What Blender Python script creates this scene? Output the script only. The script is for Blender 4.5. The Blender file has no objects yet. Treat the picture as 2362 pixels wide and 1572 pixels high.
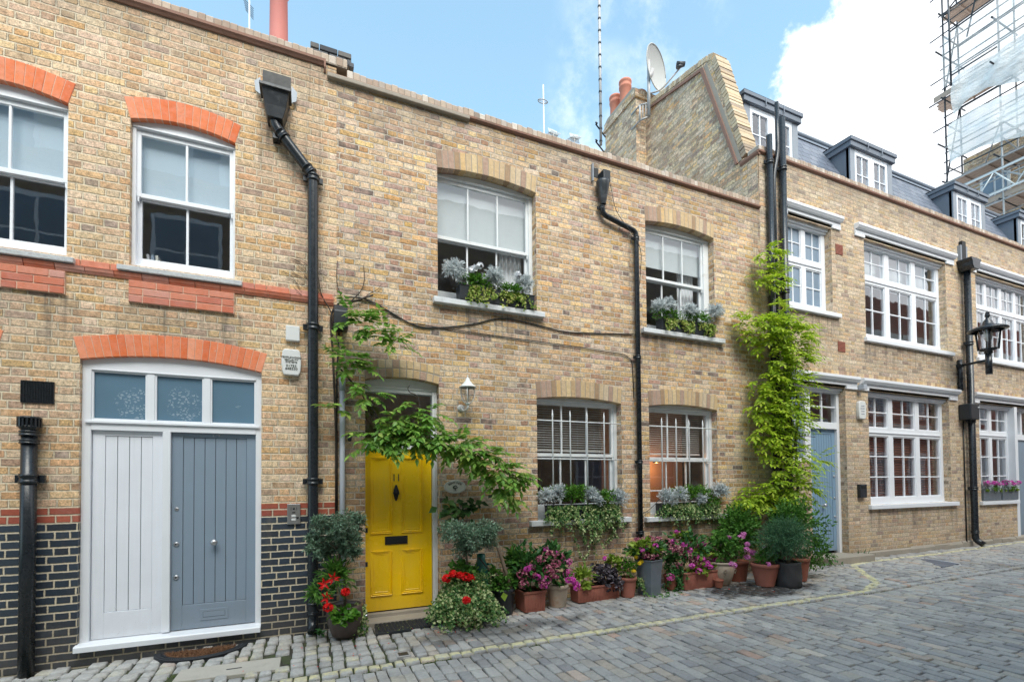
import bpy, math, random
from mathutils import Vector, Matrix
R = random.Random(11)
SC = bpy.context.scene
COL = SC.collection
PI = math.pi

# ------------------------------------------------------------------ camera model (also used to take measurements off the photograph)
CAM_F, CAM_CX, CAM_CY, PW, PH = 1100.0, 1181.0, 1090.0, 2362.0, 1572.0
CAM_R = Matrix(((0.9192743053312078, -0.39351197110115327, -0.009114831754371156),
                (-0.0007156670341231669, -0.024827488892892012, 0.9996914942200766),
                (-0.39361686876774177, -0.9189841807100699, -0.023104896150381506))).transposed()
CAM_C = Vector((0.0, -5.74, 1.65))

def ray(px, py):
    return CAM_R @ Vector((px - CAM_CX, -(py - CAM_CY), -CAM_F))
def W(px, py, y=0.0):
    d = ray(px, py); return CAM_C + d * ((y - CAM_C.y) / d.y)
def WX(px, py, x):
    d = ray(px, py); return CAM_C + d * ((x - CAM_C.x) / d.x)
def lerp_table(x, xs, ys):
    if x <= xs[0]: return ys[0]
    for i in range(1, len(xs)):
        if x <= xs[i]:
            t = (x - xs[i-1]) / (xs[i] - xs[i-1]); return ys[i-1] + t * (ys[i] - ys[i-1])
    return ys[-1]
def gz(x):
    return lerp_table(x, [-12, -5, -2.5, 0, 2, 5, 8, 20, 60], [-.3, -.09, -.02, .05, .10, .155, .19, .2, .2])
def WG(px, py, dz=0.0):
    z = .1
    for i in range(6):
        d = ray(px, py); p = CAM_C + d * ((z - CAM_C.z) / d.z); z = gz(p.x) + dz
    return p
def kerb_y(x): return -1.33 - .05 * x

# ------------------------------------------------------------------ mesh builder
ORG = {}
class MB:
    def __init__(s): s.v = []; s.f = []; s.m = []; s.s = []
    def add(s, vs, fs, mi=0, smooth=False):
        b = len(s.v); s.v.extend([tuple(v) for v in vs])
        for f in fs:
            s.f.append(tuple(i + b for i in f)); s.m.append(mi); s.s.append(smooth)
    def box(s, x0, x1, y0, y1, z0, z1, mi=0):
        s.add([(x0,y0,z0),(x1,y0,z0),(x1,y1,z0),(x0,y1,z0),(x0,y0,z1),(x1,y0,z1),(x1,y1,z1),(x0,y1,z1)],
              [(0,3,2,1),(4,5,6,7),(0,1,5,4),(1,2,6,5),(2,3,7,6),(3,0,4,7)], mi)
    def obox(s, c, ax, ay, az, mi=0):
        c, ax, ay, az = Vector(c), Vector(ax), Vector(ay), Vector(az)
        vs = [c + ax*i + ay*j + az*k for k in (-.5,.5) for (i,j) in ((-.5,-.5),(.5,-.5),(.5,.5),(-.5,.5))]
        s.add(vs, [(0,3,2,1),(4,5,6,7),(0,1,5,4),(1,2,6,5),(2,3,7,6),(3,0,4,7)], mi)
    def quad(s, a, b, c, d, mi=0): s.add([a,b,c,d], [(0,1,2,3)], mi)
    def prism(s, poly, y0, y1, mi=0, axis='y'):
        n = len(poly)
        if axis == 'y': vs = [(a, y0, b) for a, b in poly] + [(a, y1, b) for a, b in poly]
        elif axis == 'x': vs = [(y0, a, b) for a, b in poly] + [(y1, a, b) for a, b in poly]
        else: vs = [(a, b, y0) for a, b in poly] + [(a, b, y1) for a, b in poly]
        fs = [tuple(range(n)), tuple(range(2*n-1, n-1, -1))] + [(i, i+n, (i+1) % n + n, (i+1) % n) for i in range(n)]
        s.add(vs, fs, mi)
    def tube(s, pts, r, n=8, mi=0, caps=True, smooth=True):
        pts = [Vector(p) for p in pts]; k = len(pts)
        rs = r if isinstance(r, (list, tuple)) else [r]*k
        t = (pts[1]-pts[0]).normalized()
        u = t.orthogonal().normalized(); vs = []
        for i, p in enumerate(pts):
            if i == 0: t2 = t
            elif i == k-1: t2 = (pts[i]-pts[i-1]).normalized()
            else: t2 = ((pts[i]-pts[i-1]).normalized() + (pts[i+1]-pts[i]).normalized()).normalized()
            u = (u - t2*u.dot(t2)).normalized(); w = t2.cross(u)
            for j in range(n):
                a = 2*PI*j/n; vs.append(p + (u*math.cos(a) + w*math.sin(a))*rs[i])
        fs = [(i*n+j, i*n+(j+1) % n, (i+1)*n+(j+1) % n, (i+1)*n+j) for i in range(k-1) for j in range(n)]
        b = len(s.v); s.add(vs, fs, mi, smooth)
        if caps:
            s.f.append(tuple(b+j for j in range(n-1,-1,-1))); s.f.append(tuple(b+(k-1)*n+j for j in range(n)))
            s.m += [mi, mi]; s.s += [False, False]
    def lathe(s, prof, c, n=28, mi=0, smooth=True, sx=1.0, axis='z'):
        c = Vector(c); vs = []
        for r, z in prof:
            for j in range(n):
                a = 2*PI*j/n
                if axis == 'z': vs.append(c + Vector((r*math.cos(a)*sx, r*math.sin(a), z)))
                else: vs.append(c + Vector((r*math.cos(a)*sx, -z, r*math.sin(a))))
        k = len(prof)
        if axis == 'z': fs = [(i*n+j, i*n+(j+1) % n, (i+1)*n+(j+1) % n, (i+1)*n+j) for i in range(k-1) for j in range(n)]
        else: fs = [(i*n+j, (i+1)*n+j, (i+1)*n+(j+1) % n, i*n+(j+1) % n)[::-1] for i in range(k-1) for j in range(n)]
        s.add(vs, fs, mi, smooth)
    def ball(s, c, r, n=10, mi=0, sz=1.0):
        prof = [(max(1e-4, r*math.sin(PI*i/n)), -r*sz*math.cos(PI*i/n)) for i in range(n+1)]
        s.lathe(prof, c, n=max(8, n+4), mi=mi)
    def leaf(s, p, d, n, L, Wd, fold=.25, mi=0, droop=.12):
        d = d.normalized(); n = (n - d*n.dot(d))
        if n.length < 1e-4: n = d.orthogonal()
        n.normalize(); w = d.cross(n)
        m = p + d*(L*.42) - n*(Wd*fold*.5)
        vs = [p, p + d*(L*.40) + w*(Wd*.5) + n*(Wd*fold*.3), m, p + d*(L*.40) - w*(Wd*.5) + n*(Wd*fold*.3), p + d*L - n*(L*droop)]
        s.add(vs, [(0,2,1),(0,3,2),(1,2,4),(2,3,4)], mi)
    def rleaf(s, p, d, n, L, mi=0, k=8, cup=.18):
        d = d.normalized(); n = (n - d*n.dot(d)).normalized() if (n - d*n.dot(d)).length > 1e-4 else d.orthogonal().normalized()
        w = d.cross(n); c = p + d*(L*.5); vs = [c - n*(L*cup*.4)]
        for j in range(k):
            a = 2*PI*j/k + PI; rr = L*.5*(1.0 if j % 2 else .93)*(0.8 if j == 0 else 1)
            vs.append(c + d*(math.cos(a)*rr) + w*(math.sin(a)*rr) + n*(L*cup*(.5 if j % 2 else .25)))
        s.add(vs, [(0, 1+j, 1+(j+1) % k) for j in range(k)], mi)
    def build(s, name, mat, parent=None, bevel=0.0, seg=2):
        o = ORG.get(parent.name, Vector((0,0,0))) if parent else Vector((0,0,0))
        me = bpy.data.meshes.new(name)
        me.from_pydata([(a-o.x, b-o.y, c-o.z) for a, b, c in s.v], [], s.f)
        mats = mat if isinstance(mat, (list, tuple)) else [mat]
        for m in mats: me.materials.append(m)
        me.polygons.foreach_set('material_index', s.m)
        me.polygons.foreach_set('use_smooth', s.s)
        me.update()
        ob = bpy.data.objects.new(name, me); COL.objects.link(ob)
        if parent: ob.parent = parent
        ORG[ob.name] = o
        if bevel:
            b = ob.modifiers.new('bevel', 'BEVEL'); b.width = bevel; b.segments = seg; b.limit_method = 'ANGLE'; b.angle_limit = .6
        return ob

def tag(o, label, cat, group=None):
    o['label'] = label; o['category'] = cat
    if group: o['group'] = group
    return o
def thing(name, loc, label, cat, group=None):
    o = bpy.data.objects.new(name, None); o.empty_display_size = .1; COL.objects.link(o)
    o.location = loc; ORG[o.name] = Vector(loc)
    return tag(o, label, cat, group)
def struct(o, kind='structure'): o['kind'] = kind; return o

# ------------------------------------------------------------------ node helper
class S_:
    def __init__(s, n, sock): s.n = n; s.k = sock
    def _m(s, op, *a): return s.n.math(op, s, *a)
    def __add__(s, o): return s._m('ADD', o)
    def __radd__(s, o): return s.n.math('ADD', o, s)
    def __sub__(s, o): return s._m('SUBTRACT', o)
    def __rsub__(s, o): return s.n.math('SUBTRACT', o, s)
    def __mul__(s, o): return s._m('MULTIPLY', o)
    def __rmul__(s, o): return s.n.math('MULTIPLY', o, s)
    def __truediv__(s, o): return s._m('DIVIDE', o)
    def floor(s): return s._m('FLOOR')
    def fract(s): return s._m('FRACT')
    def abs(s): return s._m('ABSOLUTE')
    def gt(s, o): return s._m('GREATER_THAN', o)
    def lt(s, o): return s._m('LESS_THAN', o)
    def min(s, o): return s._m('MINIMUM', o)
    def max(s, o): return s._m('MAXIMUM', o)
    def clamp(s):
        r = s._m('ADD', 0.0); r.k.node.use_clamp = True; return r
class N:
    def __init__(s, tree): s.t = tree; s.t.nodes.clear()
    def node(s, typ, **kw):
        n = s.t.nodes.new(typ)
        for k, v in kw.items(): setattr(n, k, v)
        return n
    def put(s, sock, v):
        if isinstance(v, S_): s.t.links.new(v.k, sock)
        elif isinstance(v, (tuple, list)) and sock.type == 'RGBA' and len(v) == 3: sock.default_value = (*v, 1)
        else: sock.default_value = v
    def math(s, op, *a):
        n = s.node('ShaderNodeMath', operation=op)
        for i, x in enumerate(a): s.put(n.inputs[i], x)
        return S_(s, n.outputs[0])
    def geo(s, name):
        return S_(s, s.node('ShaderNodeNewGeometry').outputs[name])
    def xyz(s, v):
        n = s.node('ShaderNodeSeparateXYZ'); s.put(n.inputs[0], v); return [S_(s, o) for o in n.outputs]
    def comb(s, x, y, z):
        n = s.node('ShaderNodeCombineXYZ')
        for i, v in enumerate((x, y, z)): s.put(n.inputs[i], v)
        return S_(s, n.outputs[0])
    def noise(s, vec, scale, detail=3, rough=.55, out=0, dist=0):
        n = s.node('ShaderNodeTexNoise')
        if vec is not None: s.put(n.inputs['Vector'], vec)
        n.inputs['Scale'].default_value = scale; n.inputs['Detail'].default_value = detail; n.inputs['Roughness'].default_value = rough
        n.inputs['Distortion'].default_value = dist
        return S_(s, n.outputs[out])
    def white(s, vec, out=0):
        n = s.node('ShaderNodeTexWhiteNoise', noise_dimensions='3D'); s.put(n.inputs['Vector'], vec); return S_(s, n.outputs[out])
    def voro(s, vec, scale, feature='F1', out=0):
        n = s.node('ShaderNodeTexVoronoi', feature=feature); s.put(n.inputs['Vector'], vec); n.inputs['Scale'].default_value = scale
        return S_(s, n.outputs[out])
    def ramp(s, fac, stops, mode='LINEAR'):
        n = s.node('ShaderNodeValToRGB'); s.put(n.inputs[0], fac); cr = n.color_ramp; cr.interpolation = mode
        while len(cr.elements) < len(stops): cr.elements.new(.5)
        for e, (p, c) in zip(cr.elements, stops): e.position = p; e.color = (*c, 1) if len(c) == 3 else c
        return S_(s, n.outputs[0])
    def mix(s, f, a, b, mode='MIX'):
        n = s.node('ShaderNodeMix', data_type='RGBA', blend_type=mode)
        s.put(n.inputs[0], f); s.put(n.inputs[6], a); s.put(n.inputs[7], b); return S_(s, n.outputs[2])
    def fmix(s, f, a, b):
        n = s.node('ShaderNodeMix', data_type='FLOAT'); s.put(n.inputs[0], f); s.put(n.inputs[2], a); s.put(n.inputs[3], b); return S_(s, n.outputs[0])
    def smooth(s, v, lo, hi, a=0.0, b=1.0):
        n = s.node('ShaderNodeMapRange', interpolation_type='SMOOTHSTEP'); s.put(n.inputs[0], v)
        n.inputs[1].default_value = lo; n.inputs[2].default_value = hi; n.inputs[3].default_value = a; n.inputs[4].default_value = b
        return S_(s, n.outputs[0])
    def vmul(s, v, k):
        n = s.node('ShaderNodeVectorMath', operation='MULTIPLY'); s.put(n.inputs[0], v); n.inputs[1].default_value = k; return S_(s, n.outputs[0])
    def hsv(s, col, h=.5, sat=1.0, val=1.0):
        n = s.node('ShaderNodeHueSaturation'); s.put(n.inputs['Hue'], h); s.put(n.inputs['Saturation'], sat); s.put(n.inputs['Value'], val); s.put(n.inputs['Color'], col)
        return S_(s, n.outputs[0])
    def principled(s, col, rough=.6, metal=0.0, height=None, strength=.5, dist=.01, spec=None, trans=0.0):
        p = s.node('ShaderNodeBsdfPrincipled'); s.put(p.inputs['Base Color'], col); s.put(p.inputs['Roughness'], rough); s.put(p.inputs['Metallic'], metal)
        if spec is not None: p.inputs['Specular IOR Level'].default_value = spec
        if height is not None:
            b = s.node('ShaderNodeBump'); b.inputs['Strength'].default_value = strength; b.inputs['Distance'].default_value = dist
            s.put(b.inputs['Height'], height); s.t.links.new(b.outputs[0], p.inputs['Normal'])
        sh = p.outputs[0]
        if trans:
            tr = s.node('ShaderNodeBsdfTranslucent'); s.put(tr.inputs[0], col); mx = s.node('ShaderNodeMixShader'); mx.inputs[0].default_value = trans
            s.t.links.new(sh, mx.inputs[1]); s.t.links.new(tr.outputs[0], mx.inputs[2]); sh = mx.outputs[0]
        o = s.node('ShaderNodeOutputMaterial'); s.t.links.new(sh, o.inputs[0])
        return p
def mat(name):
    m = bpy.data.materials.new(name); m.use_nodes = True; return m, N(m.node_tree)

def simple(name, col, rough=.5, metal=0.0, var=.12, scale=30, bump=.0, dirt=None, spec=None):
    m, n = mat(name); pos = n.geo('Position')
    f = n.noise(pos, scale, 4); g = n.noise(pos, scale*.12, 3)
    c = n.hsv(col, .5, 1.0, n.math('ADD', 1.0 - var, (f + g) * var))
    if dirt:
        k = n.smooth(n.noise(pos, 5, 6, .7), .52, .72); c = n.mix(k * .7, c, dirt)
    n.principled(c, n.fmix(f, max(.05, rough - .12), min(1, rough + .12)), metal, f if bump else None, bump, .01, spec)
    return m

# ------------------------------------------------------------------ brickwork: Flemish bond worked out per brick
def bond(n, course, st=.225, hd=.1125, mw=.0055, wob=1.0, zoff=0.0, uoff=0.0):
    pos = n.geo('Position'); x, y, z = n.xyz(pos); nx, ny, nz = n.xyz(n.geo('True Normal'))
    ax = nx.abs().gt(.6); az = nz.abs().gt(.6)
    u = n.fmix(ax, x, y) + uoff; v = n.fmix(az, z, y) + zoff
    wn = n.node('ShaderNodeTexNoise'); n.put(wn.inputs['Vector'], pos); wn.inputs['Scale'].default_value = 9; wn.inputs['Detail'].default_value = 4
    wc = n.xyz(S_(n, wn.outputs[1]))
    u = u + (wc[0] - .5) * (.022 * wob); v = v + (wc[1] - .5) * (.016 * wob)
    P = st + hd
    row = (v / course).floor(); fv = (v / course).fract()
    odd = (row * .5).fract() * 2.0
    jit = n.white(n.comb(row, 3.3, 7.7)) * .03
    t = (u + odd * (P / 2) + jit) / P
    cell = t.floor(); ft = t.fract() * P
    isH = ft.gt(st); lx = ft - isH * st; w = n.fmix(isH, st, hd)
    d = lx.min(w - lx).min((fv * course).min((1.0 - fv) * course))
    bid = n.comb(cell * 2.0 + isH, row, n.math('MULTIPLY', ax, 13.0))
    rnd = n.white(bid); rc = n.xyz(n.white(bid, 1))
    fine = n.noise(pos, 70, 4, .65)
    dd = d + (fine - .5) * .007 + (n.noise(pos, 34, 3, .6) - .5) * .013 * wob
    brick = n.smooth(dd, mw * .65, mw * 1.5)
    return dict(pos=pos, x=x, y=y, z=z, row=row, rnd=rnd, rc=rc, fine=fine, brick=brick, d=dd)

STOCK14 = [(0,(.60,.38,.165)),(.14,(.74,.50,.25)),(.3,(.56,.355,.165)),(.46,(.70,.52,.30)),(.62,(.52,.31,.125)),(.76,(.66,.48,.29)),(.88,(.36,.235,.13)),(.95,(.50,.36,.24)),(1,(.30,.215,.15))]
STOCK11 = [(0,(.64,.40,.15)),(.12,(.46,.285,.11)),(.26,(.70,.50,.26)),(.38,(.33,.195,.10)),(.48,(.58,.38,.17)),(.58,(.57,.42,.25)),(.68,(.68,.47,.20)),(.78,(.60,.45,.28)),(.87,(.34,.21,.13)),(.94,(.46,.285,.20)),(1,(.15,.11,.085))]
STOCKR = [(0,(.54,.385,.21)),(.2,(.63,.475,.285)),(.4,(.45,.325,.19)),(.6,(.60,.48,.32)),(.78,(.52,.36,.19)),(.9,(.36,.265,.185)),(1,(.25,.185,.13))]

def brick_mat(name, stops, mortar, course, mw=.0055, wob=1.0, bands=None, bump=.9, stain=(.16,.13,.10), zoff=0.0, soot=.55, ztop=None, drips=()):
    m, n = mat(name); b = bond(n, course, mw=mw, wob=wob, zoff=zoff); pos = b['pos']
    mott = n.noise(pos, 26, 5, .7); blot = n.noise(pos, 11, 3)
    c = n.ramp((b['rnd'] + (blot - .5) * .22).clamp(), stops)
    c = n.hsv(c, n.math('ADD', .482, b['rc'][1] * .02), n.math('ADD', .76, b['rc'][2] * .28), n.math('ADD', .86, b['rc'][0] * .28 + (mott - .47) * 2.5 + (b['fine'] - .5) * 2.2))
    spots = n.smooth(n.noise(pos, 95, 2, .5), .66, .74); c = n.mix(spots * .75, c, (.07,.05,.04)); frog = n.smooth(n.noise(n.vmul(pos, (14,14,40)), 1.0, 4, .7), .58, .70); c = n.mix(frog * .55, c, (.17,.11,.065)); lite = n.smooth(n.noise(n.vmul(pos, (17,17,30)), 1.0, 4, .7), .60, .72); c = n.mix(lite * .4, c, (.74,.62,.45))
    mc = n.hsv(mortar, .5, 1.0, n.math('ADD', .62, mott * .75)); mc = n.mix(n.smooth(n.noise(pos, 3.1, 6, .75), .50, .66) * .55, mc, (.17,.14,.11))  # patches of mortar darkened: weathered dirt, also standing in for shade in the joints
    if bands:      # (z below which, colour stops, mortar)
        for zb, st2, mo2 in bands:
            k = b['z'].lt(zb)
            c2 = n.hsv(n.ramp(b['rnd'], st2), .5, 1.0, n.math('ADD', .75, mott * .5))
            c = n.mix(k, c, c2); mc = n.mix(k, mc, n.hsv(mo2, .5, 1.0, n.math('ADD', .8, mott * .4)))
    big = n.smooth(n.noise(pos, .9, 5, .65), .50, .74); c = n.mix(big * soot * .5, c, stain)
    streak = n.noise(n.vmul(pos, (7.0, 7.0, .5)), 1.0, 4, .6)
    c = n.mix(n.smooth(streak, .56, .8) * .3, c, stain)
    pale = n.smooth(n.noise(pos, 1.7, 5, .7), .56, .78); c = n.mix(pale * .22, c, (.66,.60,.52))
    base = n.smooth(b['z'] + (n.noise(pos, 2.2, 3) - .5) * .5, .0, .55, .45, 0.0)     # splash dirt along the foot of the wall
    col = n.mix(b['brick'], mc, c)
    if ztop:
        tk = n.smooth(b['z'] + (n.noise(n.vmul(pos, (3,3,1.2)), 1.0, 5, .7) - .5) * 1.5, ztop - .75, ztop + .25); col = n.mix(tk * .55, col, (.17,.145,.12))
    if drips:
        sn = n.smooth(n.noise(n.vmul(pos, (11, 11, .7)), 1.0, 4, .65), .47, .66); dk = None
        for xa, xb, zt, ln in drips:
            k = n.smooth(b['x'], xa - .05, xa + .05) * n.smooth(b['x'], xb - .05, xb + .05, 1.0, 0.0) * n.smooth(b['z'], zt - ln, zt - .02) * b['z'].lt(zt); dk = k if dk is None else dk.max(k)
        col = n.mix(dk * (.22 + sn * .5), col, (.12,.10,.085))
    col = n.mix(base, col, (.10,.085,.07))
    h = b['brick'] * (.62 + b['rc'][1] * .3) + b['fine'] * .28 + mott * .2
    rough = n.fmix(b['brick'], .95, .85)
    if bands:
        rough = n.fmix(b['z'].lt(bands[-1][0]) * b['brick'], rough, .42)
    n.principled(col, rough, 0, h, bump, .017)
    return m
def course_mat(name, stops, mortar=None, var=.35, sat=.72):
    m, n = mat(name); r = n.geo('Random Per Island'); pos = n.geo('Position')
    mott = n.noise(pos, 24, 5, .7); c = n.ramp(r, stops)
    c = n.hsv(c, .5, n.math('ADD', sat, n.noise(pos, 15, 3) * .3), n.math('ADD', 1 - var, (mott * 1.3 + n.noise(pos, 70, 4, .7) * .7) * var))
    sp = n.smooth(n.noise(pos, 80, 2), .66, .75); c = n.mix(sp * .4, c, (.12,.09,.07))
    pl = n.smooth(n.noise(pos, 7, 5, .7), .6, .74); c = n.mix(pl * .35, c, (.68,.58,.5))
    n.principled(c, .85, 0, mott + n.noise(pos, 90, 3) * .5, .5, .006)
    return m
M = {}
NAVY = [(0,(.022,.034,.052)),(.5,(.04,.056,.08)),(1,(.028,.036,.048))]
REDB = [(0,(.36,.085,.05)),(.5,(.46,.12,.07)),(1,(.32,.075,.05))]
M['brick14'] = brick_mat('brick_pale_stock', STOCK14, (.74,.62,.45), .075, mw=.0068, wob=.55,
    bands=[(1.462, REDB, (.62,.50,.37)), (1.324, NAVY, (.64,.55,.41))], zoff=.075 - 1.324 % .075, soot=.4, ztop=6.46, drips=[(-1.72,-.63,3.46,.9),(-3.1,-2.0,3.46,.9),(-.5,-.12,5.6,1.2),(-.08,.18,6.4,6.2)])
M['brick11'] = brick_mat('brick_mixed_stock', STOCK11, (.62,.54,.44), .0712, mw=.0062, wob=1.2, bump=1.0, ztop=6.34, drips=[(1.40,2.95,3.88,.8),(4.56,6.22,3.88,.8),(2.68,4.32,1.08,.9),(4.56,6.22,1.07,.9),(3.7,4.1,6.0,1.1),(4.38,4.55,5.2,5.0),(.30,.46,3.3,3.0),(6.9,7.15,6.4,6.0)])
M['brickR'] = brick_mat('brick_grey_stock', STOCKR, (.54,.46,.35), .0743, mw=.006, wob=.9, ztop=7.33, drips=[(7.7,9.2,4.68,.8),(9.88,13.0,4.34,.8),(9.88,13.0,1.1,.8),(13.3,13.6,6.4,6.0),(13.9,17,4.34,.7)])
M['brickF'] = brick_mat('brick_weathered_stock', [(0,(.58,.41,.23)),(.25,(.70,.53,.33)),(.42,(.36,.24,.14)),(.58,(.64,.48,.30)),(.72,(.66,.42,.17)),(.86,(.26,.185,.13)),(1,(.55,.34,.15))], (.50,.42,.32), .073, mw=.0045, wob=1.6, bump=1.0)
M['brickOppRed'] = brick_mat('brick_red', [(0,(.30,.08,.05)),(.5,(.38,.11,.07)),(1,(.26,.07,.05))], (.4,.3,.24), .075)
M['arch_red'] = course_mat('rubbed_red_brick', [(0,(.74,.215,.105)),(.35,(.80,.28,.155)),(.6,(.68,.18,.085)),(.8,(.82,.36,.23)),(1,(.76,.24,.12))], var=.3, sat=.9)
M['red_brick'] = course_mat('red_course_brick', [(0,(.56,.16,.09)),(.5,(.66,.24,.15)),(.8,(.62,.32,.26)),(1,(.52,.13,.07))], var=.35, sat=.85)
M['arch_stock'] = course_mat('stock_brick_on_edge', [(p, tuple(v*.95 for v in c)) for p, c in STOCK11[:-1]] + [(1,(.30,.2,.13))], var=.62)
M['cap14'] = course_mat('cap_brick', [(0,(.42,.30,.21)),(.3,(.50,.39,.29)),(.6,(.36,.25,.18)),(.9,(.62,.54,.46)),(1,(.24,.18,.14))])
M['tile'] = simple('clay_tile_strip', (.27,.145,.105), .8, var=.35, scale=12, bump=.4, dirt=(.16,.11,.08))
M['mortar_cap'] = simple('cement', (.33,.29,.24), .9, var=.3, scale=14, bump=.5)
M['mortarbed'] = simple('lime_mortar', (.66,.46,.34), .9, var=.25, scale=25, bump=.4)
M['stone'] = simple('rough_grey_stone', (.52,.53,.54), .9, var=.35, scale=40, bump=.8)
M['sillpaint'] = simple('weathered_sill_paint', (.66,.68,.70), .6, var=.2, scale=18, bump=.3, dirt=(.34,.33,.31))
M['white'] = simple('white_paint', (.80,.82,.86), .38, var=.06, scale=8, bump=.02)
M['white2'] = simple('aged_white_paint', (.74,.76,.77), .45, var=.12, scale=10, bump=.05, dirt=(.55,.55,.52))
M['lead'] = simple('lead_sheet', (.15,.175,.215), .55, .0, var=.3, scale=6, bump=.15)
M['leadpale'] = simple('lead_flashing', (.26,.29,.33), .5, .2, var=.3, scale=8, bump=.2)
M['iron'] = simple('black_painted_iron', (.014,.018,.023), .28, .0, var=.3, scale=20, bump=.08)
M['ironworn'] = simple('worn_black_iron', (.022,.026,.032), .4, .0, var=.4, scale=14, bump=.15, dirt=(.10,.11,.12))
M['greypipe'] = simple('grey_painted_pipe', (.42,.45,.50), .4, var=.15)
M['steel'] = simple('brushed_steel', (.55,.55,.56), .32, .9, var=.1)
M['galv'] = simple('galvanised_tube', (.40,.39,.385), .5, .1, var=.3, scale=10)
M['yellow'] = simple('yellow_gloss_paint', (.80,.43,.006), .3, var=.05, scale=5, bump=.015)
M['bluegrey'] = simple('blue_grey_door_paint', (.215,.29,.385), .42, var=.06, scale=6, bump=.015)
M['bluedoor'] = simple('dusty_blue_door_paint', (.20,.32,.46), .5, var=.1, scale=6)
M['paledoor'] = simple('pale_grey_door_paint', (.66,.71,.80), .42, var=.05, scale=6, bump=.015)
M['groove'] = simple('dark_joint', (.05,.06,.075), .8)
M['black'] = simple('matt_black', (.008,.009,.010), .55, var=.3)
M['blackplastic'] = simple('black_plastic', (.018,.022,.027), .42, var=.2)
M['rubber'] = simple('black_rubber', (.022,.025,.03), .7, var=.3, scale=60, bump=.5)
M['coir'] = simple('brown_coir', (.20,.095,.045), .95, var=.6, scale=90, bump=1.0)
M['plastic_white'] = simple('off_white_plastic', (.70,.71,.70), .45, var=.06)
M['room'] = simple('room_plaster', (.42,.40,.37), .9)
M['roomwarm'] = simple('room_plaster_warm', (.38,.24,.17), .9)
M['floorwood'] = simple('room_floor', (.12,.08,.05), .7)
M['blind'] = simple('white_roller_blind', (.60,.63,.63), .8, var=.05)
M['blindreflect'] = simple('reflection_tinted_blind', (.50,.60,.66), .8, var=.05)  # blue-grey tint stands in for the pale reflection in the panes
M['slat'] = simple('blind_slat', (.75,.72,.68), .5)
M['slatreflect'] = simple('brick_reflection_slat', (.26,.115,.08), .4)  # brown in the slat colour stands in for reflected red brick
M['curtain'] = simple('pale_curtain', (.82,.82,.82), .9)
M['terracotta'] = simple('terracotta', (.33,.115,.08), .75, var=.4, scale=14, bump=.2, dirt=(.30,.16,.11))
M['terracotta_dark'] = simple('dark_terracotta', (.26,.085,.05), .75, var=.25, scale=14, bump=.2)
M['terraold'] = simple('limewashed_terracotta', (.42,.34,.26), .85, var=.35, scale=12, bump=.4, dirt=(.36,.17,.09))
M['glazed'] = simple('brown_glazed_pot', (.085,.062,.055), .35, var=.4, scale=9, bump=.1)
M['zinc'] = simple('zinc_planter', (.17,.20,.23), .5, .3, var=.45, scale=9, bump=.15, dirt=(.3,.32,.34))
M['felt'] = simple('dark_grow_bag', (.035,.034,.036), .75, var=.4, scale=12, bump=.5)
M['greencan'] = simple('green_plastic', (.015,.13,.10), .35)
M['soil'] = simple('soil', (.03,.022,.016), .95, var=.5, scale=60, bump=.8)
M['bark'] = simple('bark', (.16,.12,.085), .9, var=.4, scale=40, bump=.7)
M['darkbark'] = simple('dark_stem', (.055,.042,.035), .9, var=.4, scale=40, bump=.7)
M['chimneypot'] = simple('clay_chimney_pot', (.52,.19,.12), .75, var=.15, scale=6, bump=.1)
M['chimneypink'] = simple('pink_chimney_pot', (.50,.17,.14), .7, var=.15, scale=6)
M['dish'] = simple('grey_dish', (.42,.42,.40), .5, var=.08)
M['board'] = simple('scaffold_board', (.40,.31,.25), .85, var=.3, scale=10)
M['steelblack'] = simple('cable_black', (.012,.012,.013), .5)
M['cream'] = simple('cream_plaque', (.72,.70,.60), .5, var=.08)
M['render'] = simple('white_render', (.80,.80,.78), .85, var=.08, scale=3)
M['letter'] = simple('dark_lettering', (.02,.025,.02), .6)
M['flat_roof'] = simple('roof_felt', (.16,.16,.17), .9)

def door_paint(name, col, rough, zb):
    m, n = mat(name); pos = n.geo('Position'); x, y, z = n.xyz(pos); a = n.noise(n.vmul(pos, (60, 60, 2.5)), 1.0, 4); g = n.noise(pos, 2.3, 5, .65); sp = n.smooth(n.noise(pos, 60, 3, .6), .64, .74)
    c = n.hsv(col, .5, n.math('ADD', .94, g * .12), n.math('ADD', .90, g * .14 + a * .07))
    foot = n.smooth(z + (n.noise(n.vmul(pos, (5, 5, 2)), 1.0, 5, .7) - .5) * .5, zb - .1, zb + .45, 1.0, 0.0); c = n.mix(foot * .24, c, (.20,.17,.13)); c = n.mix(sp * foot * .5, c, (.10,.085,.07))
    streak = n.smooth(n.noise(n.vmul(pos, (14, 14, .8)), 1.0, 4), .60, .74); c = n.mix(streak * .10, c, (.3,.28,.25))
    n.principled(c, n.fmix(g, rough - .08, rough + .14), 0, a + n.noise(pos, 3, 2) * 2.0, .05, .004); return m
M['yellow'] = door_paint('yellow_gloss_paint', (.97,.605,.005), .24, .12)
M['bluegrey'] = door_paint('blue_grey_door_paint', (.235,.30,.375), .40, .16)
M['paledoor'] = door_paint('pale_grey_door_paint', (.80,.825,.885), .40, .16)
M['bluedoor'] = door_paint('dusty_blue_door_paint', (.21,.33,.46), .46, .3)
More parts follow.
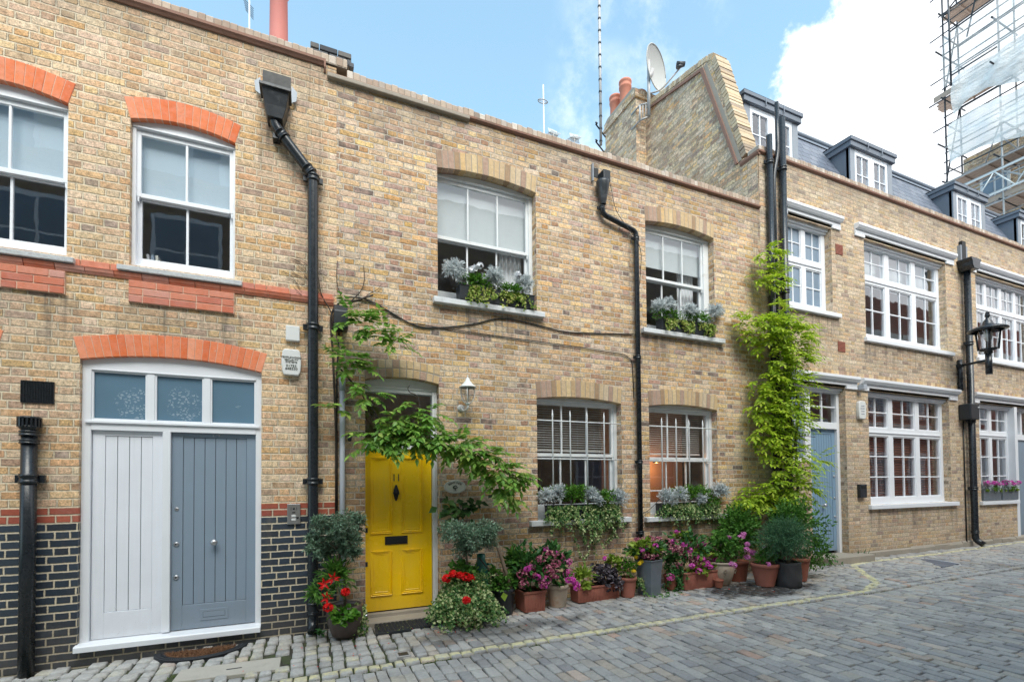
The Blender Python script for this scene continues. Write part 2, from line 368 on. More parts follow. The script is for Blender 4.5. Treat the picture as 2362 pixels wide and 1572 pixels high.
def glass_mat(name, tint=(1,1,1), ior=1.55, extra=.035):
    m, n = mat(name); fr = n.node('ShaderNodeFresnel'); fr.inputs[0].default_value = ior
    gl = n.node('ShaderNodeBsdfGlossy'); gl.inputs['Roughness'].default_value = .01; n.put(gl.inputs[0], (.95,.97,1))
    bp = n.node('ShaderNodeBump'); bp.inputs['Strength'].default_value = .06; bp.inputs['Distance'].default_value = .02
    n.put(bp.inputs['Height'], n.noise(n.geo('Position'), 2.2, 2)); n.t.links.new(bp.outputs[0], gl.inputs['Normal'])
    tr = n.node('ShaderNodeBsdfTransparent'); n.put(tr.inputs[0], tint)
    mx = n.node('ShaderNodeMixShader'); f = (S_(n, fr.outputs[0]) * 1.7 + extra).min(1.0) * (1.0 - n.geo('Backfacing'))
    n.put(mx.inputs[0], f); n.t.links.new(tr.outputs[0], mx.inputs[1]); n.t.links.new(gl.outputs[0], mx.inputs[2])
    o = n.node('ShaderNodeOutputMaterial'); n.t.links.new(mx.outputs[0], o.inputs[0]); return m
M['glass'] = glass_mat('window_glass', (.98,.99,1.0))
M['lampglass'] = glass_mat('lantern_glass', (.85,.85,.85), 1.45)
def frosted(name, col, etched=False, c0=None):
    m, n = mat(name); pos = n.geo('Position'); c = n.hsv(col, .5, 1, n.math('ADD', .85, n.noise(pos, 2, 3) * .3)); h = n.noise(pos, 300, 2)
    if etched:
        x, y, z = n.xyz(pos); v = n.voro(n.vmul(pos, (26, 26, 42)), 1.0, 'DISTANCE_TO_EDGE')
        blob = None
        for cx, cz, rx, rz in c0:
            d = ((x - cx) / rx) * ((x - cx) / rx) + ((z - cz) / rz) * ((z - cz) / rz) + (n.noise(pos, 9, 2) - .5) * .9
            k = n.smooth(d, .75, 1.05, 1.0, 0.0); blob = k if blob is None else blob.max(k)
        g = n.smooth(v, .12, .2) * n.smooth(n.noise(pos, 24, 2), .42, .5) * blob
        c = n.mix(g * .5, c, (.42,.50,.56))
    p = n.principled(c, .22, 0, h, .05, .002); return m
M['frost14'] = frosted('etched_frosted_glass', (.115,.205,.285), True, [(-1.58,2.47,.17,.17),(-1.17,2.50,.165,.175),(-.66,2.5,.05,.012)])
M['frostR'] = frosted('blue_grey_obscured_glass', (.20,.27,.35))

# foliage materials: colour picked per leaf
def leaf_mat(name, stops, rough=.5, trans=.3, hue=.03):
    m, n = mat(name); r = n.geo('Random Per Island'); pos = n.geo('Position')
    big = n.noise(pos, 3.5, 3); c = n.ramp((r * .8 + big * .4 - .1).clamp(), stops)
    c = n.hsv(c, n.math('ADD', .5 - hue/2, n.noise(pos, 6, 2) * hue), 1.0, n.math('ADD', .78, n.white(n.comb(r, r, r)) * .45))
    n.principled(c, rough, 0, spec=.35, trans=trans); return m
M['wist'] = leaf_mat('wisteria_leaf', [(0,(.10,.22,.018)),(.18,(.22,.36,.02)),(.4,(.36,.52,.03)),(.75,(.54,.68,.055)),(1,(.66,.72,.11))], .5, .5)
M['wist2'] = leaf_mat('door_wisteria_leaf', [(0,(.075,.20,.03)),(.35,(.17,.36,.06)),(.7,(.26,.44,.08)),(.92,(.44,.54,.13)),(1,(.58,.50,.16))], .34, .4)
M['grape'] = leaf_mat('broad_dark_leaf', [(0,(.018,.055,.012)),(.6,(.035,.10,.02)),(1,(.07,.15,.035))], .5, .2)
M['olive'] = leaf_mat('olive_leaf', [(0,(.055,.12,.065)),(.4,(.12,.215,.13)),(.8,(.22,.33,.23)),(1,(.40,.48,.38))], .5, .15)
M['green'] = leaf_mat('mid_green_leaf', [(0,(.04,.12,.02)),(.5,(.085,.23,.035)),(1,(.19,.36,.065))], .45, .35)
M['deep'] = leaf_mat('deep_green_leaf', [(0,(.022,.08,.022)),(.5,(.045,.15,.036)),(1,(.10,.25,.06))], .4, .25)
M['lime'] = leaf_mat('lime_leaf', [(0,(.12,.22,.02)),(.5,(.24,.36,.04)),(1,(.40,.50,.09))], .5, .35)
M['box'] = leaf_mat('box_leaf', [(0,(.035,.12,.012)),(.5,(.08,.22,.02)),(1,(.17,.34,.035))], .45, .3)
M['ivy'] = leaf_mat('variegated_ivy_leaf', [(0,(.03,.10,.025)),(.35,(.07,.18,.045)),(.55,(.18,.30,.09)),(.75,(.44,.50,.22)),(1,(.62,.64,.38))], .45, .25)
M['ivyup'] = leaf_mat('golden_ivy_leaf', [(0,(.07,.16,.015)),(.4,(.18,.30,.03)),(.7,(.46,.50,.12)),(1,(.66,.62,.26))], .45, .25)
M['silver'] = leaf_mat('silver_leaf', [(0,(.34,.39,.40)),(.5,(.58,.62,.63)),(1,(.84,.86,.86))], .8, .35, 0)
M['rosemary'] = leaf_mat('rosemary_needle', [(0,(.03,.085,.04)),(.5,(.06,.16,.075)),(1,(.13,.26,.13))], .55, .15)
M['heuchera'] = leaf_mat('dark_heuchera_leaf', [(0,(.02,.016,.022)),(.5,(.05,.04,.05)),(.8,(.12,.10,.12)),(1,(.30,.25,.26))], .4, .1)
M['redpetal'] = leaf_mat('red_petal', [(0,(.55,.004,.006)),(.6,(.78,.010,.010)),(1,(.85,.03,.02))], .5, .2, 0)
M['pinkpetal'] = leaf_mat('magenta_petal', [(0,(.55,.04,.36)),(.5,(.70,.09,.48)),(1,(.78,.22,.60))], .5, .25, 0)
M['palepink'] = leaf_mat('pink_petal', [(0,(.62,.14,.46)),(.5,(.74,.26,.58)),(1,(.82,.42,.68))], .5, .25, 0)
M['hydra'] = leaf_mat('faded_hydrangea_petal', [(0,(.15,.02,.06)),(.35,(.32,.05,.12)),(.65,(.48,.17,.22)),(.85,(.62,.38,.34)),(1,(.70,.58,.48))], .6, .2, 0)
M['hydra2'] = leaf_mat('bright_hydrangea_petal', [(0,(.36,.02,.16)),(.5,(.56,.07,.30)),(1,(.74,.36,.52))], .6, .2, 0)
M['yellowpetal'] = leaf_mat('yellow_petal', [(0,(.75,.50,.01)),(1,(.85,.68,.05))], .5, .2, 0)
M['whitepetal'] = leaf_mat('white_petal', [(0,(.75,.76,.80)),(1,(.85,.86,.88))], .5, .2, 0)
M['moss'] = leaf_mat('moss_blade', [(0,(.05,.09,.015)),(.5,(.09,.16,.025)),(1,(.17,.24,.05))], .8, .2)

# ------------------------------------------------------------------ walls with arched openings
def op(x0, x1, z0, zs, rise=0.0): return dict(x0=x0, x1=x1, z0=z0, zs=zs, rise=rise)
def otop(o, x):
    t = (x - (o['x0']+o['x1'])/2) / ((o['x1']-o['x0'])/2); return o['zs'] + o['rise']*(1 - t*t)
def facade(mb, x0, x1, zb, zt, ops, depth=.25):
    xs = {x0, x1}
    for o in ops:
        k = 14 if o['rise'] else 1
        for i in range(k+1): xs.add(o['x0'] + (o['x1']-o['x0'])*i/k)
    xs = sorted(x for x in xs if x0 <= x <= x1)
    for a, b in zip(xs[:-1], xs[1:]):
        mid = (a+b)/2; cov = sorted([o for o in ops if o['x0'] < mid < o['x1']], key=lambda o: o['z0'])
        la, lb = zb, zb
        for o in cov:
            mb.quad((a,0,la),(b,0,lb),(b,0,o['z0']),(a,0,o['z0'])); la, lb = otop(o,a), otop(o,b)
            mb.quad((a,0,la),(b,0,lb),(b,depth,lb),(a,depth,la)); mb.quad((a,0,o['z0']),(b,0,o['z0']),(b,depth,o['z0']),(a,depth,o['z0']))
        mb.quad((a,0,la),(b,0,lb),(b,0,zt),(a,0,zt))
    for o in ops:
        for x in (o['x0'], o['x1']): mb.quad((x,0,o['z0']),(x,depth,o['z0']),(x,depth,o['zs']),(x,0,o['zs']))
def shell(mb, x0, x1, yb, zb, zt, y0=.25):
    mb.quad((x0,0,zb),(x0,yb,zb),(x0,yb,zt),(x0,0,zt)); mb.quad((x1,0,zb),(x1,yb,zb),(x1,yb,zt),(x1,0,zt)); mb.quad((x0,yb,zb),(x1,yb,zb),(x1,yb,zt),(x0,yb,zt))
    mb.quad((x0,.25,zb),(x1,.25,zb),(x1,.25,zb+.01),(x0,.25,zb+.01))
def arch(mb, o, th, skew, n, proud=.004, deep=.10, gap=.004, drop=.002, ring0=0.0):
    """n voussoirs along an opening's arch; th = thickness, skew = how far the ends splay"""
    xm = (o['x0']+o['x1'])/2; hw = (o['x1']-o['x0'])/2
    for i in range(n):
        t0 = -1 + 2*i/n; t1 = -1 + 2*(i+1)/n; g = gap/hw*.5
        t0 += g; t1 -= g
        q = []
        for t in (t0, t1):
            zi = o['zs'] + o['rise']*(1-t*t) + ring0; q.append((xm + hw*t*(1+skew/hw*ring0/max(th,.01)), zi))
        zo = []
        for t in (t0, t1):
            zo.append((xm + (hw+skew)*t, o['zs'] + o['rise']*1.0*(1-t*t) + ring0 + th - abs(t)*.012))
        y0 = -proud - R.random()*.003
        poly = [(q[0][0], q[0][1]-drop), (q[1][0], q[1][1]-drop), zo[1], zo[0]]
        mb.prism(poly, y0, deep)
def brick_on_edge(mb, x0, x1, z0, z1, y0, y1, pitch=.075, jag=.006):
    x = x0
    while x < x1 - .02:
        w = pitch * R.uniform(.92, 1.08); e = min(x+w, x1); dz = R.uniform(-jag, jag)
        zt = z1 + dz
        mb.prism([(y0+R.uniform(-.003,.003), z0), (y0+.0, zt-.018), (y0+.018, zt), (y1, zt+.008), (y1, z0)], x+.003, e-.003, axis='x')
        x = e
def course_bricks(mb, x0, x1, z0, z1, y0, y1, length=.225, jag=.002, off=0):
    x = x0
    if off: mb.box(x+.003, x+off-.004, y0, y1, z0+.004, z1-.004); x += off
    while x < x1 - .01:
        e = min(x + length*R.choice((1,1,.5)), x1); mb.box(x+.004, e-.004, y0-R.random()*jag, y1, z0+.004, z1-.004); x = e

# ------------------------------------------------------------------ joinery
def head_filler(mb, o, y0, y1, zrect):
    k = 14; pts = [(o['x0'], zrect)]
    top = [(o['x0'] + (o['x1']-o['x0'])*i/k, 0) for i in range(k+1)]
    poly = [(o['x0'], zrect), (o['x1'], zrect)] + [(x, otop(o, x)+.005) for x, _ in reversed(top)]
    mb.prism(poly, y0, y1)
def sash_window(house, o, y, cols, zmeet, zglass_top, zglass_bot, jamb=.075, left_jamb=None, bar=.022, blind=None, name='window', curtain=False, mat_='white', bmat='blind'):
    """box sash: upper sash in front of lower sash"""
    x0, x1, z0 = o['x0'], o['x1'], o['z0']; mb = MB(); lj = jamb if left_jamb is None else left_jamb
    st = .042
    zr = zglass_top + .05
    mb.box(x0+.001, x0+lj-st+.006, y, y+.13, z0, zr); mb.box(x1-jamb+st-.006, x1-.001, y, y+.13, z0, zr)
    head_filler(mb, o, y+.001, y+.128, zr)
    mb.box(x0+.002, x1-.002, y-.012, y+.001, zr+.004, zr+.022)
    mb.box(x0+lj-st+.006, x1-jamb+st-.006, y+.004, y+.12, z0, z0+.035)
    gx0, gx1 = x0+lj, x1-jamb
    up, lo = MB(), MB()
    ya, yb = y+.022, y+.058; yc, yd = y+.064, y+.10
    # upper sash
    mb.box(gx0-st, gx0, ya, yb, zmeet-.012, zr); mb.box(gx1, gx1+st, ya, yb, zmeet-.012, zr)
    mb.box(gx0, gx1, ya, yb, zglass_top, zr-.002); mb.box(gx0, gx1, ya, yb, zmeet-.018, zmeet+.026)
    for sx in (gx0-st+.008, gx1+st-.03):
        mb.prism([(sx, zmeet-.012), (sx+.022, zmeet-.012), (sx+.016, zmeet-.07), (sx+.004, zmeet-.06)], ya+.002, yb-.004)
    # lower sash
    mb.box(gx0-st, gx0, yc, yd, z0+.035, zmeet+.02); mb.box(gx1, gx1+st, yc, yd, z0+.035, zmeet+.02)
    mb.box(gx0, gx1, yc, yd, zmeet-.026, zmeet+.018); mb.box(gx0, gx1, yc, yd, z0+.035, zglass_bot)
    for i in range(1, cols):
        x = gx0 + (gx1-gx0)*i/cols
        mb.box(x-bar/2, x+bar/2, ya+.004, yb-.004, zmeet+.026, zglass_top); mb.box(x-bar/2, x+bar/2, yc+.004, yd-.004, zglass_bot, zmeet-.026)
    w = mb.build(name, M[mat_], house, bevel=.003, seg=1)
    g = MB(); g.box(gx0, gx1, ya+.016, ya+.020, zmeet+.02, zglass_top+.01); g.build('pane', M['glass'], w)
    g = MB(); g.box(gx0, gx1, yc+.016, yc+.020, zglass_bot-.01, zmeet-.02); g.build('pane', M['glass'], w)
    if blind:
        b = MB(); b.box(gx0-.03, gx1+.03, y+.105, y+.109, blind, zr-.01); b.tube([(gx0-.03, y+.107, blind), (gx1+.03, y+.107, blind)], .008, 6); b.build('blind', M[bmat], w)
    if curtain:
        b = MB(); n = 40; xa, xb = gx1 - .33, gx1 + .02
        vs = []
        for i in range(n+1):
            t = i/n; vs += [(xa+(xb-xa)*t, y+.21+.025*math.sin(t*34), z0), (xa+(xb-xa)*t, y+.21+.025*math.sin(t*34), zr)]
        b.add(vs, [(2*i, 2*i+2, 2*i+3, 2*i+1) for i in range(n)], 0, True); b.build('curtain', M['curtain'], w)
    return w
def venetian(w, x0, x1, z0, z1, y, pitch=.034, mat_='slat', tilt=.4, depth=.026):
    b = MB(); z = z0
    while z < z1:
        c = math.cos(tilt)*depth/2; s = math.sin(tilt)*depth/2
        b.add([(x0,y-c,z-s),(x1,y-c,z-s),(x1,y+c,z+s),(x0,y+c,z+s)], [(0,1,2,3)]); z += pitch
    b.box(x0, x1, y-.012, y+.012, z0-.03, z0-.012)
    b.build('blind', M[mat_], w)
def sill(house, x0, x1, zt, zb, proj, y1, mat_, name='sill', bev=.006, slope=.012):
    mb = MB(); mb.prism([(-proj, zb), (-proj, zt-slope), (y1, zt), (y1, zb)], x0, x1, axis='x')
    return mb.build(name, M[mat_], house, bevel=bev)
def casement(house, x0, x1, z0, z1, y, lights, ztr, top_rows, bot_rows, gap=.085, edge=.09, low=.12, name='window', skip=None, pane='glass', frame='white'):
    """mullioned window: each light is cols x rows over and under a transom"""
    mb = MB(); yb = y+.09
    mb.box(x0, x1, y-.01, yb, z0, z0+low); mb.box(x0, x1, y-.012, yb+.002, z1-.065, z1)
    mb.box(x0, x0+edge, y-.008, yb, z0+low, z1-.065); mb.box(x1-edge, x1, y-.008, yb, z0+low, z1-.065)
    gx0, gx1 = x0+edge, x1-edge; n = len(lights); wl = (gx1-gx0-gap*(n-1))/n
    mb.box(gx0, gx1, y-.004, yb, ztr-.08, ztr+.08); mb.box(gx0, gx1, y-.022, y-.004, ztr-.028, ztr-.004)
    for i in range(1, n):
        x = gx0 + i*(wl+gap) - gap; 
        mb.box(x, x+gap, y-.006, yb-.002, z0+low, ztr-.08); mb.box(x, x+gap, y-.006, yb-.002, ztr+.08, z1-.065)
    b = .024
    for i in range(n):
        a = gx0 + i*(wl+gap); e = a+wl; cols = lights[i]
        for zlo, zhi, rows in ((z0+low, ztr-.08, bot_rows), (ztr+.08, z1-.065, top_rows)):
            if skip and skip(i, zlo): continue
            for c in range(1, cols): xx = a + wl*c/cols; mb.box(xx-b/2, xx+b/2, y+.012, y+.05, zlo, zhi)
            for r in range(1, rows): zz = zlo + (zhi-zlo)*r/rows; mb.box(a, e, y+.014, y+.048, zz-b/2, zz+b/2)
            mb.box(a, a+.02, y+.008, y+.06, zlo, zhi); mb.box(e-.02, e, y+.008, y+.06, zlo, zhi); mb.box(a+.02, e-.02, y+.008, y+.06, zhi-.02, zhi); mb.box(a+.02, e-.02, y+.008, y+.06, zlo, zlo+.02)
    w = mb.build(name, M[frame], house, bevel=.003, seg=1)
    for i in range(n):
        a = gx0 + i*(wl+gap); e = a+wl
        for zlo, zhi in ((z0+low, ztr-.08), (ztr+.08, z1-.065)):
            if skip and skip(i, zlo): continue
            g = MB(); g.box(a, e, y+.028, y+.032, zlo, zhi); g.build('pane', M[pane], w)
    return w

def interior(house, x0, x1, zf, z1, zmid, warm=False, yb=3.2):
    mb = MB(); y = .252
    mb.quad((x0,y,zf),(x0,yb,zf),(x0,yb,z1),(x0,y,z1), 0); mb.quad((x1,y,zf),(x1,yb,zf),(x1,yb,z1),(x1,y,z1), 0); mb.quad((x0,yb,zf),(x1,yb,zf),(x1,yb,z1),(x0,yb,z1), 1 if warm else 0)
    mb.quad((x0,y,z1),(x1,y,z1),(x1,yb,z1),(x0,yb,z1), 0); mb.quad((x0,y,zf),(x1,y,zf),(x1,yb,zf),(x0,yb,zf), 2); mb.box(x0, x1, y, yb, zmid-.12, zmid, 0)
    mb.build('interior', [M['room'], M['roomwarm'], M['floorwood']], house)
def text(body, size, loc, parent, mat_, name='lettering', extrude=.002, align='CENTER', rot=(PI/2,0,0), sx=1.0):
    cu = bpy.data.curves.new(name, 'FONT'); cu.body = body; cu.size = size; cu.extrude = extrude; cu.align_x = align; cu.align_y = 'CENTER'
    t = bpy.data.objects.new('t', cu); COL.objects.link(t)
    bpy.context.view_layer.update()
    dg = bpy.context.evaluated_depsgraph_get(); me = bpy.data.meshes.new_from_object(t.evaluated_get(dg)); bpy.data.objects.remove(t)
    me.materials.clear(); me.materials.append(M[mat_]); me.name = name
    ob = bpy.data.objects.new(name, me); COL.objects.link(ob)
    o = ORG.get(parent.name, Vector()) if parent else Vector()
    ob.parent = parent; ob.location = Vector(loc) - o; ob.rotation_euler = rot; ob.scale = (sx, 1, 1); ORG[ob.name] = o
    return ob
def screw_ring(mb, p, r, th): mb.lathe([(r*.2, 0), (r, 0), (r, th), (r*.6, th*1.6), (r*.2, th*1.6)], p, 16, axis='y')

# ================================================================== GROUND
road = MB()
road.quad((-14,-9,gz(-14)-.052),(-5,-9,gz(-5)-.052),(-5,.1,gz(-5)-.026),(-14,.1,gz(-14)-.026))
for a, b in ((-5,-2.5),(-2.5,0),(0,2),(2,5),(5,8),(8,20),(20,60)):
    road.quad((a,-9,gz(a)-.052),(b,-9,gz(b)-.052),(b,.1,gz(b)-.030),(a,.1,gz(a)-.030))
m, n = mat('packed_dirt_and_moss'); pos = n.geo('Position')
g_ = n.smooth(n.noise(pos, 2.6, 5, .7), .46, .62)
xg, yg, zg_ = n.xyz(pos)
g_ = g_.max(n.smooth(xg, .3, 1.4, .75, 0.0) * n.smooth(n.noise(pos, 5, 4), .38, .55)); n.principled(n.mix(g_ * .85, n.ramp(n.noise(pos, 60, 4), [(0,(.018,.016,.013)),(1,(.085,.075,.06))]), n.ramp(n.noise(pos, 90, 3), [(.3,(.03,.05,.012)),(.7,(.10,.13,.04))])), .95, 0, n.noise(pos, 120, 4), .8, .01)
M['dirt'] = m
struct(road.build('ground', M['dirt']))

# stone setts, every one a bevelled block in its own course
m, n = mat('granite_sett'); pos = n.geo('Position'); X, Y, Z = n.xyz(pos); r = n.geo('Random Per Island')
cc = n.ramp(r, [(0,(.31,.30,.295)),(.2,(.385,.375,.36)),(.4,(.255,.25,.255)),(.58,(.43,.415,.39)),(.74,(.33,.315,.30)),(.86,(.40,.37,.325)),(.955,(.39,.335,.285)),(.985,(.44,.30,.24)),(1,(.52,.49,.43))])
mo = n.noise(pos, 38, 5, .75); mo2 = n.noise(pos, 6, 4, .6); grit = n.noise(pos, 190, 2, .6)
cc = n.hsv(cc, .5, n.math('ADD', .8, mo2*.4), n.math('ADD', .28, mo * .95 + mo2 * .40 + grit * .30))
leftpale = n.smooth(X, -.2, 1.6, 1.0, 0.0)
cc = n.mix(leftpale * (.35 + n.smooth(mo2, .4, .6) * .4), cc, n.hsv((.50,.49,.46), .5, 1, n.math('ADD', .3, mo * 1.3)))
grime = n.smooth(n.noise(pos, .8, 6, .7), .48, .68); cc = n.mix(grime * .45, cc, (.11,.105,.10)); oil = n.smooth(n.noise(pos, 1.9, 5, .6), .62, .72); cc = n.mix(oil * .4, cc, (.05,.05,.05))
# worn yellow road paint along the kerb course, round the corner and along the far wall
def seg(ax, ay, bx, by):
    dx, dy = bx-ax, by-ay; L2 = dx*dx+dy*dy
    t = (((X - ax) * dx + (Y - ay) * dy) / L2).max(0.0).min(1.0)
    ex = X - (t * dx + ax); ey = Y - (t * dy + ay); return n.math('SQRT', ex*ex + ey*ey)
pl = [(-8,kerb_y(-8)),(6.9,kerb_y(6.9)),(7.55,-1.45),(8.5,-.60),(8.75,-.38),(9.3,-.30),(11.5,-.33),(16,-.15),(22,-.05)]
dist = None
for (a, b), (c, d) in zip(pl[:-1], pl[1:]):
    q = seg(a, b, c, d); dist = q if dist is None else dist.min(q)
wear = n.smooth(n.noise(pos, 14, 5, .75), .40, .58)
pm = n.smooth(dist + (n.noise(pos, 30, 3) - .5) * .04, .040, .056, 1.0, 0.0) * n.math('ADD', .30, wear * .62)
oldp = n.smooth(X, .2, .9, 1.0, 0.0) * n.smooth(Y, -1.15, -.2, 1.0, .35) * r.fract().gt(.80) * wear * .55 * n.smooth(n.noise(pos, 5, 2), .45, .55)
pm = pm.max(oldp)
cc = n.mix(pm, cc, n.hsv((.70,.64,.36), .5, 1, n.math('ADD', .7, mo * .5)))
# water from the pots soaking the setts
wx = (X - 5.75) / 1.15; wy = (Y + .98 + (X - 5.75) * .12) / .5
wet = n.smooth(n.math('SQRT', wx*wx + wy*wy) + (n.noise(pos, 3.2, 4) - .5) * 1.1, .55, .95, 1.0, 0.0)
wx2 = (X - 1.9) / 1.5; wy2 = (Y + .95) / .28
wet2 = n.smooth(n.math('SQRT', wx2*wx2 + wy2*wy2) + (n.noise(pos, 3.6, 4) - .5) * 1.3, .5, .95, .6, 0.0)
wet = wet.max(wet2)
cc = n.mix(wet * .86, cc, (.025,.025,.026))
p = n.principled(cc, n.fmix(wet, n.fmix(mo, .62, .85), .22), 0, mo + grit * .8, .55, .006)
M['sett'] = m

def sett(mb, x0, x1, y0, y1, z, dz, ch=.014, tilt=.004):
    j = lambda a: R.uniform(-a, a); e = .006
    P = [(x0+j(e), y0+j(e)), (x1+j(e), y0+j(e)), (x1+j(e), y1+j(e)), (x0+j(e), y1+j(e))]
    cx, cy = (x0+x1)/2, (y0+y1)/2; vs = []
    sx, sy = j(tilt)*8, j(tilt)*6
    for rr, h in ((1.0, -.05), (1.0, -ch*.8), (None, 0)):
        for k, (a, b) in enumerate(P):
            if rr is None:
                a2 = a + (ch if a < cx else -ch)*R.uniform(.8,1.6); b2 = b + (ch if b < cy else -ch)*R.uniform(.8,1.6)
            else: a2, b2 = a, b
            vs.append((a2, b2, z + dz + h + (a2-cx)*sx + (b2-cy)*sy + (j(.002) if rr is None else 0)))
    mb.add(vs, [(0,1,5,4),(1,2,6,5),(2,3,7,6),(3,0,4,7)])
    mb.add(vs[4:], [(0,1,5,4),(1,2,6,5),(2,3,7,6),(3,0,4,7),(4,5,6,7)], 0, False)
def sett2(mb, x0, x1, y0, y1, z, dz, ch):
    j = lambda a: R.uniform(-a, a); e = .005; cx, cy = (x0+x1)/2, (y0+y1)/2
    P = [(x0+j(e), y0+j(e)), (x1+j(e), y0+j(e)), (x1+j(e), y1+j(e)), (x0+j(e), y1+j(e))]
    sx, sy = j(.035), j(.022); vs = []
    for lvl in range(4):
        ins = (0, 0, ch*.38, ch*1.25)[lvl]; h = (-.05, -ch*.95, -ch*.30, 0)[lvl]
        for a, b in P:
            a2 = a + (ins if a < cx else -ins); b2 = b + (ins if b < cy else -ins)
            vs.append((a2, b2, z + dz + h + (a2-cx)*sx + (b2-cy)*sy))
    fs = [(l*4+k, l*4+(k+1) % 4, l*4+4+(k+1) % 4, l*4+4+k) for l in range(3) for k in range(4)] + [(12,13,14,15)]
    b0 = len(mb.f); mb.add(vs, fs, 0, True)
SLAB = (-1.03, -.23, -.97, -.66)
def blocked(x0, x1, y0, y1):
    return (x0+x1)/2 > SLAB[0]-.03 and (x0+x1)/2 < SLAB[1]+.03 and (y0+y1)/2 > SLAB[2]-.05 and (y0+y1)/2 < SLAB[3]+.05
pave, roadm = MB(), MB()
x = -4.6
while x < 19:
    left = x < .9
    w = R.uniform(.11,.15) if left else R.uniform(.088,.118)
    gap = R.uniform(.013,.022) if left else R.uniform(.007,.012)
    xa, xb = x, x+w-gap; z = gz(x+w/2); ky = kerb_y(x) if x < 6.9 else lerp_table(x, [6.9,7.7,8.55,9.25,11.5,16,22], [kerb_y(6.9),-1.4,-.58,-.27,-.33,-.15,-.05])
    if x > 7.0: ky = kerb_y(7.0)
    y = .03 - R.uniform(0,.12)
    while y > ky + .10:
        L = R.uniform(.12,.19) if left else R.uniform(.13,.21)
        y2 = max(y - L, ky + .055)
        if y2 - (ky + .055) < .07: y2 = ky + .055
        if not blocked(xa, xb, y2, y): jx = R.uniform(-.010,.010) if left else R.uniform(-.003,.003); sett2(pave, xa+jx, xb+jx, y2 + (R.uniform(.03,.05) if left else R.uniform(.014,.026)), y, z, R.uniform(-.010,.006), R.uniform(.013,.021) if left else R.uniform(.008,.013))
        y = y2
    x += w
x = -4.6
while x < 19:        # kerb course
    L = R.uniform(.09,.15); k = kerb_y(min(x+L/2, 7.0))
    sett2(pave, x, x+L-R.uniform(.008,.016), k-.05-R.uniform(0,.02), k+.048-R.uniform(0,.012), gz(x+L/2), R.uniform(-.008,.003), .014); x += L
x = -4.6
while x < 19:
    w = R.uniform(.088,.118) if x > -.5 else R.uniform(.10,.13); gap = R.uniform(.005,.011); xa, xb = x, x+w-gap; k = kerb_y(min(x, 7.0)); y = k - .078 - R.uniform(0,.02)
    while y > -7.3:
        L = R.uniform(.13,.235); y2 = y - L
        d = k - y; dz = -.012 + .004*min(1, d/1.2) - (.008 if d < .16 else 0)
        sett2(roadm, xa, xb, y2+gap*1.5, y, gz(x+w/2), dz + R.uniform(-.005,.004), R.uniform(.006,.011)); y = y2
    x += w
struct(pave.build('pavement', M['sett'])); struct(roadm.build('road', M['sett']))
# moss and weeds in the gutter and joints
mo_ = MB()
for i in range(950):
    if R.random() < .6: px = R.uniform(-1.5, 7.5); py = kerb_y(px) - .055 + R.gauss(0,.012)
    elif R.random() < .5: px = R.uniform(-2.6, 1.0); py = R.uniform(-1.3, -.1)
    else: px = R.uniform(2, 12); py = R.uniform(-4.5, -1.5)
    if math.sin(px*3.1)+math.sin(px*7.7+py*5) < .25: continue
    for k in range(9):
        a = R.uniform(0, 2*PI); q = Vector((px+R.gauss(0,.03), py+R.gauss(0,.01), gz(px)-.03 + (0 if py > kerb_y(px) else -.012)))
        mo_.leaf(q, Vector((math.cos(a)*.8, math.sin(a)*.8, R.uniform(.5,1.4))), Vector((0,0,1)), R.uniform(.012,.034), .008)
struct(mo_.build('moss', M['moss']), 'stuff')

# ================================================================== HOUSE with the pale brick and pale grey double door
H14 = tag(thing('brick_house', (-3.2,0,0), 'pale yellow brick mews house with orange red arches and dark blue brick base', 'house'), 'pale yellow brick mews house with orange red arches and dark blue brick base', 'house')
B_ = op(-1.617,-.711,3.84,5.300,.072); A_ = op(-3.0,-2.094,3.84,5.300,.072); D_ = op(-1.985,-.457,.13,2.873,.082)
XJ = .30
mb = MB(); facade(mb, -7.5, XJ, -.5, 6.46, [A_, B_, D_], .25); shell(mb, -7.5, XJ, 7, -.5, 6.46); mb.build('wall', M['brick14'], H14)
interior(H14, -7.4, XJ-.05, .1, 6.1, 3.35)
mb = MB(); mb.quad((-7.5,.25,6.15),(XJ,.25,6.15),(XJ,7,6.15),(-7.5,7,6.15)); mb.build('roof', M['flat_roof'], H14)
for o, nn in ((A_,14),(B_,14),(D_,25)):
    mb = MB(); arch(mb, o, .215, .055, nn, deep=.11, gap=.0045); mb.build('arch', M['arch_red'], H14, bevel=.003, seg=1)
    mb = MB(); arch(mb, o, .211, .053, 1, proud=-.001, deep=.109, gap=0, drop=-.001)
    k = 16; xm = (o['x0']+o['x1'])/2; hw = (o['x1']-o['x0'])/2; mb = MB()
    inn = [(o['x0']+(o['x1']-o['x0'])*i/k) for i in range(k+1)]
    poly = [(x_, otop(o,x_)-.0005) for x_ in inn] + [(xm+(hw+.055)*t, o['zs']+o['rise']*(1-t*t)+.205) for t in [1-2*i/k for i in range(k+1)]]
    mb.prism(poly, -.0015, .105); mb.build('arch_joint', M['mortarbed'], H14)
# arch of the next door, cut by the picture edge
mb = MB(); xo = op(-4.11,-2.582,.13,2.873,.082); arch(mb, xo, .215, .055, 25, deep=.05); mb.build('arch', M['arch_red'], H14, bevel=.003, seg=1)
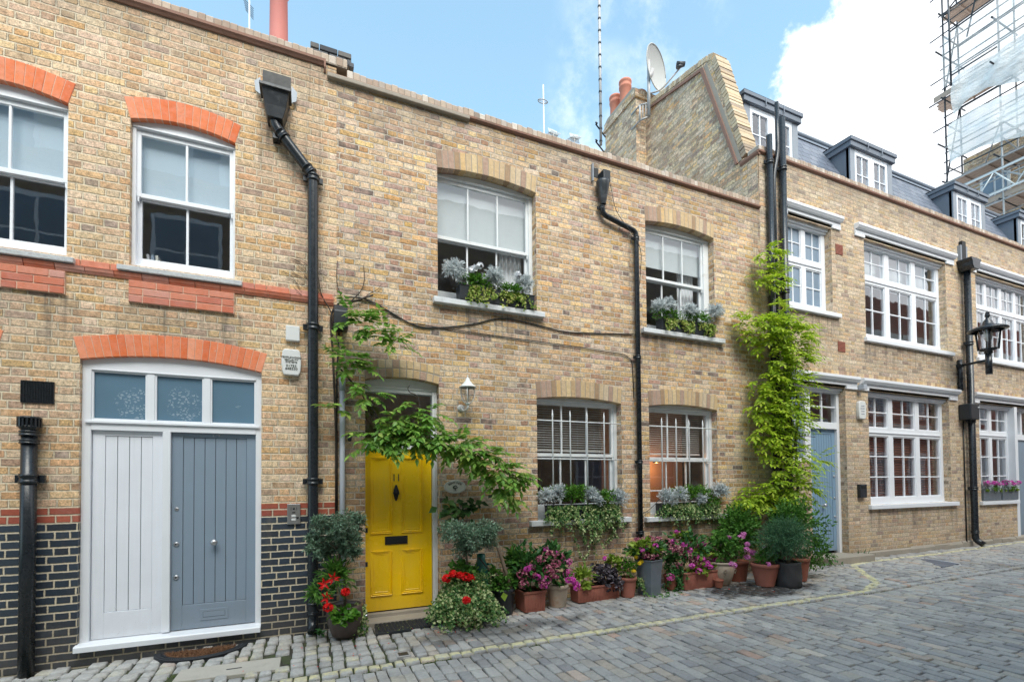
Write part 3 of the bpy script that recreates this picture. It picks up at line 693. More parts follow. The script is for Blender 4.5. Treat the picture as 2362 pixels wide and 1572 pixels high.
# string course: projecting moulding + flat band, red aprons under the sills
mb = MB(); course_bricks(mb, -7.5, XJ-.02, 3.752, 3.822, -.012, .05); mb.build('string_course', M['red_brick'], H14, bevel=.004, seg=1)
mb = MB(); x = -7.5
while x < XJ - .03:
    e = min(x + .222, XJ-.02); mb.prism([(.0,3.690),(-.012,3.690),(-.02,3.705),(-.028,3.715),(-.034,3.735),(-.040,3.748),(0,3.748)], x+.003, e-.003, axis='x'); x = e
mb.build('string_course', M['red_brick'], H14)
for xa in (-1.615, -2.998):
    mb = MB(); xb = xa + .905
    for i in range(3): course_bricks(mb, xa, xb, 3.462+i*.0735, 3.462+(i+1)*.0735, -.028, .03, off=(.115 if i == 1 else 0))
    mb.build('apron_panel', M['red_brick'], H14, bevel=.004, seg=1)
    mb = MB(); mb.box(xa+.003, xb-.003, -.023, .02, 3.464, 3.681); mb.build('apron_joint', M['mortarbed'], H14)
for xa in (-1.70, -3.085): sill(H14, xa, xa+1.062, 3.822, 3.758, .062, .09, 'stone', bev=.008)
# parapet: clay strip and bricks on edge
mb = MB(); mb.prism([(.02,6.425),(-.018,6.428),(-.03,6.445),(-.046,6.462),(-.048,6.49),(.02,6.49)], -7.5, .165, axis='x'); mb.prism([(.0,6.36),(.0,6.495),(-.046,6.495),(-.046,6.40),(-.02,6.36)], .165, .185, axis='x'); mb.build('parapet_strip', M['tile'], H14)
mb = MB(); brick_on_edge(mb, -7.5, .42, 6.492, 6.60, -.012, .22); mb.build('coping', M['cap14'], H14, bevel=.004, seg=1)
mb = MB(); mb.box(-7.5, .415, -.006, .2, 6.485, 6.58); mb.build('coping_joint', M['mortar_cap'], H14)
sash_window(H14, B_, .055, 2, 4.585, 5.205, 3.965, jamb=.063, left_jamb=.07, blind=4.60, bmat='blindreflect')
sash_window(H14, A_, .055, 2, 4.585, 5.205, 3.965, jamb=.063, left_jamb=.07, blind=4.60, bmat='blindreflect')
t = thing('picture_frame', (-.95,.35,3.85), 'small white framed picture leaning inside the upper window of the pale house', 'picture frame')
mb = MB(); mb.box(-1.02,-.80,.30,.315,3.84,4.02); mb.build('frame', M['white'], t); mb = MB(); mb.box(-.995,-.825,.296,.30,3.865,3.995); mb.build('print', M['roomwarm'], t)
for k in range(3): mb = MB(); mb.obox((-1.52+.035*k,.33,3.97), (.022,0,.004), (0,.16,0), (-.03+.01*k,0,.20)); tag(mb.build('book', M[('white','bluegrey','cream')[k]]), ('white book', 'grey blue book', 'cream book')[k] + ' leaning inside the left corner of the pale house window', 'book', 'books on the inside sill')
# door screen
x0, x1 = D_['x0'], D_['x1']; y = .045
mb = MB()
mb.box(x0+.001, x0+.072, y, y+.11, .15, 2.80); mb.box(x1-.058, x1-.001, y, y+.11, .15, 2.80)
head_filler(mb, D_, y+.001, y+.108, 2.80); mb.box(x0+.072, x1-.058, y-.006, y+.1, 2.785, 2.80)
mb.box(x0+.072, x1-.058, y-.004, y+.1, 2.205, 2.305); mb.box(x0+.03, x1-.02, y-.022, y-.004, 2.272, 2.296)
for a, b in ((-1.475,-1.412),(-.993,-.935)): mb.box(a, b, y+.002, y+.09, 2.305, 2.785)
mb.box(-1.342, -1.275, y-.006, y+.1, .2, 2.205)
ds = mb.build('door_frame', M['white'], H14, bevel=.003, seg=1)
for a, b in ((x0+.072,-1.475),(-1.412,-.993),(-.935,x1-.058)):
    g = MB(); g.box(a, b, y+.03, y+.036, 2.305, 2.785); g.build('fanlight_pane', M['frost14'], ds)
    f = MB(); t = .016
    f.box(a, a+t, y+.008, y+.03, 2.305, 2.785); f.box(b-t, b, y+.008, y+.03, 2.305, 2.785); f.box(a+t, b-t, y+.008, y+.03, 2.305, 2.305+t); f.box(a+t, b-t, y+.008, y+.03, 2.785-t, 2.785)
    f.build('glazing_bead', M['white'], ds, bevel=.003, seg=1)
mb = MB(); mb.prism([(-.055,.118),(-.055,.168),(-.045,.178),(.14,.196),(.14,.118)], x0-.012, x1+.0, axis='x'); mb.build('threshold', M['white'], H14, bevel=.004)
def boarded_leaf(xa, xb, za, zb, px0, px1, pz0, pz1, nb, matn, name, yy):
    mb = MB(); th = .045
    mb.box(xa, px0, yy, yy+th, za, zb); mb.box(px1, xb, yy, yy+th, za, zb); mb.box(px0, px1, yy, yy+th, za, pz0); mb.box(px0, px1, yy, yy+th, pz1, zb)
    g = .005; wd = (px1-px0)/nb
    for i in range(nb): mb.box(px0+i*wd+g/2, px0+(i+1)*wd-g/2, yy+.007, yy+th-.002, pz0+g/2, pz1-g/2)
    d = mb.build(name, M[matn], H14, bevel=.0025, seg=1)
    k = MB(); k.box(px0-.002, px1+.002, yy+.014, yy+th-.004, pz0-.002, pz1+.002); k.build('joint', M['groove'], d); return d
boarded_leaf(x0+.076, -1.345, .195, 2.203, -1.812, -1.432, .445, 2.155, 4, 'paledoor', 'side_panel', y+.03)
dl = boarded_leaf(-1.272, x1-.061, .2, 2.203, -1.176, -.604, .445, 2.160, 6, 'bluegrey', 'door', y+.034)
mb = MB(); yy = y+.034
mb.lathe([(.0001,.070),(.018,.068),(.030,.058),(.034,.045),(.030,.030),(.016,.020),(.011,.008),(.017,.003),(.018,0)], (-.894, yy, 1.073), 20, axis='y'); mb.build('knob', M['steel'], dl)
for zz in (1.07, .735):
    mb = MB(); screw_ring(mb, (-1.228, yy, zz), .024, .008); mb.lathe([(.0001,.016),(.011,.016),(.012,.006)], (-1.228, yy, zz), 12, axis='y'); lk = mb.build('lock', M['steel'], dl); mb = MB(); mb.lathe([(.0001,.0185),(.008,.0185),(.009,.016)], (-1.228, yy, zz), 12, axis='y'); mb.build('keyway', M['black'], dl)
mb = MB(); screw_ring(mb, (-1.228, yy, 1.425), .019, .004); mb.build('lock', M['steel'], dl)
mb = MB(); a, b, c, d = -1.02, -.772, .275, .388
mb.box(a, b, yy-.006, yy, c, d); mb.box(a+.028, b-.026, yy-.0085, yy-.006, c+.033, d-.028); mb.build('letter_plate', M['bluegrey'], dl, bevel=.003, seg=1)
mb = MB(); e_ = .0025
for (q0,q1,w0,w1) in ((a+.026,b-.024,c+.030,c+.033),(a+.026,b-.024,d-.028,d-.025),(a+.026,a+.028,c+.033,d-.028),(b-.026,b-.024,c+.033,d-.028)): mb.box(q0,q1,yy-.0068,yy-.005,w0,w1)
mb.build('letter_plate_gap', M['groove'], dl)
text('14', .088, (-.888, yy-.003, 2.199), dl, 'greypipe', 'door_number', .003)

# ================================================================== HOUSE with the yellow door
H11 = thing('brick_house', (3.7,0,0), 'mottled brown and yellow brick house with yellow front door and flower pots', 'house')
X11, XR = XJ, 7.13
dY = op(.61,1.487,.09,2.888,.05); U1 = op(1.48,2.846,3.95,5.600,.062); U2 = op(4.685,6.06,3.95,5.606,.062); G1 = op(2.83,4.20,1.15,2.802,.05); G2 = op(4.70,6.066,1.15,2.804,.05)
mb = MB(); facade(mb, X11, XR, -.5, 6.34, [dY,U1,U2,G1,G2], .25); mb.build('wall', M['brick11'], H11); mb = MB(); mb.quad((X11,7,-.5),(XR,7,-.5),(XR,7,6.3),(X11,7,6.3)); mb.build('rear_wall', M['brick11'], H11)
interior(H11, X11+.05, XR-.05, .1, 6.0, 3.45, True)
mb = MB(); mb.quad((X11,.25,6.05),(XR,.25,6.05),(XR,7,6.05),(X11,7,6.05)); mb.build('roof', M['flat_roof'], H11)
for o, th in ((U1,.235),(U2,.235),(G1,.235),(G2,.235)):
    mb = MB(); arch(mb, o, th, .02, 18, proud=.003, deep=.24, gap=.008); mb.build('arch', M['arch_stock'], H11, bevel=.004, seg=1)
    k = 16; xm = (o['x0']+o['x1'])/2; hw = (o['x1']-o['x0'])/2; mb = MB()
    poly = [(o['x0']+(o['x1']-o['x0'])*i/k, otop(o,o['x0']+(o['x1']-o['x0'])*i/k)+.002) for i in range(k+1)] + [(xm+(hw+.02)*t, o['zs']+o['rise']*(1-t*t)+th-.016) for t in [1-2*i/k for i in range(k+1)]]
    mb.prism(poly, -.001, .235); mb.build('arch_joint', M['mortar_cap'], H11)
mb = MB(); arch(mb, dY, .104, .012, 11, proud=.003, deep=.24, gap=.009); arch(mb, dY, .102, .02, 11, proud=.003, deep=.05, gap=.009, ring0=.110); mb.build('arch', M['arch_stock'], H11, bevel=.004, seg=1)
mb = MB(); o = dY; k = 12; xm = (o['x0']+o['x1'])/2; hw = (o['x1']-o['x0'])/2
mb.prism([(o['x0']+(o['x1']-o['x0'])*i/k, otop(o,o['x0']+(o['x1']-o['x0'])*i/k)+.002) for i in range(k+1)] + [(xm+(hw+.015)*t, o['zs']+o['rise']*(1-t*t)+.205) for t in [1-2*i/k for i in range(k+1)]], -.001, .235); mb.build('arch_joint', M['mortar_cap'], H11)
# parapet
mb = MB(); mb.prism([(.02,6.315),(-.02,6.318),(-.040,6.335),(-.044,6.358),(.02,6.362)], .20, XR-.02, axis='x'); mb.build('parapet_strip', M['tile'], H11)
mb = MB(); mb.box(.20, 1.9, -.055, .03, 6.300, 6.350); mb.build('parapet_flaunching', M['mortar_cap'], H11, bevel=.01)
mb = MB(); brick_on_edge(mb, .415, XR-.01, 6.365, 6.475, -.010, .22, jag=.012); mb.build('coping', M['cap14'], H11, bevel=.004, seg=1)
mb = MB(); mb.box(.42, XR-.02, -.004, .2, 6.345, 6.450); mb.build('coping_joint', M['mortar_cap'], H11)
for (xa,xb,zt,zb) in ((1.415,2.935,3.965,3.885),(4.575,6.20,3.965,3.885),(2.70,4.305,1.168,1.088),(4.58,6.20,1.150,1.072)): sill(H11, xa, xb, zt, zb, .075, .12, 'sillpaint')
w1 = sash_window(H11, U1, .115, 3, 4.80, 5.52, 4.13, jamb=.092, left_jamb=.03, blind=4.84, curtain=True, mat_='white2')
w2 = sash_window(H11, U2, .115, 3, 4.81, 5.52, 4.10, jamb=.15, left_jamb=.075, blind=5.03, curtain=True, mat_='white2')
w3 = sash_window(H11, G1, .115, 3, 2.045, 2.745, 1.36, jamb=.085, left_jamb=.04, mat_='white2')
w4 = sash_window(H11, G2, .115, 3, 2.015, 2.735, 1.345, jamb=.095, left_jamb=.075, mat_='white2')
venetian(w3, 2.86, 4.1, 2.14, 2.78, .30); venetian(w4, 4.78, 5.97, 2.12, 2.77, .30)
def window_bars(name, x0, x1, hz, vx, vz0, vz1, label):
    mb = MB(); yb = .022
    t = thing(name, ((x0+x1)/2, yb, vz0), label, 'window bars', 'white window bars')
    mb = MB()
    for z in hz: mb.tube([(x0, yb, z), (x1, yb, z)], .0085, 8)
    mb.build('crossbar', M['white2'], t)
    for v in vx:
        mb = MB(); mb.tube([(v, yb, vz0), (v, yb, vz1-.10), (v, yb, vz1-.075), (v, yb, vz1)], [.0105,.0105,.0125,.002], 8); mb.build('spike_bar', M['white2'], t)
window_bars('window_bars', 2.80, 4.23, (2.51,1.988,1.527), (3.078,3.354,3.628,3.913), 1.20, 2.665, 'white spiked bars over the ground floor window nearer the yellow door')
window_bars('window_bars', 4.67, 6.09, (2.505,1.978,1.527), (4.955,5.233,5.49,5.775), 1.19, 2.64, 'white spiked bars over the ground floor window with a glowing lamp inside')
# door, frame, fanlight
y = .105; x0, x1 = dY['x0'], dY['x1']
mb = MB(); mb.box(x0+.001, x0+.012, y, y+.10, .11, 2.80); mb.box(x1-.062, x1-.001, y-.012, y+.10, .13, 2.80); mb.box(x1-.036, x1-.03, y-.02, y-.012, .14, 2.78)
mb.box(x0+.012, x1-.062, y, y+.10, 2.765, 2.80); head_filler(mb, dY, y+.001, y+.098, 2.80); mb.box(x0+.004, x1-.01, y-.01, y, 2.81, 2.83)
mb.box(x0+.012, x1-.062, y-.006, y+.1, 2.085, 2.165); df = mb.build('door_frame', M['white2'], H11, bevel=.004, seg=1)
g = MB(); g.box(x0+.02, x1-.07, y+.05, y+.055, 2.165, 2.765); g.build('fanlight_pane', M['glass'], df)
yl = y+.02; xa, xb, za, zb = x0+.012, x1-.068, .160, 2.083
mb = MB(); mb.box(xa, xb, yl, yl+.045, za, zb)
pan = [(.678,.937,.333,.868),(1.040,1.305,.333,.868),(.678,.937,1.068,1.985),(1.040,1.305,1.068,1.985)]
def panel_mould(mb, a, b, c, d, yl):
    for k, (ins, out, dep) in enumerate(((.0,.016,.016),(.016,.032,.009),(.040,.052,.004))):
        A, B, C, D = a+ins, b-ins, c+ins, d-ins; i2 = out-ins
        for quad in (((A,C),(B,C),(B-i2,C+i2),(A+i2,C+i2)),((A,D),(A+i2,D-i2),(B-i2,D-i2),(B,D)),((A,C),(A+i2,C+i2),(A+i2,D-i2),(A,D)),((B,C),(B,D),(B-i2,D-i2),(B-i2,C+i2))):
            h = dep; q = quad
            xs = [p_[0] for p_ in q]; zs = [p_[1] for p_ in q]
            mb.add([(q[0][0], yl-.0005, q[0][1]),(q[1][0], yl-.0005, q[1][1]),(q[2][0], yl-.0005, q[2][1]),(q[3][0], yl-.0005, q[3][1]),
                    (q[0][0]*.8+q[3][0]*.2, yl-h, q[0][1]*.8+q[3][1]*.2),(q[1][0]*.8+q[2][0]*.2, yl-h, q[1][1]*.8+q[2][1]*.2),(q[2][0]*.6+q[1][0]*.4, yl-h, q[2][1]*.6+q[1][1]*.4),(q[3][0]*.6+q[0][0]*.4, yl-h, q[3][1]*.6+q[0][1]*.4)],
                   [(0,1,5,4),(1,2,6,5),(2,3,7,6),(3,0,4,7),(4,5,6,7)])
for q in pan: panel_mould(mb, *q, yl)
yd = mb.build('door', M['yellow'], H11, bevel=.002, seg=1)
mb = MB(); mb.box(.849, 1.118, yl-.012, yl, .938, 1.036); mb.box(.862, 1.105, yl-.016, yl-.012, .952, 1.022); mb.build('letter_plate', M['black'], yd, bevel=.003, seg=1)
mb = MB(); zc = 1.555; xc = .982
for dz, w in ((.085,.014),(.06,.022),(.035,.030),(.0,.036),(-.035,.028),(-.06,.022),(-.085,.012)): mb.ball((xc, yl-.006, zc+dz), w, 8)
mb.tube([(xc-.022, yl-.02, zc+.04),(xc-.03, yl-.03, zc-.01),(xc, yl-.034, zc-.05),(xc+.03, yl-.03, zc-.01),(xc+.022, yl-.02, zc+.04)], .007, 8); mb.build('door_knocker', M['black'], yd)
for zz in (1.12, .72): mb = MB(); mb.box(xa+.0, xa+.028, yl-.006, yl, zz-.028, zz+.028); mb.build('lock', M['ironworn'], yd, bevel=.002, seg=1)
text('11', .125, (.985, yl-.002, 1.735), yd, 'letter', 'door_number', .003, sx=.85)
mb = MB(); mb.box(.60, 1.52, -.17, .12, -.1, .072+.038); mb.build('doorstep', M['mortar_cap'], H11, bevel=.012)
mb = MB(); mb.box(.64, 1.44, .04, .12, .09, .150); mb.build('threshold', M['mortar_cap'], H11, bevel=.006)
# ================================================================== TERRACE on the right, with mansard roof and dormers
HR = thing('terrace_house', (14.5,0,0), 'grey yellow brick terrace with white lintels, slate mansard roof and lead dormers', 'house')
XE = 24.0
R1 = op(7.80,9.0,4.76,6.37); R2 = op(9.97,12.80,4.42,6.37); R3 = op(14.02,16.85,4.42,6.37)
RD = op(7.80,9.292,.12,3.39); RS = None
RG1 = op(9.975,12.78,1.185,3.39); RG2 = op(13.985,15.60,1.165,3.39); RG2b = op(15.64,16.9,.2,3.39); R4 = op(18.1,20.9,4.42,6.37); RG4 = op(18.1,20.9,1.18,3.39)
mb = MB(); facade(mb, XR, XE, -.5, 7.335, [R1,R2,R3,RD,RG1,RG2,RG2b,R4,RG4], .25)
mb.quad((XE,0,-.5),(XE,7,-.5),(XE,7,7.3),(XE,0,7.3)); mb.quad((XR,7,-.5),(XE,7,-.5),(XE,7,9.6),(XR,7,9.6)); mb.build('wall', M['brickR'], HR)
interior(HR, XR+.3, XE-.05, .1, 7.0, 3.9, False)
# soldier course above the lintels
for a, b, z in ((7.7,9.25,6.605),(9.68,13.1,6.605),(13.72,17.2,6.605),(7.7,9.62,3.605),(9.72,13.08,3.605),(13.7,17.2,3.605)):
    x = a; mb = MB()
    while x < b: mb.box(x+.004, x+.071, -.002, .02, z, z+R.uniform(.10,.112)); x += .075
    mb.build('soldier_course', M['arch_stock'], HR)
def lintel(x0, x1, a, b, zt):
    mb = MB(); mb.prism([(.05,zt-.10),(-.06,zt-.10),(-.075,zt-.085),(-.09,zt-.06),(-.10,zt-.05),(-.10,zt),(.05,zt+.02)], x0, x1, axis='x')
    mb.box(x0, x1, -.03, .05, zt-.165, zt-.102); mb.box(x0, a, -.03, .10, zt-.225, zt-.165); mb.box(b, x1, -.03, .10, zt-.225, zt-.165); mb.box(a, b, .0, .24, zt-.215, zt-.166); mb.box(a+.001, b-.001, .05, .22, zt-.262, zt-.2152); mb.box(a+.001, b-.001, .09, .21, zt-.300, zt-.2622)
    mb.build('lintel', M['white'], HR, bevel=.004, seg=1)
lintel(7.68,9.24,7.80,9.0,6.595); lintel(9.68,13.10,9.97,12.80,6.595); lintel(13.72,17.15,14.02,16.85,6.595); lintel(7.70,9.615,7.80,9.292,3.605); lintel(9.72,13.08,9.975,12.78,3.605); lintel(13.70,17.15,13.985,16.9,3.605); lintel(17.8,21.2,18.1,20.9,6.595); lintel(17.8,21.2,18.1,20.9,3.605)
for (xa,xb,zt,zb) in ((7.72,9.165,4.775,4.69),(9.90,12.97,4.435,4.345),(13.95,17.0,4.435,4.345),(9.90,12.96,1.19,1.10),(13.90,15.58,1.17,1.08),(18.0,21.0,4.435,4.345),(18.0,21.0,1.19,1.1)): sill(HR, xa, xb, zt, zb, .06, .14, 'white')
yw = .135
wa = casement(HR, 7.80, 9.0, 4.775, 6.37, yw, [2,2], 5.66, 2, 2, edge=.11, gap=.12, pane='frostR')
wb = casement(HR, 9.97, 12.80, 4.435, 6.37, yw, [2,2,2], 5.665, 2, 2, edge=.10, gap=.15)
wc = casement(HR, 14.02, 16.85, 4.435, 6.37, yw, [2,2,2,2], 5.665, 2, 2, edge=.10, gap=.12)
wd = casement(HR, 9.975, 12.78, 1.19, 3.39, yw, [2,2,2], 2.625, 2, 3, edge=.09, gap=.15)
we = casement(HR, 13.985, 15.60, 1.17, 3.39, yw, [2,2], 2.70, 2, 3, edge=.07, gap=.12)
casement(HR, 18.1, 20.9, 4.435, 6.37, yw, [2,2,2], 5.665, 2, 2); casement(HR, 18.1, 20.9, 1.19, 3.39, yw, [2,2,2], 2.625, 2, 3)
b = MB(); b.box(10.0, 12.78, .30, .304, 5.62, 6.36); b.build('blind', M['blind'], wb)
venetian(wd, 10.07, 12.7, 1.32, 2.56, .25, pitch=.052, mat_='slatreflect', tilt=.75, depth=.05); venetian(wd, 10.07, 12.7, 2.70, 3.32, .25, pitch=.052, mat_='slatreflect', tilt=.75, depth=.05)
# blue door with fanlight and side light, raised on a step
mb = MB(); y = .14
mb.box(9.215, 9.29, y-.02, y+.09, .30, 3.37); mb.box(8.32, 8.475, y-.02, y+.09, .30, 3.37); mb.box(7.80, 7.88, y-.02, y+.09, 2.0, 3.37)
mb.box(7.88, 8.32, y-.02, y+.09, 3.30, 3.37); mb.box(8.475, 9.215, y-.02, y+.09, 3.33, 3.37)
mb.box(8.475, 9.215, y-.022, y+.09, 2.625, 2.75); mb.box(7.80, 8.32, y-.03, y+.09, 2.0, 2.09)
for xx in (8.845,): mb.box(xx-.014, xx+.014, y+.01, y+.05, 2.75, 3.33)
mb.box(8.475, 9.215, y+.012, y+.048, 3.03, 3.056); mb.box(7.88, 8.32, y+.012, y+.048, 2.48, 2.505); mb.box(7.88, 8.32, y+.012, y+.048, 2.88, 2.905); mb.box(8.09, 8.112, y+.01, y+.05, 2.09, 3.30)
f = mb.build('door_frame', M['white'], HR, bevel=.004, seg=1)
g = MB(); g.box(8.475, 9.215, y+.028, y+.032, 2.75, 3.33); g.build('fanlight_pane', M['glass'], f); g = MB(); g.box(7.88, 8.32, y+.028, y+.032, 2.09, 3.30); g.build('pane', M['frostR'], f)
mb = MB(); mb.box(7.80, 8.335, .03, .22, -.1, 1.998); mb.build('wall', M['brickR'], HR)
mb = MB(); a, bb, c, d = 8.477, 9.213, .345, 2.623; nb = 8; yy = y+.03
mb.box(a, a+.09, yy, yy+.04, c, d); mb.box(bb-.09, bb, yy, yy+.04, c, d); mb.box(a+.09, bb-.09, yy, yy+.04, d-.09, d); mb.box(a+.09, bb-.09, yy, yy+.04, c, c+.1)
wdt = (bb-a-.18)/nb
for i in range(nb): mb.box(a+.09+i*wdt+.003, a+.09+(i+1)*wdt-.003, yy+.007, yy+.038, c+.1, d-.09)
bd = mb.build('door', M['bluedoor'], HR, bevel=.002, seg=1)
mb = MB(); mb.lathe([(.0001,.07),(.03,.06),(.036,.045),(.03,.028),(.014,.018),(.012,.004),(.02,.002)], (8.84, yy, 1.20), 18, axis='y'); mb.build('knob', M['steel'], bd)
for zz in (1.74,1.33,.98): mb = MB(); screw_ring(mb, (9.165, yy, zz), .02, .012); mb.build('lock', M['steel'], bd)
text('10', .07, (8.80, yy-.002, 2.57), bd, 'letter', 'door_number', .002)
mb = MB(); mb.box(8.30, 9.55, -.30, .16, -.1, .305); mb.build('doorstep', M['mortar_cap'], HR, bevel=.015)
mb = MB(); mb.box(15.64, 16.9, yw+.02, yw+.07, .2, 2.62); bd2 = mb.build('door', M['bluegrey'], HR, bevel=.003)
mb = MB(); mb.box(15.57, 15.70, -.006, yw+.1, .2, 3.385); mb.box(15.70, 16.9, yw-.01, yw+.09, 2.62, 2.75); mb.box(16.2, 16.28, yw-.01, yw+.09, 2.75, 3.39); mb.build('door_frame', M['white'], HR)
g = MB(); g.box(15.6, 16.9, yw+.03, yw+.034, 2.75, 3.39); g.build('fanlight_pane', M['glass'], HR)
# foot of the wall: a rendered plinth that has crumbled
mb = MB(); x = 9.32
while x < XE:
    e = x + R.uniform(.25,.6); mb.prism([(.01,-.1),(-.03-R.uniform(0,.015),-.1),(-.028-R.uniform(0,.01),gz(x)+R.uniform(.05,.10)),(.01,gz(x)+R.uniform(.10,.14))], x, e, axis='x'); x = e
mb.build('plinth', M['mortar_cap'], HR)
# parapet
mb = MB(); mb.prism([(.02,7.30),(-.015,7.303),(-.038,7.32),(-.042,7.348),(.02,7.352)], XR-.03, XE, axis='x'); mb.prism([(XR+.02,7.27),(XR-.015,7.275),(XR-.042,7.31),(XR-.046,7.345),(XR+.02,7.352)], -.02, .36); mb.build('parapet_strip', M['tile'], HR)
mb = MB(); brick_on_edge(mb, XR, XE, 7.355, 7.462, -.012, .22, jag=.010); mb.build('coping', M['cap14'], HR, bevel=.004, seg=1)
mb = MB(); mb.box(XR, XE, -.006, .2, 7.335, 7.44); mb.build('coping_joint', M['mortar_cap'], HR)
# flank wall rising over the lower house: raked front, level top, chimney breast
xf, xk = 7.12, 7.42
prof = [(.012,5.6),(7,5.6),(7,10.25),(2.75,10.20),(1.14,9.82),(1.02,9.80),(.94,9.68),(.33,7.40),(.012,7.33)]
mb = MB(); mb.prism(prof, xf, xk, axis='x'); fl = mb.build('gable_wall', M['brickF'], HR)
mb = MB()      # brick-on-edge up the rake and along the top, with a clay strip below
def rake(mb, p, q, z_off, thick, x0, x1, pitch=.075):
    p, q = Vector((p[0],p[1])), Vector((q[0],q[1])); L = (q-p).length; t = (q-p)/L; nrm = Vector((-t.y, t.x))
    k = int(L/pitch)
    for i in range(k):
        a = p + t*(i*L/k+.004); b2 = p + t*((i+1)*L/k-.004); th = thick + R.uniform(-.008,.008)
        mb.prism([(a.x,a.y),(b2.x,b2.y),((b2+nrm*th).x,(b2+nrm*th).y),((a+nrm*th).x,(a+nrm*th).y)], x0+R.uniform(-.004,.004), x1, axis='x')
rake(mb, (.33,7.42), (.97,9.74), 0, .11, xf-.01, xk+.04); rake(mb, (1.10,9.82), (2.75,10.20), 0, .11, xf-.01, xk+.04); rake(mb, (.97,9.74), (1.10,9.82), 0, .11, xf-.01, xk+.04, .06); rake(mb, (2.75,10.20), (7,10.25), 0, .11, xf-.01, xk+.04)
mb.build('gable_coping', course_mat('rake_brick', STOCKR, var=.5), HR, bevel=.004, seg=1)
mb = MB()
mb.prism([(.40,7.37),(.45,7.37),(1.23,9.72),(2.78,10.11),(2.78,10.155),(1.19,9.77),(1.16,9.74)], xf-.035, xf+.01, axis='x'); mb.build('parapet_strip', M['tile'], HR)
mb = MB(); mb.prism([(.33,7.40),(.41,7.38),(1.17,9.74),(1.09,9.80)], xf-.008, xf+.02, axis='x'); mb.build('gable_flaunching', M['mortar_cap'], HR)
mb = MB(); mb.box(6.84, 7.9, 2.9, 4.10, 5.6, 10.40); mb.box(6.80, 7.94, 2.86, 4.14, 10.40, 10.47); mb.box(6.82, 7.92, 2.88, 4.12, 10.47, 10.60); ch = mb.build('chimney', M['brickF'], HR)
mb = MB(); mb.prism([(2.88,10.60),(4.12,10.60),(4.0,10.68),(3.0,10.70)], 6.83, 7.9, axis='x'); mb.build('flaunching', M['mortar_cap'], ch)
for px, py, top in ((7.05, 3.95, 11.22), (7.05, 3.55, 11.30)):
    mb = MB(); r0 = .135; mb.lathe([(r0*1.08,10.6),(r0,10.75),(r0*.97,top-.16),(r0*1.1,top-.14),(r0*1.12,top-.10),(r0*1.02,top-.08),(r0*1.02,top-.03),(r0*1.14,top-.01),(r0*1.14,top+.03),(r0*.85,top+.03),(r0*.8,top-.3)], (px,py,0), 24); mb.build('chimney_pot', M['chimneypot'], ch)
mb = MB(); mb.lathe([(.16,0),(.16,.08)], (7.12,3.1,10.62), 20); mb.ball((7.12,3.1,10.70), .15, 10, sz=.5); mb.build('chimney_cowl', M['tile'], ch)
# mansard
def slate():
    m, n = mat('blue_slate'); pos = n.geo('Position'); x, y, z = n.xyz(pos); c = .17
    row = (z / c).floor(); fv = (z / c).fract(); u = (x / .27) + (row * .5).fract(); cell = u.floor(); fu = u.fract(); rnd = n.white(n.comb(cell, row, 1.0))
    gap = n.smooth(fu.min(1.0 - fu), .01, .035); lip = n.smooth(fv, .0, .10)
    col = n.hsv(n.ramp(rnd, [(0,(.095,.115,.155)),(.5,(.13,.15,.195)),(1,(.17,.185,.225))]), .5, 1, n.math('ADD', .75, n.noise(pos, 14, 4) * .5))
    n.principled(n.mix(gap * lip, (.03,.035,.045), col), .42, 0, gap * (1.0 - fv) * .8 + lip * .4 + n.noise(pos, 50, 3) * .2, .8, .02); return m
M['slate'] = slate()
mb = MB(); mb.quad((xk,.42,7.30),(XE,.42,7.30),(XE,1.52,9.56),(xk,1.52,9.56)); mb.build('roof_slope', M['slate'], HR)
mb = MB(); mb.quad((xk,1.52,9.56),(XE,1.52,9.56),(XE,7,9.75),(xk,7,9.75)); mb.quad((xk,.02,7.28),(XE,.02,7.28),(XE,.45,7.28),(xk,.45,7.28)); mb.build('roof', M['lead'], HR)
mb = MB(); mb.tube([(xk,1.54,9.60),(XE,1.54,9.60)], .06, 10); mb.quad((xk,1.50,9.53),(XE,1.50,9.53),(XE,1.42,9.40),(xk,1.42,9.40)); mb.build('ridge_roll', M['lead'], HR)
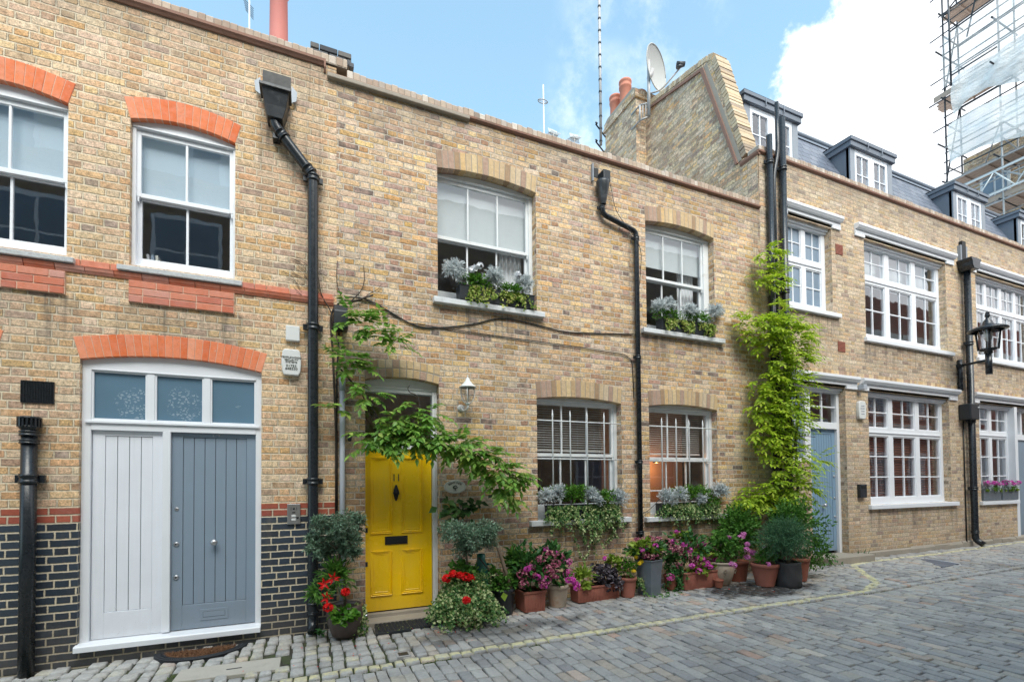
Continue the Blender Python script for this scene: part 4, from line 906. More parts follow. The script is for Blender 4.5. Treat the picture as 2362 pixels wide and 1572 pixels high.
for xd in (7.75, 10.95, 15.03, 18.3):
    wd_ = 1.52; yd_ = .80
    mb = MB(); mb.prism([(yd_+.02,7.3),(yd_+.02,9.0),(1.6,9.0),(1.6,7.3)], xd, xd+.06, axis='x'); mb.prism([(yd_+.02,7.3),(yd_+.02,9.0),(1.6,9.0),(1.6,7.3)], xd+wd_-.06, xd+wd_, axis='x')
    mb.box(xd-.05, xd+wd_+.05, yd_-.06, 1.75, 8.985, 9.10); mb.box(xd-.075, xd+wd_+.075, yd_-.085, 1.78, 9.10, 9.175)
    for k in range(1,3): mb.tube([(xd+wd_*k/3, yd_-.088, 9.175),(xd+wd_*k/3, yd_-.088, 9.0)], .012, 6)
    mb.quad((xd-.075,yd_-.085,9.177),(xd+wd_+.075,yd_-.085,9.177),(xd+wd_+.075,1.9,9.22),(xd-.075,1.9,9.22))
    dm = mb.build('dormer', M['lead'], HR, bevel=.006, seg=1)
    mb = MB(); z0, z1 = 7.55, 8.985; mb.box(xd+.0, xd+.16, yd_-.005, yd_+.08, 7.3, z1); mb.build('dormer_cheek', M['leadpale'], dm); mb = MB(); mb.box(xd+wd_-.16, xd+wd_, yd_-.005, yd_+.08, 7.3, z1); mb.build('dormer_cheek', M['leadpale'], dm)
    mb = MB(); a, bb = xd+.16, xd+wd_-.16; mid = (a+bb)/2
    mb.box(a, bb, yd_, yd_+.07, 7.3, z0); mb.box(a, bb, yd_, yd_+.07, z1-.05, z1); mb.box(mid-.03, mid+.03, yd_-.004, yd_+.07, z0, z1-.05)
    for l, r_ in ((a, mid-.03), (mid+.03, bb)):
        for q in (l, r_-.075): mb.box(q, q+.075, yd_+.004, yd_+.06, z0, z1-.05)
        mb.box(l+.075, r_-.075, yd_+.004, yd_+.06, z0, z0+.09); mb.box(l+.075, r_-.075, yd_+.004, yd_+.06, z1-.12, z1-.05)
        mb.box((l+r_)/2-.014, (l+r_)/2+.014, yd_+.012, yd_+.05, z0+.09, z1-.12)
        for q in (1,2): zz = z0+.09+(z1-.21-z0)*q/3; mb.box(l+.075, r_-.075, yd_+.014, yd_+.048, zz-.012, zz+.012)
    ww = mb.build('dormer_window', M['white'], dm, bevel=.003, seg=1); 
    g = MB(); g.box(a, bb, yd_+.03, yd_+.034, z0, z1-.05); g.build('dormer_pane', M['glass'], dm)
    g = MB(); g.quad((a,yd_+.4,7.3),(bb,yd_+.4,7.3),(bb,yd_+.4,9),(a,yd_+.4,9)); g.build('dormer_curtain', M['curtain'], dm)

# party wall end between the two houses on the left, stepped with blue brick
pw = thing('parapet_pier', (.33,.3,6.45), 'stepped blue topped brick pier where the two parapets meet', 'brick pier')
mb = MB(); mb.box(.03, .475, .10, 2.5, 6.3, 6.615); mb.build('pier', M['brickF'], pw)
mb = MB()
for zz in (6.615, 6.69): course_bricks(mb, .02, .475, zz, zz+.07, .08, 2.5, .2)
mb.build('blue_brick_cap', course_mat('blue_cap_brick', [(0,(.05,.055,.065)),(.6,(.16,.15,.14)),(1,(.09,.10,.12))]), pw, bevel=.006, seg=1)
mb = MB(); course_bricks(mb, .24, .50, 6.56, 6.625, .04, .4, .2); mb.build('blue_brick_step', bpy.data.materials['blue_cap_brick'], pw, bevel=.006, seg=1)
# big pink pot behind the left parapet
cp = thing('chimney_pot', (-.455,3.0,8.0), 'tall pink clay chimney pot standing behind the pale brick parapet', 'chimney pot')
mb = MB(); mb.lathe([(.15,7.2),(.142,9.2),(.135,9.9),(.165,9.95),(.165,10.05),(.14,10.1),(.14,10.6)], (-.455,3.0,0), 28); mb.build('pot', M['chimneypink'], cp)
mb = MB(); mb.box(-1.2,.2,2.6,3.4,6.1,8.55); mb.build('stack', M['brickF'], cp)
mb = MB(); mb.lathe([(.08,8.5),(.075,9.10),(.09,9.14),(.09,9.2),(.07,9.24)], (-.60,3.2,0), 20); mb.build('pot', M['tile'], cp)

# ================================================================== RAINWATER PIPES
PG = 'black rainwater pipes on the house fronts'
def collar(mb, c, r, h=.05, ears=True):
    mb.lathe([(r,0),(r*1.22,.004),(r*1.22,h*.3),(r*1.12,h*.35),(r*1.12,h*.65),(r*1.22,h*.7),(r*1.22,h-.004),(r,h)], c, 18)
    if ears: mb.box(c[0]-r*1.85, c[0]+r*1.85, c[1]+r*.3, c[1]+r*.9, c[2]+h*.1, c[2]+h*.9)
def brackets(t, rows, name='bracket', m_='iron'):
    for row in rows: mb = MB(); collar(mb, *row); mb.build(name, M[m_], t)
def smoothpath(pts, k=5, rad=.10):
    pts = [Vector(p) for p in pts]; out = [pts[0]]
    for a, b, c in zip(pts[:-2], pts[1:-1], pts[2:]):
        r1 = min(rad, (a-b).length*.45, (c-b).length*.45); p = b + (a-b).normalized()*r1; q = b + (c-b).normalized()*r1
        for i in range(k+1): t = i/k; out.append(p*(1-t)**2 + b*2*t*(1-t) + q*t*t)
    return out + [pts[-1]]
# left edge vent pipe
p0 = thing('vent_pipe', (-2.31,-.075,-.02), 'short fat black pipe with slotted cap at the far left of the wall', 'pipe')
mb = MB(); c = (-2.312,-.075); mb.tube([(c[0],c[1],-.05),(c[0],c[1],2.2)], .056, 18); mb.build('pipe', M['iron'], p0)
brackets(p0, (((c[0],c[1],1.69), .056, .09), ((c[0],c[1],2.12), .058, .05, False), ((c[0],c[1],2.05), .058, .04, False)), 'collar')
mb = MB()
for k in range(18):
    a = 2*PI*k/18; mb.obox((c[0]+math.cos(a)*.074, c[1]+math.sin(a)*.074, 2.245), (math.cos(a)*.018,math.sin(a)*.018,0), (-math.sin(a)*.014,math.cos(a)*.014,0), (0,0,.085))
mb.lathe([(.056,2.17),(.075,2.20),(.078,2.21),(.05,2.21)], (*c,0), 18); mb.lathe([(.0001,2.30),(.06,2.298),(.084,2.29),(.084,2.275),(.05,2.27)], (*c,0), 18); mb.lathe([(.05,2.2),(.05,2.28)], (*c,0), 14); mb.build('slotted_cap', M['iron'], p0)
# pipe beside the party line
p1 = thing('rainwater_pipe', (.052,-.085,.05), 'black cast iron downpipe with large box hopper by the grey double door', 'drainpipe', PG)
yp = -.085; r = .055
mb = MB(); mb.tube(smoothpath([(-.335,-.10,5.66),(-.325,-.095,5.53),(-.02,yp,5.17),(.052,yp,5.08),(.052,yp,.18),(.052,-.17,.08)], rad=.07), r, 18); mb.build('pipe', M['iron'], p1)
brackets(p1, [((.052,yp,z), r, .075) for z in (5.02, 3.36, 1.66)] + [((.052,yp,.36), r, .06, False), ((.052,yp,.26), r, .03, False)])
for q in (Vector((-.290,-.094,5.49)), Vector((-.02,-.087,5.175))):
    d = Vector((.305,.0,-.36)).normalized(); mb = MB(); mb.tube([q, q+d*.02, q+d*.02, q+d*.075, q+d*.075, q+d*.09], [r*1.05,r*1.22,r*1.12,r*1.12,r*1.24,r*1.24], 18); mb.build('socket', M['iron'], p1)
mb = MB(); mb.box(-.35,-.28,-.10,.0,5.40,5.45); mb.build('bracket', M['iron'], p1)
mb = MB()
tx0, tx1, bx0, bx1, ym = -.45, -.185, -.425, -.215, -.23
vs = [(tx0,0,5.86),(tx1,0,5.86),(tx1,ym,5.86),(tx0,ym,5.86),(bx0,0,5.69),(bx1,0,5.69),(bx1,ym+.04,5.69),(bx0,ym+.04,5.69),(-.40,0,5.575),(-.25,0,5.575),(-.25,-.17,5.575),(-.40,-.17,5.575)]
mb.add(vs, [(0,3,7,4),(3,2,6,7),(2,1,5,6),(4,7,11,8),(7,6,10,11),(6,5,9,10),(11,10,9,8)]); mb.box(tx0-.02, tx1+.02, ym-.02, -.03, 5.84, 5.875); mb.build('hopper', M['ironworn'], p1, bevel=.006)
mb = MB(); mb.box(-.455,-.175,-.006,.05,5.90,6.185); mb.build('outlet', M['black'], p1)
for s in (-1, 1):
    mb = MB(); xx = -.32 + s*.185; mb.prism([(xx-.05*s,5.86),(xx+.015*s,5.90),(xx+.025*s,6.00),(xx-.03*s,6.06)], -.05, -.04); mb.build('lead_flap', M['leadpale'], p1)
# pipe between the windows of the yellow-door house
p2 = thing('rainwater_pipe', (4.47,-.07,.1), 'slender black downpipe with funnel hopper running between the upper windows', 'drainpipe', PG)
r = .036; yp = -.065
mb = MB(); mb.tube(smoothpath([(3.87,yp-.02,5.70),(3.87,yp,5.50),(4.465,yp,5.36),(4.465,yp,5.20),(4.465,yp,.2)], rad=.09), r, 14); mb.build('pipe', M['iron'], p2)
brackets(p2, [((4.465,yp,z), r, .05) for z in (5.24, 3.47, 1.93, .9)] + [((3.87,yp,5.56), r, .05)])
mb = MB(); mb.lathe([(.038,5.62),(.045,5.66),(.085,5.86),(.095,5.92),(.095,5.95),(.075,5.95)], (3.87,yp-.03,0), 4*5); mb.build('hopper', M['ironworn'], p2)
mb = MB(); mb.box(3.85,3.965,-.15,.0,5.94,6.10); mb.build('outlet', M['iron'], p2, bevel=.006)
mb = MB(); mb.box(3.755,3.86,-.003,.04,6.05,6.19); mb.build('outlet', M['black'], p2)
mb = MB(); mb.box(3.735,3.755,-.04,0,5.97,6.22); mb.build('lead_flap', M['leadpale'], p2)
# cluster at the terrace corner
def plain_pipe(x, z0, z1, r, label, brk, top=None, dx=0):
    t = thing('rainwater_pipe', (x,-.08,gz(x)), label, 'drainpipe', PG); mb = MB(); mb.tube([(x+dx,-.08,gz(x)-.02),(x,-.08,z1)], r, 14); mb.build('pipe', M['iron'], t)
    brackets(t, [((x,-.08,z), r, .07) for z in brk]); return t
plain_pipe(7.295, .2, 7.60, .05, 'left black pipe of the three behind the bright climbing plant', (7.1, 5.2))
plain_pipe(7.615, .2, 7.99, .058, 'right black pipe of the three, widest, behind the bright climbing plant', (7.06, 5.1, 4.9))
t = thing('rainwater_pipe', (7.43,-.08,.2), 'middle thin black pipe of the three with a swan neck above the parapet', 'drainpipe', PG)
mb = MB(); mb.tube(smoothpath([(7.395,-.075,.2),(7.395,-.075,6.95),(7.50,-.08,7.35),(7.50,-.08,8.24)], rad=.15), .034, 12); mb.build('pipe', M['iron'], t)
# pipe on the terrace
p3 = thing('rainwater_pipe', (13.5,-.09,.2), 'glossy black downpipe with moulded hopper on the grey brick terrace', 'drainpipe', PG)
x3 = 13.44; yp = -.10; r = .062
mb = MB(); mb.tube(smoothpath([(x3,yp,6.30),(x3,yp,.34),(x3+.02,-.24,.24)], rad=.08), r, 16); mb.build('pipe', M['iron'], p3)
brackets(p3, [((x3,yp,z), r, .08) for z in (4.62, 2.9, 1.42)] + [((x3,yp,.48), r, .06, False)])
mb = MB(); mb.prism([(x3-.10,6.26),(x3+.10,6.26),(x3+.15,6.34),(x3+.16,6.42),(x3+.20,6.46),(x3+.20,6.50),(x3-.20,6.50),(x3-.20,6.46),(x3-.16,6.42),(x3-.15,6.34)], -.27, 0); mb.build('hopper', M['iron'], p3, bevel=.008)
mb = MB(); mb.box(x3-.14,x3+.14,-.06,.0,6.50,6.86); mb.build('outlet', M['leadpale'], p3); mb = MB(); mb.box(x3-.08,x3+.07,-.065,.0,6.52,6.96); mb.build('outlet', M['black'], p3)
# thin grey pipe left of the yellow door
p4 = thing('waste_pipe', (.355,-.06,1.0), 'thin pale grey plastic pipe rising beside the yellow door', 'pipe')
mb = MB(); mb.tube([(.357,-.055,.3),(.357,-.055,2.80)], .029, 14); mb.build('pipe', M['greypipe'], p4); mb = MB(); mb.tube([(.357,-.055,2.72),(.357,-.055,2.93)], .034, 14); mb.build('socket', M['greypipe'], p4)

# ================================================================== WALL FITTINGS
def cable(name, pts, r, label, grp='black cables clipped across the brown brick wall'):
    mb = MB(); mb.tube(smoothpath(pts, 4, .2), r, 6); return tag(mb.build(name, M['steelblack'], None), label, 'cable', grp)
yc = -.014
cable('cable', [(.385,-.03,3.80),(.60,yc,3.83),(.80,yc,3.75),(1.209,yc,3.55),(1.6,yc,3.60),(1.988,yc,3.70),(2.3,yc,3.825),(2.75,yc,3.80),(3.255,yc,3.735),(4.40,yc,3.84)], .0085, 'thicker black cable sagging below the upper window of the yellow door house')
cable('cable', [(1.1,yc,3.60),(1.988,yc,3.575),(3.2,yc,3.56),(4.268,yc,3.53),(4.40,yc,3.45),(4.42,yc,2.9)], .006, 'lower thin black cable crossing under the sagging thicker one')
cable('cable', [(4.03,-.05,5.98),(4.12,-.04,5.6),(4.30,-.11,5.35),(4.53,-.11,5.1),(4.55,-.02,4.6),(4.50,-.02,4.4)], .005, 'thin black cable looping down from the funnel hopper')
cable('cable', [(4.40,yc,3.84),(4.6,-.03,3.86),(4.72,-.02,4.05),(4.78,.08,4.06)], .005, 'short black cable entering the smaller upper window')
cable('cable', [(4.50,-.03,1.18),(4.64,-.03,1.24),(4.78,-.03,1.34),(4.84,-.06,1.42)], .005, 'short black cable at the sill beside the lamp lit window')
c_ = MB(); c_.tube([(13.285,-.02,2.95),(13.28,-.02,2.0),(13.28,-.02,.25)], .012, 6); tag(c_.build('cable', M['steelblack']), 'straight black cable dropping beside the terrace downpipe', 'cable')
c_ = MB(); c_.tube(smoothpath([(.325,-.02,3.4),(.30,-.015,2.9),(.305,-.015,1.3)], rad=.1), .008, 6); tag(c_.build('cable', M['steelblack']), 'black cable running down beside the thin grey pipe', 'cable')
bx = thing('junction_box', (.33,-.08,3.4), 'black plastic box under the door side climbing plant', 'junction box')
mb = MB(); mb.prism([(0,3.40),(-.15,3.40),(-.15,3.60),(-.06,3.69),(0,3.69)], .265, .415, axis='x'); mb.build('case', M['blackplastic'], bx, bevel=.01)
bx = thing('junction_box', (13.36,-.2,3.1), 'black cable box clamped on the terrace downpipe', 'junction box')
mb = MB(); mb.box(13.14,13.50,-.22,-.0,2.96,3.30); mb.build('case', M['blackplastic'], bx, bevel=.02); mb = MB(); mb.ball((13.44,-.225,3.22), .018, 8); mb.build('indicator', M['plastic_white'], bx)
def alarm(x, z, w, h, label):
    t = thing('alarm_box', (x,-.04,z), label, 'alarm box', 'burglar alarm boxes')
    mb = MB(); a, b = w/2, h/2; poly = [(x-a*.75,z-b),(x+a*.75,z-b),(x+a*.92,z-b*.72),(x+a,z-b*.2),(x+a,z+b*.3),(x+a*.9,z+b*.8),(x+a*.72,z+b),(x-a*.72,z+b),(x-a*.9,z+b*.8),(x-a,z+b*.3),(x-a,z-b*.2),(x-a*.92,z-b*.72)]
    mb.prism(poly, -.062, 0); mb.build('case', M['plastic_white'], t, bevel=.012, seg=3); return t
al = alarm(-.165, 2.995, .195, .285, 'off white bell box with black lettering beside the downpipe')
for s, z, sz in (('TEMPLEWOOD',3.045,.026),('SECURITY',3.018,.026),('SYSTEMS',2.993,.026),('01753',2.953,.036),('648330',2.922,.036)): text(s, sz, (-.165,-.064,z), al, 'letter', sx=1.15)
al2 = alarm(9.70, 2.995, .22, .34, 'small white bell box on the terrace pier beside the blue door')
for k in range(4): text('SECURITY' if k == 1 else 'ALARM', .03, (9.70,-.064,3.07-k*.05), al2, 'greypipe')
t = thing('junction_box', (-.155,-.03,3.32), 'small square white box on pale brick above the bell box', 'junction box'); mb = MB(); mb.box(-.222,-.082,-.05,0,3.235,3.40); mb.build('case', M['plastic_white'], t, bevel=.008)
t = thing('junction_box', (9.55,-.12,3.53), 'tiny grey box between the two ground floor lintels', 'junction box'); mb = MB(); mb.box(9.62,9.72,-.14,-.03,3.37,3.47); mb.build('case', M['greypipe'], t, bevel=.006)
t = thing('entry_phone', (-.13,-.02,1.37), 'brushed steel intercom panel across red and blue bricks', 'intercom')
x0, x1, z0, z1 = -.205, -.075, 1.235, 1.455
mb = MB(); mb.box(x0,x1,-.022,0,z0,z1); mb.build('plate', M['steel'], t, bevel=.003)
mb = MB(); mb.lathe([(.0001,.004),(.011,.004),(.012,0)], ((x0+x1)/2,-.022,z1-.052), 14, axis='y'); mb.build('camera_eye', M['black'], t)
mb = MB(); mb.box(x0+.036,x0+.040,-.0235,-.021,z1-.068,z1-.036); mb.box(x1-.040,x1-.036,-.0235,-.021,z1-.068,z1-.036); mb.box(x0+.05,x1-.05,-.0235,-.021,z1-.10,z1-.088); mb.build('speaker_slots', M['black'], t)
for k, zz in enumerate((1.325, 1.285)): mb = MB(); mb.box(x0+.042,x1-.045,-.025,-.021,zz-.012,zz+.012); mb.build('button', M['plastic_white'], t, bevel=.002, seg=1)
mb = MB(); mb.ball((x1-.028,-.03,1.305), .013, 8); mb.build('lock', M['black'], t)
t = thing('entry_phone', (9.66,-.03,1.46), 'dark letter box sized panel on the terrace pier', 'intercom'); mb = MB(); mb.box(9.57,9.77,-.06,0,1.33,1.585); mb.build('plate', M['ironworn'], t, bevel=.006); mb = MB(); mb.box(9.60,9.74,-.064,-.06,1.50,1.56); mb.build('speaker_slots', M['black'], t)
t = thing('air_vent', (-2.287,0,2.53), 'black perforated vent grille in pale brick above the fat pipe', 'air vent')
mb = MB(); mb.box(-2.404,-2.168,-.006,.02,2.432,2.635); mb.build('backing', M['black'], t)
mb = MB()
for i in range(13): x = -2.404+i*(.236-.007)/12; mb.box(x,x+.007,-.014,-.006,2.432,2.635)
for i in range(12): z = 2.432+i*(.203-.007)/11; mb.box(-2.404,-2.168,-.012,-.006,z,z+.007)
mb.build('grille', M['iron'], t)
for zz, w_ in ((6.012,'upper'),(4.17,'lower')):
    t = thing('air_brick', (9.21,0,zz), w_ + ' terracotta air brick between the terrace windows', 'air brick', 'terracotta air bricks'); mb = MB(); mb.box(9.11,9.315,-.004,.02,zz-.095,zz+.095); mb.build('backing', M['terracotta_dark'], t); mb = MB()
    for k in range(8): mb.box(9.11,9.315,-.012,-.004,zz-.094+k*.0238,zz-.094+k*.0238+.015)
    mb.build('louvre', M['terracotta'], t)
# white lantern by the yellow door
L = thing('wall_lantern', (1.735,-.10,2.6), 'white carriage lantern on the brick beside the yellow door', 'wall lamp')
lx, ly = 1.795, -.20
mb = MB(); mb.lathe([(.0001,.03),(.02,.028),(.036,.022),(.043,.012),(.045,0)], (1.765,0,2.607), 18, axis='y'); mb.tube(smoothpath([(1.765,-.02,2.60),(1.775,-.10,2.555),(lx,ly,2.575),(lx,ly,2.63)], rad=.05), .012, 10); mb.ball((1.775,-.05,2.575), .018, 8); mb.build('bracket', M['plastic_white'], L)
mb = MB(); mb.lathe([(.0001,2.985),(.008,2.982),(.010,2.972),(.005,2.966),(.006,2.958),(.018,2.945),(.03,2.915),(.045,2.895),(.062,2.875),(.085,2.850),(.108,2.835),(.108,2.828),(.08,2.83)], (lx,ly,0), 24); mb.build('lamp_shade', M['plastic_white'], L)
mb = MB()
for k in range(4):
    a = PI/4+k*PI/2 + .4; ca, sa = math.cos(a), math.sin(a); mb.tube([(lx+ca*q, ly+sa*q, z) for q, z in ((.084,2.83),(.084,2.76),(.075,2.70),(.05,2.655),(.012,2.632))], .0055, 6)
mb.lathe([(.013,2.62),(.03,2.628),(.03,2.642),(.013,2.648)], (lx,ly,0), 14); mb.build('cage', M['plastic_white'], L)
mb = MB(); mb.lathe([(.078,2.828),(.078,2.76),(.068,2.70),(.045,2.66)], (lx,ly,0), 20); mb.build('glass', M['lampglass'], L)
# street lantern on the terrace
L = thing('wall_lantern', (13.17,-.5,3.65), 'black street lantern on an iron arm above the terrace downpipe', 'wall lamp')
mb = MB(); mb.tube([(13.165,-.045,3.60),(13.165,-.045,4.28)], .045, 10); mb.tube([(13.165,.0,3.76),(13.165,-.09,3.76)], .03, 8); mb.tube([(13.165,.02,4.15),(13.15,-.16,4.15),(12.93,-.60,4.12)], .026, 8); mb.tube([(13.10,-.045,4.15),(13.23,-.045,4.15)], .05, 8); mb.build('bracket', M['iron'], L)
lx, ly = 12.93, -.62
mb = MB(); mb.tube([(lx,ly,3.82),(lx,ly,4.25)], .055, 14); mb.lathe([(.05,4.25),(.075,4.26),(.06,4.30),(.13,4.32),(.15,4.35),(.05,4.37)], (lx,ly,0), 16); mb.build('post', M['iron'], L)
mb = MB()
for k in range(4): a = k*PI/2+.5; mb.tube([(lx+math.cos(a)*.15, ly+math.sin(a)*.15, 4.33),(lx+math.cos(a)*.185, ly+math.sin(a)*.185, 4.72)], .018, 6)
mb.build('cage', M['iron'], L)
mb = MB(); mb.lathe([(.11,4.36),(.165,4.72)], (lx,ly,0), 16); mb.build('glass', M['lampglass'], L)
mb = MB(); mb.lathe([(.25,4.715),(.31,4.725),(.32,4.74),(.30,4.765),(.20,4.81),(.11,4.84),(.085,4.87),(.07,4.93),(.035,4.97),(.028,5.0),(.04,5.02),(.042,5.06),(.03,5.09),(.04,5.10),(.0001,5.13)], (lx,ly,0), 24); mb.build('lamp_hood', M['iron'], L)
mb = MB(); mb.lathe([(.0001,4.71),(.06,4.70),(.08,4.62),(.05,4.53),(.0001,4.5)], (lx,ly,0), 14); mb.build('reflector', M['plastic_white'], L)
# name plaque
P = thing('name_plaque', (1.68,-.01,1.62), 'oval cream plaque with raised lettering and a tree beside the yellow door', 'sign')
mb = MB(); k = 40; cx_, cz_ = 1.682, 1.620
mb.prism([(cx_+.140*math.cos(2*PI*i/k), cz_+.083*math.sin(2*PI*i/k)) for i in range(k)], -.018, 0); mb.build('plate', M['cream'], P, bevel=.004)
mb = MB(); pr = [(cx_+.128*math.cos(2*PI*i/k), -.0195, cz_+.072*math.sin(2*PI*i/k)) for i in range(k+1)]; mb.tube(pr, .002, 6); mb.build('border', M['greypipe'], P)
for i, chh in enumerate('BENTINCK'):
    a = math.radians(143 - i*106/7); text(chh, .036, (cx_+.094*math.cos(a), -.019, cz_+.047*math.sin(a)+.002), P, 'letter', rot=(PI/2, -(a-PI/2)*.62, 0))
mb = MB()
for i in range(60): a = R.uniform(0,2*PI); q = R.random()**.5; mb.leaf(Vector((cx_+.026*q*math.cos(a), -.020, cz_-.004+.020*q*math.sin(a))), Vector((math.cos(a),0,math.sin(a))), Vector((0,-1,0)), .011, .008)
mb.box(cx_-.003,cx_+.003,-.021,-.018,cz_-.045,cz_-.01); mb.box(cx_-.022,cx_+.022,-.021,-.018,cz_-.048,cz_-.044); mb.build('tree_emblem', M['letter'], P)
# small camera-like sensor under the grey pipe box
t = thing('door_sensor', (.43,-.05,2.2), 'small grey sensor on brick left of the yellow door', 'sensor'); mb = MB(); q = W(808,1007,-.05); mb.tube([(q.x,-.02,q.z+.03),(q.x-.01,-.09,q.z-.04)], .022, 12); mb.tube([(q.x,0,q.z+.03),(q.x,-.05,q.z+.03)], .01, 8); mb.build('body', M['ironworn'], t)

# ================================================================== ROOF AERIALS AND DISH
def at_depth(px, py, y): return W(px, py, y)
t = thing('aerial_mast', (5.89,2.9,9.0), 'tall banded aerial mast beside the chimney', 'aerial')
a = W(1386,335,2.95); b = W(1381.5,-40,2.95); mb = MB(); mb.tube([a, b], .03, 10); mb.build('mast', M['galv'], t)
for k in range(14): q = a.lerp(b, .02+k*.075); mb = MB(); mb.tube([q, q+Vector((0,0,.035))], .036, 10); mb.build('joint_band', M['iron'], t)
mb = MB()
for py in (290, 330): q = W(1385,py,2.95); mb.tube([q+Vector((-.12,0,0)), q+Vector((.30,.25,0))], .016, 6); mb.tube([q+Vector((-.09,-.02,0)), q+Vector((-.14,-.02,.03))], .02, 6)
mb.build('bracket', M['iron'], t)
t = thing('aerial', (3.6,1.9,7.0), 'thin white aerial pole with a small ring above the brown roof', 'aerial')
a = W(1256,318,2.4); b = W(1253,196,2.4); mb = MB(); mb.tube([a+Vector((0,0,-1.2)), b], [.014,.014], 8); mb.build('mast', M['plastic_white'], t)
q = W(1252,234,2.4); mb = MB(); mb.tube([q+Vector((.10*math.cos(i*PI/9), .10*math.sin(i*PI/9)*.6, .01*math.sin(i*PI/9))) for i in range(19)], .009, 6); mb.tube([q+Vector((-.1,0,0)), q+Vector((.1,0,0))], .006, 6); mb.build('ring', M['galv'], t)
def yagi(px, py, y, L, rise, label, tilt=.5):
    t = thing('aerial', W(px,py,y), label, 'aerial', 'small television aerials'); c = W(px,py,y); d = Vector((math.cos(tilt), .4, math.sin(tilt)*rise)).normalized()
    mb = MB(); mb.tube([c-d*L/2, c+d*L/2], .012, 6); mb.tube([c, c+Vector((0,0,-1.6))], .014, 6); mb.build('boom', M['galv'], t); mb = MB(); sdn = d.cross(Vector((0,0,1))).normalized(); up = sdn.cross(d)
    for k in range(9): p_ = c + d*(L*(-.46+k*.115)); mb.tube([p_-up*.09, p_+up*.09], .007, 5); mb.tube([p_-sdn*.09, p_+sdn*.09], .007, 5)
    mb.build('element', M['plastic_white'], t)
yagi(1276,309,3.5,.34,.6,'tiny yagi aerial just clear of the brown coping by the ring aerial'); yagi(1325,319,3.5,.36,.8,'tiny yagi aerial rising from the coping left of the tall mast')
t = thing('aerial', (-1.0,4,8.5), 'spindly television aerial behind the pale brick parapet', 'aerial'); a = W(577,75,4); b = W(575,-30,4); mb = MB(); mb.tube([a+Vector((0,0,-2)), b], .013, 8); mb.build('mast', M['plastic_white'], t); mb = MB()
for k in range(6): q = W(575,4+k*5,4); mb.tube([q+Vector((-.10+.008*k,0,.03)), q+Vector((.06,.1,-.02))], .006, 5)
mb.build('element', M['iron'], t)
t = thing('satellite_dish', W(1499,268,2.6), 'large grey satellite dish bracketed to the chimney corner', 'satellite dish')
yb_ = 2.62
c = W(1514,156,yb_); hgt = (W(1514,111,yb_)-W(1514,203,yb_)).length/2
dn = Vector((.36,-.93,-.02)).normalized(); u_ = Vector((0,0,1)).cross(dn).normalized(); v_ = dn.cross(u_)
mb = MB(); rings = 7; seg_ = 32; vs = [c - dn*.10]
for i in range(1, rings+1):
    q = i/rings
    for j in range(seg_): a = 2*PI*j/seg_; vs.append(c + u_*(math.cos(a)*hgt*q*.92) + v_*(math.sin(a)*hgt*q*1.04) - dn*(.10*(1-q*q)))
fs = [(0,1+j,1+(j+1) % seg_) for j in range(seg_)] + [(1+i*seg_+j,1+(i+1)*seg_+j,1+(i+1)*seg_+(j+1) % seg_,1+i*seg_+(j+1) % seg_) for i in range(rings-1) for j in range(seg_)]
mb.add(vs, fs, 0, True); mb.tube([vs[1+(rings-1)*seg_+j % seg_] for j in range(seg_+1)], .012, 6); mb.build('dish', M['dish'], t)
mb = MB(); pa = W(1497,268,yb_); pb = W(1496,140,yb_); mb.tube([pa, pb], .035, 12); mb.build('mast', M['galv'], t)
mb = MB(); lnb = W(1573,152,yb_-.55); st_ = W(1499,216,yb_-.02); mid_ = W(1525,208,yb_-.15); mb.tube(smoothpath([st_, mid_, lnb], rad=.2), .018, 8); mb.tube([c-dn*.1, W(1497,180,yb_)], .05, 8); mb.build('arm', M['galv'], t)
mb = MB(); mb.tube([lnb+Vector((-.10,.05,.05)), lnb+Vector((.06,-.02,.04))], .05, 10); mb.tube([lnb+Vector((-.10,.05,-.03)), lnb+Vector((.02,0,.02))], .04, 10); mb.build('receiver', M['ironworn'], t)
mb = MB(); k0 = W(1476,243,2.75); k1 = W(1476,278,2.75); l0 = W(1499,237,yb_); l1 = W(1499,268,yb_)
for A, Bq in ((k0,l0),(k1,l1),(k0,k1)): mb.tube([A, Bq], .022, 6)
for s in (.3,.6,.9): mb.tube([k0.lerp(l0,s), k1.lerp(l1,s)], .012, 6)
mb.tube([k1, k1+Vector((.0,.3,0))], .02, 6); mb.tube([k0, k0+Vector((0,.3,0))], .02, 6); mb.build('bracket', M['galv'], t)
# ================================================================== FLOOR THINGS
t = thing('doormat', (-.95,-.2,.02), 'half round black rubber doormat with brown coir middle', 'doormat', 'doormats')
mb = MB(); k = 30; cx_, cy_, rx, ry = -.965, -.085, .40, .33
zc = lambda x: gz(x)
poly = [(cx_+rx*math.cos(-PI*i/k), cy_+ry*math.sin(-PI*i/k)) for i in range(k+1)]
zt = gz(cx_)
mb.prism(poly, zt-.02, zt+.012, axis='z'); mb.build('rubber_base', M['rubber'], t, bevel=.004)
mb = MB()
for q in (.97,.80,.88): mb.tube([(cx_+rx*q*math.cos(-PI*i/k), cy_-.012+(ry-.0)*q*math.sin(-PI*i/k), zt+.014) for i in range(k+1)], .007, 6)
for i in range(46):
    a = -PI*(i+.5)/46; mb.tube([(cx_+rx*.82*math.cos(a), cy_-.012+ry*.82*math.sin(a), zt+.014),(cx_+rx*.96*math.cos(a+.06), cy_-.012+ry*.96*math.sin(a+.06), zt+.014)], .005, 5)
mb.build('rubber_scrolls', M['rubber'], t)
mb = MB(); poly = [(cx_+rx*.74*math.cos(-PI*i/k), cy_-.05+ry*.62*math.sin(-PI*i/k)) for i in range(k+1)]; mb.prism(poly, zt+.01, zt+.02, axis='z')
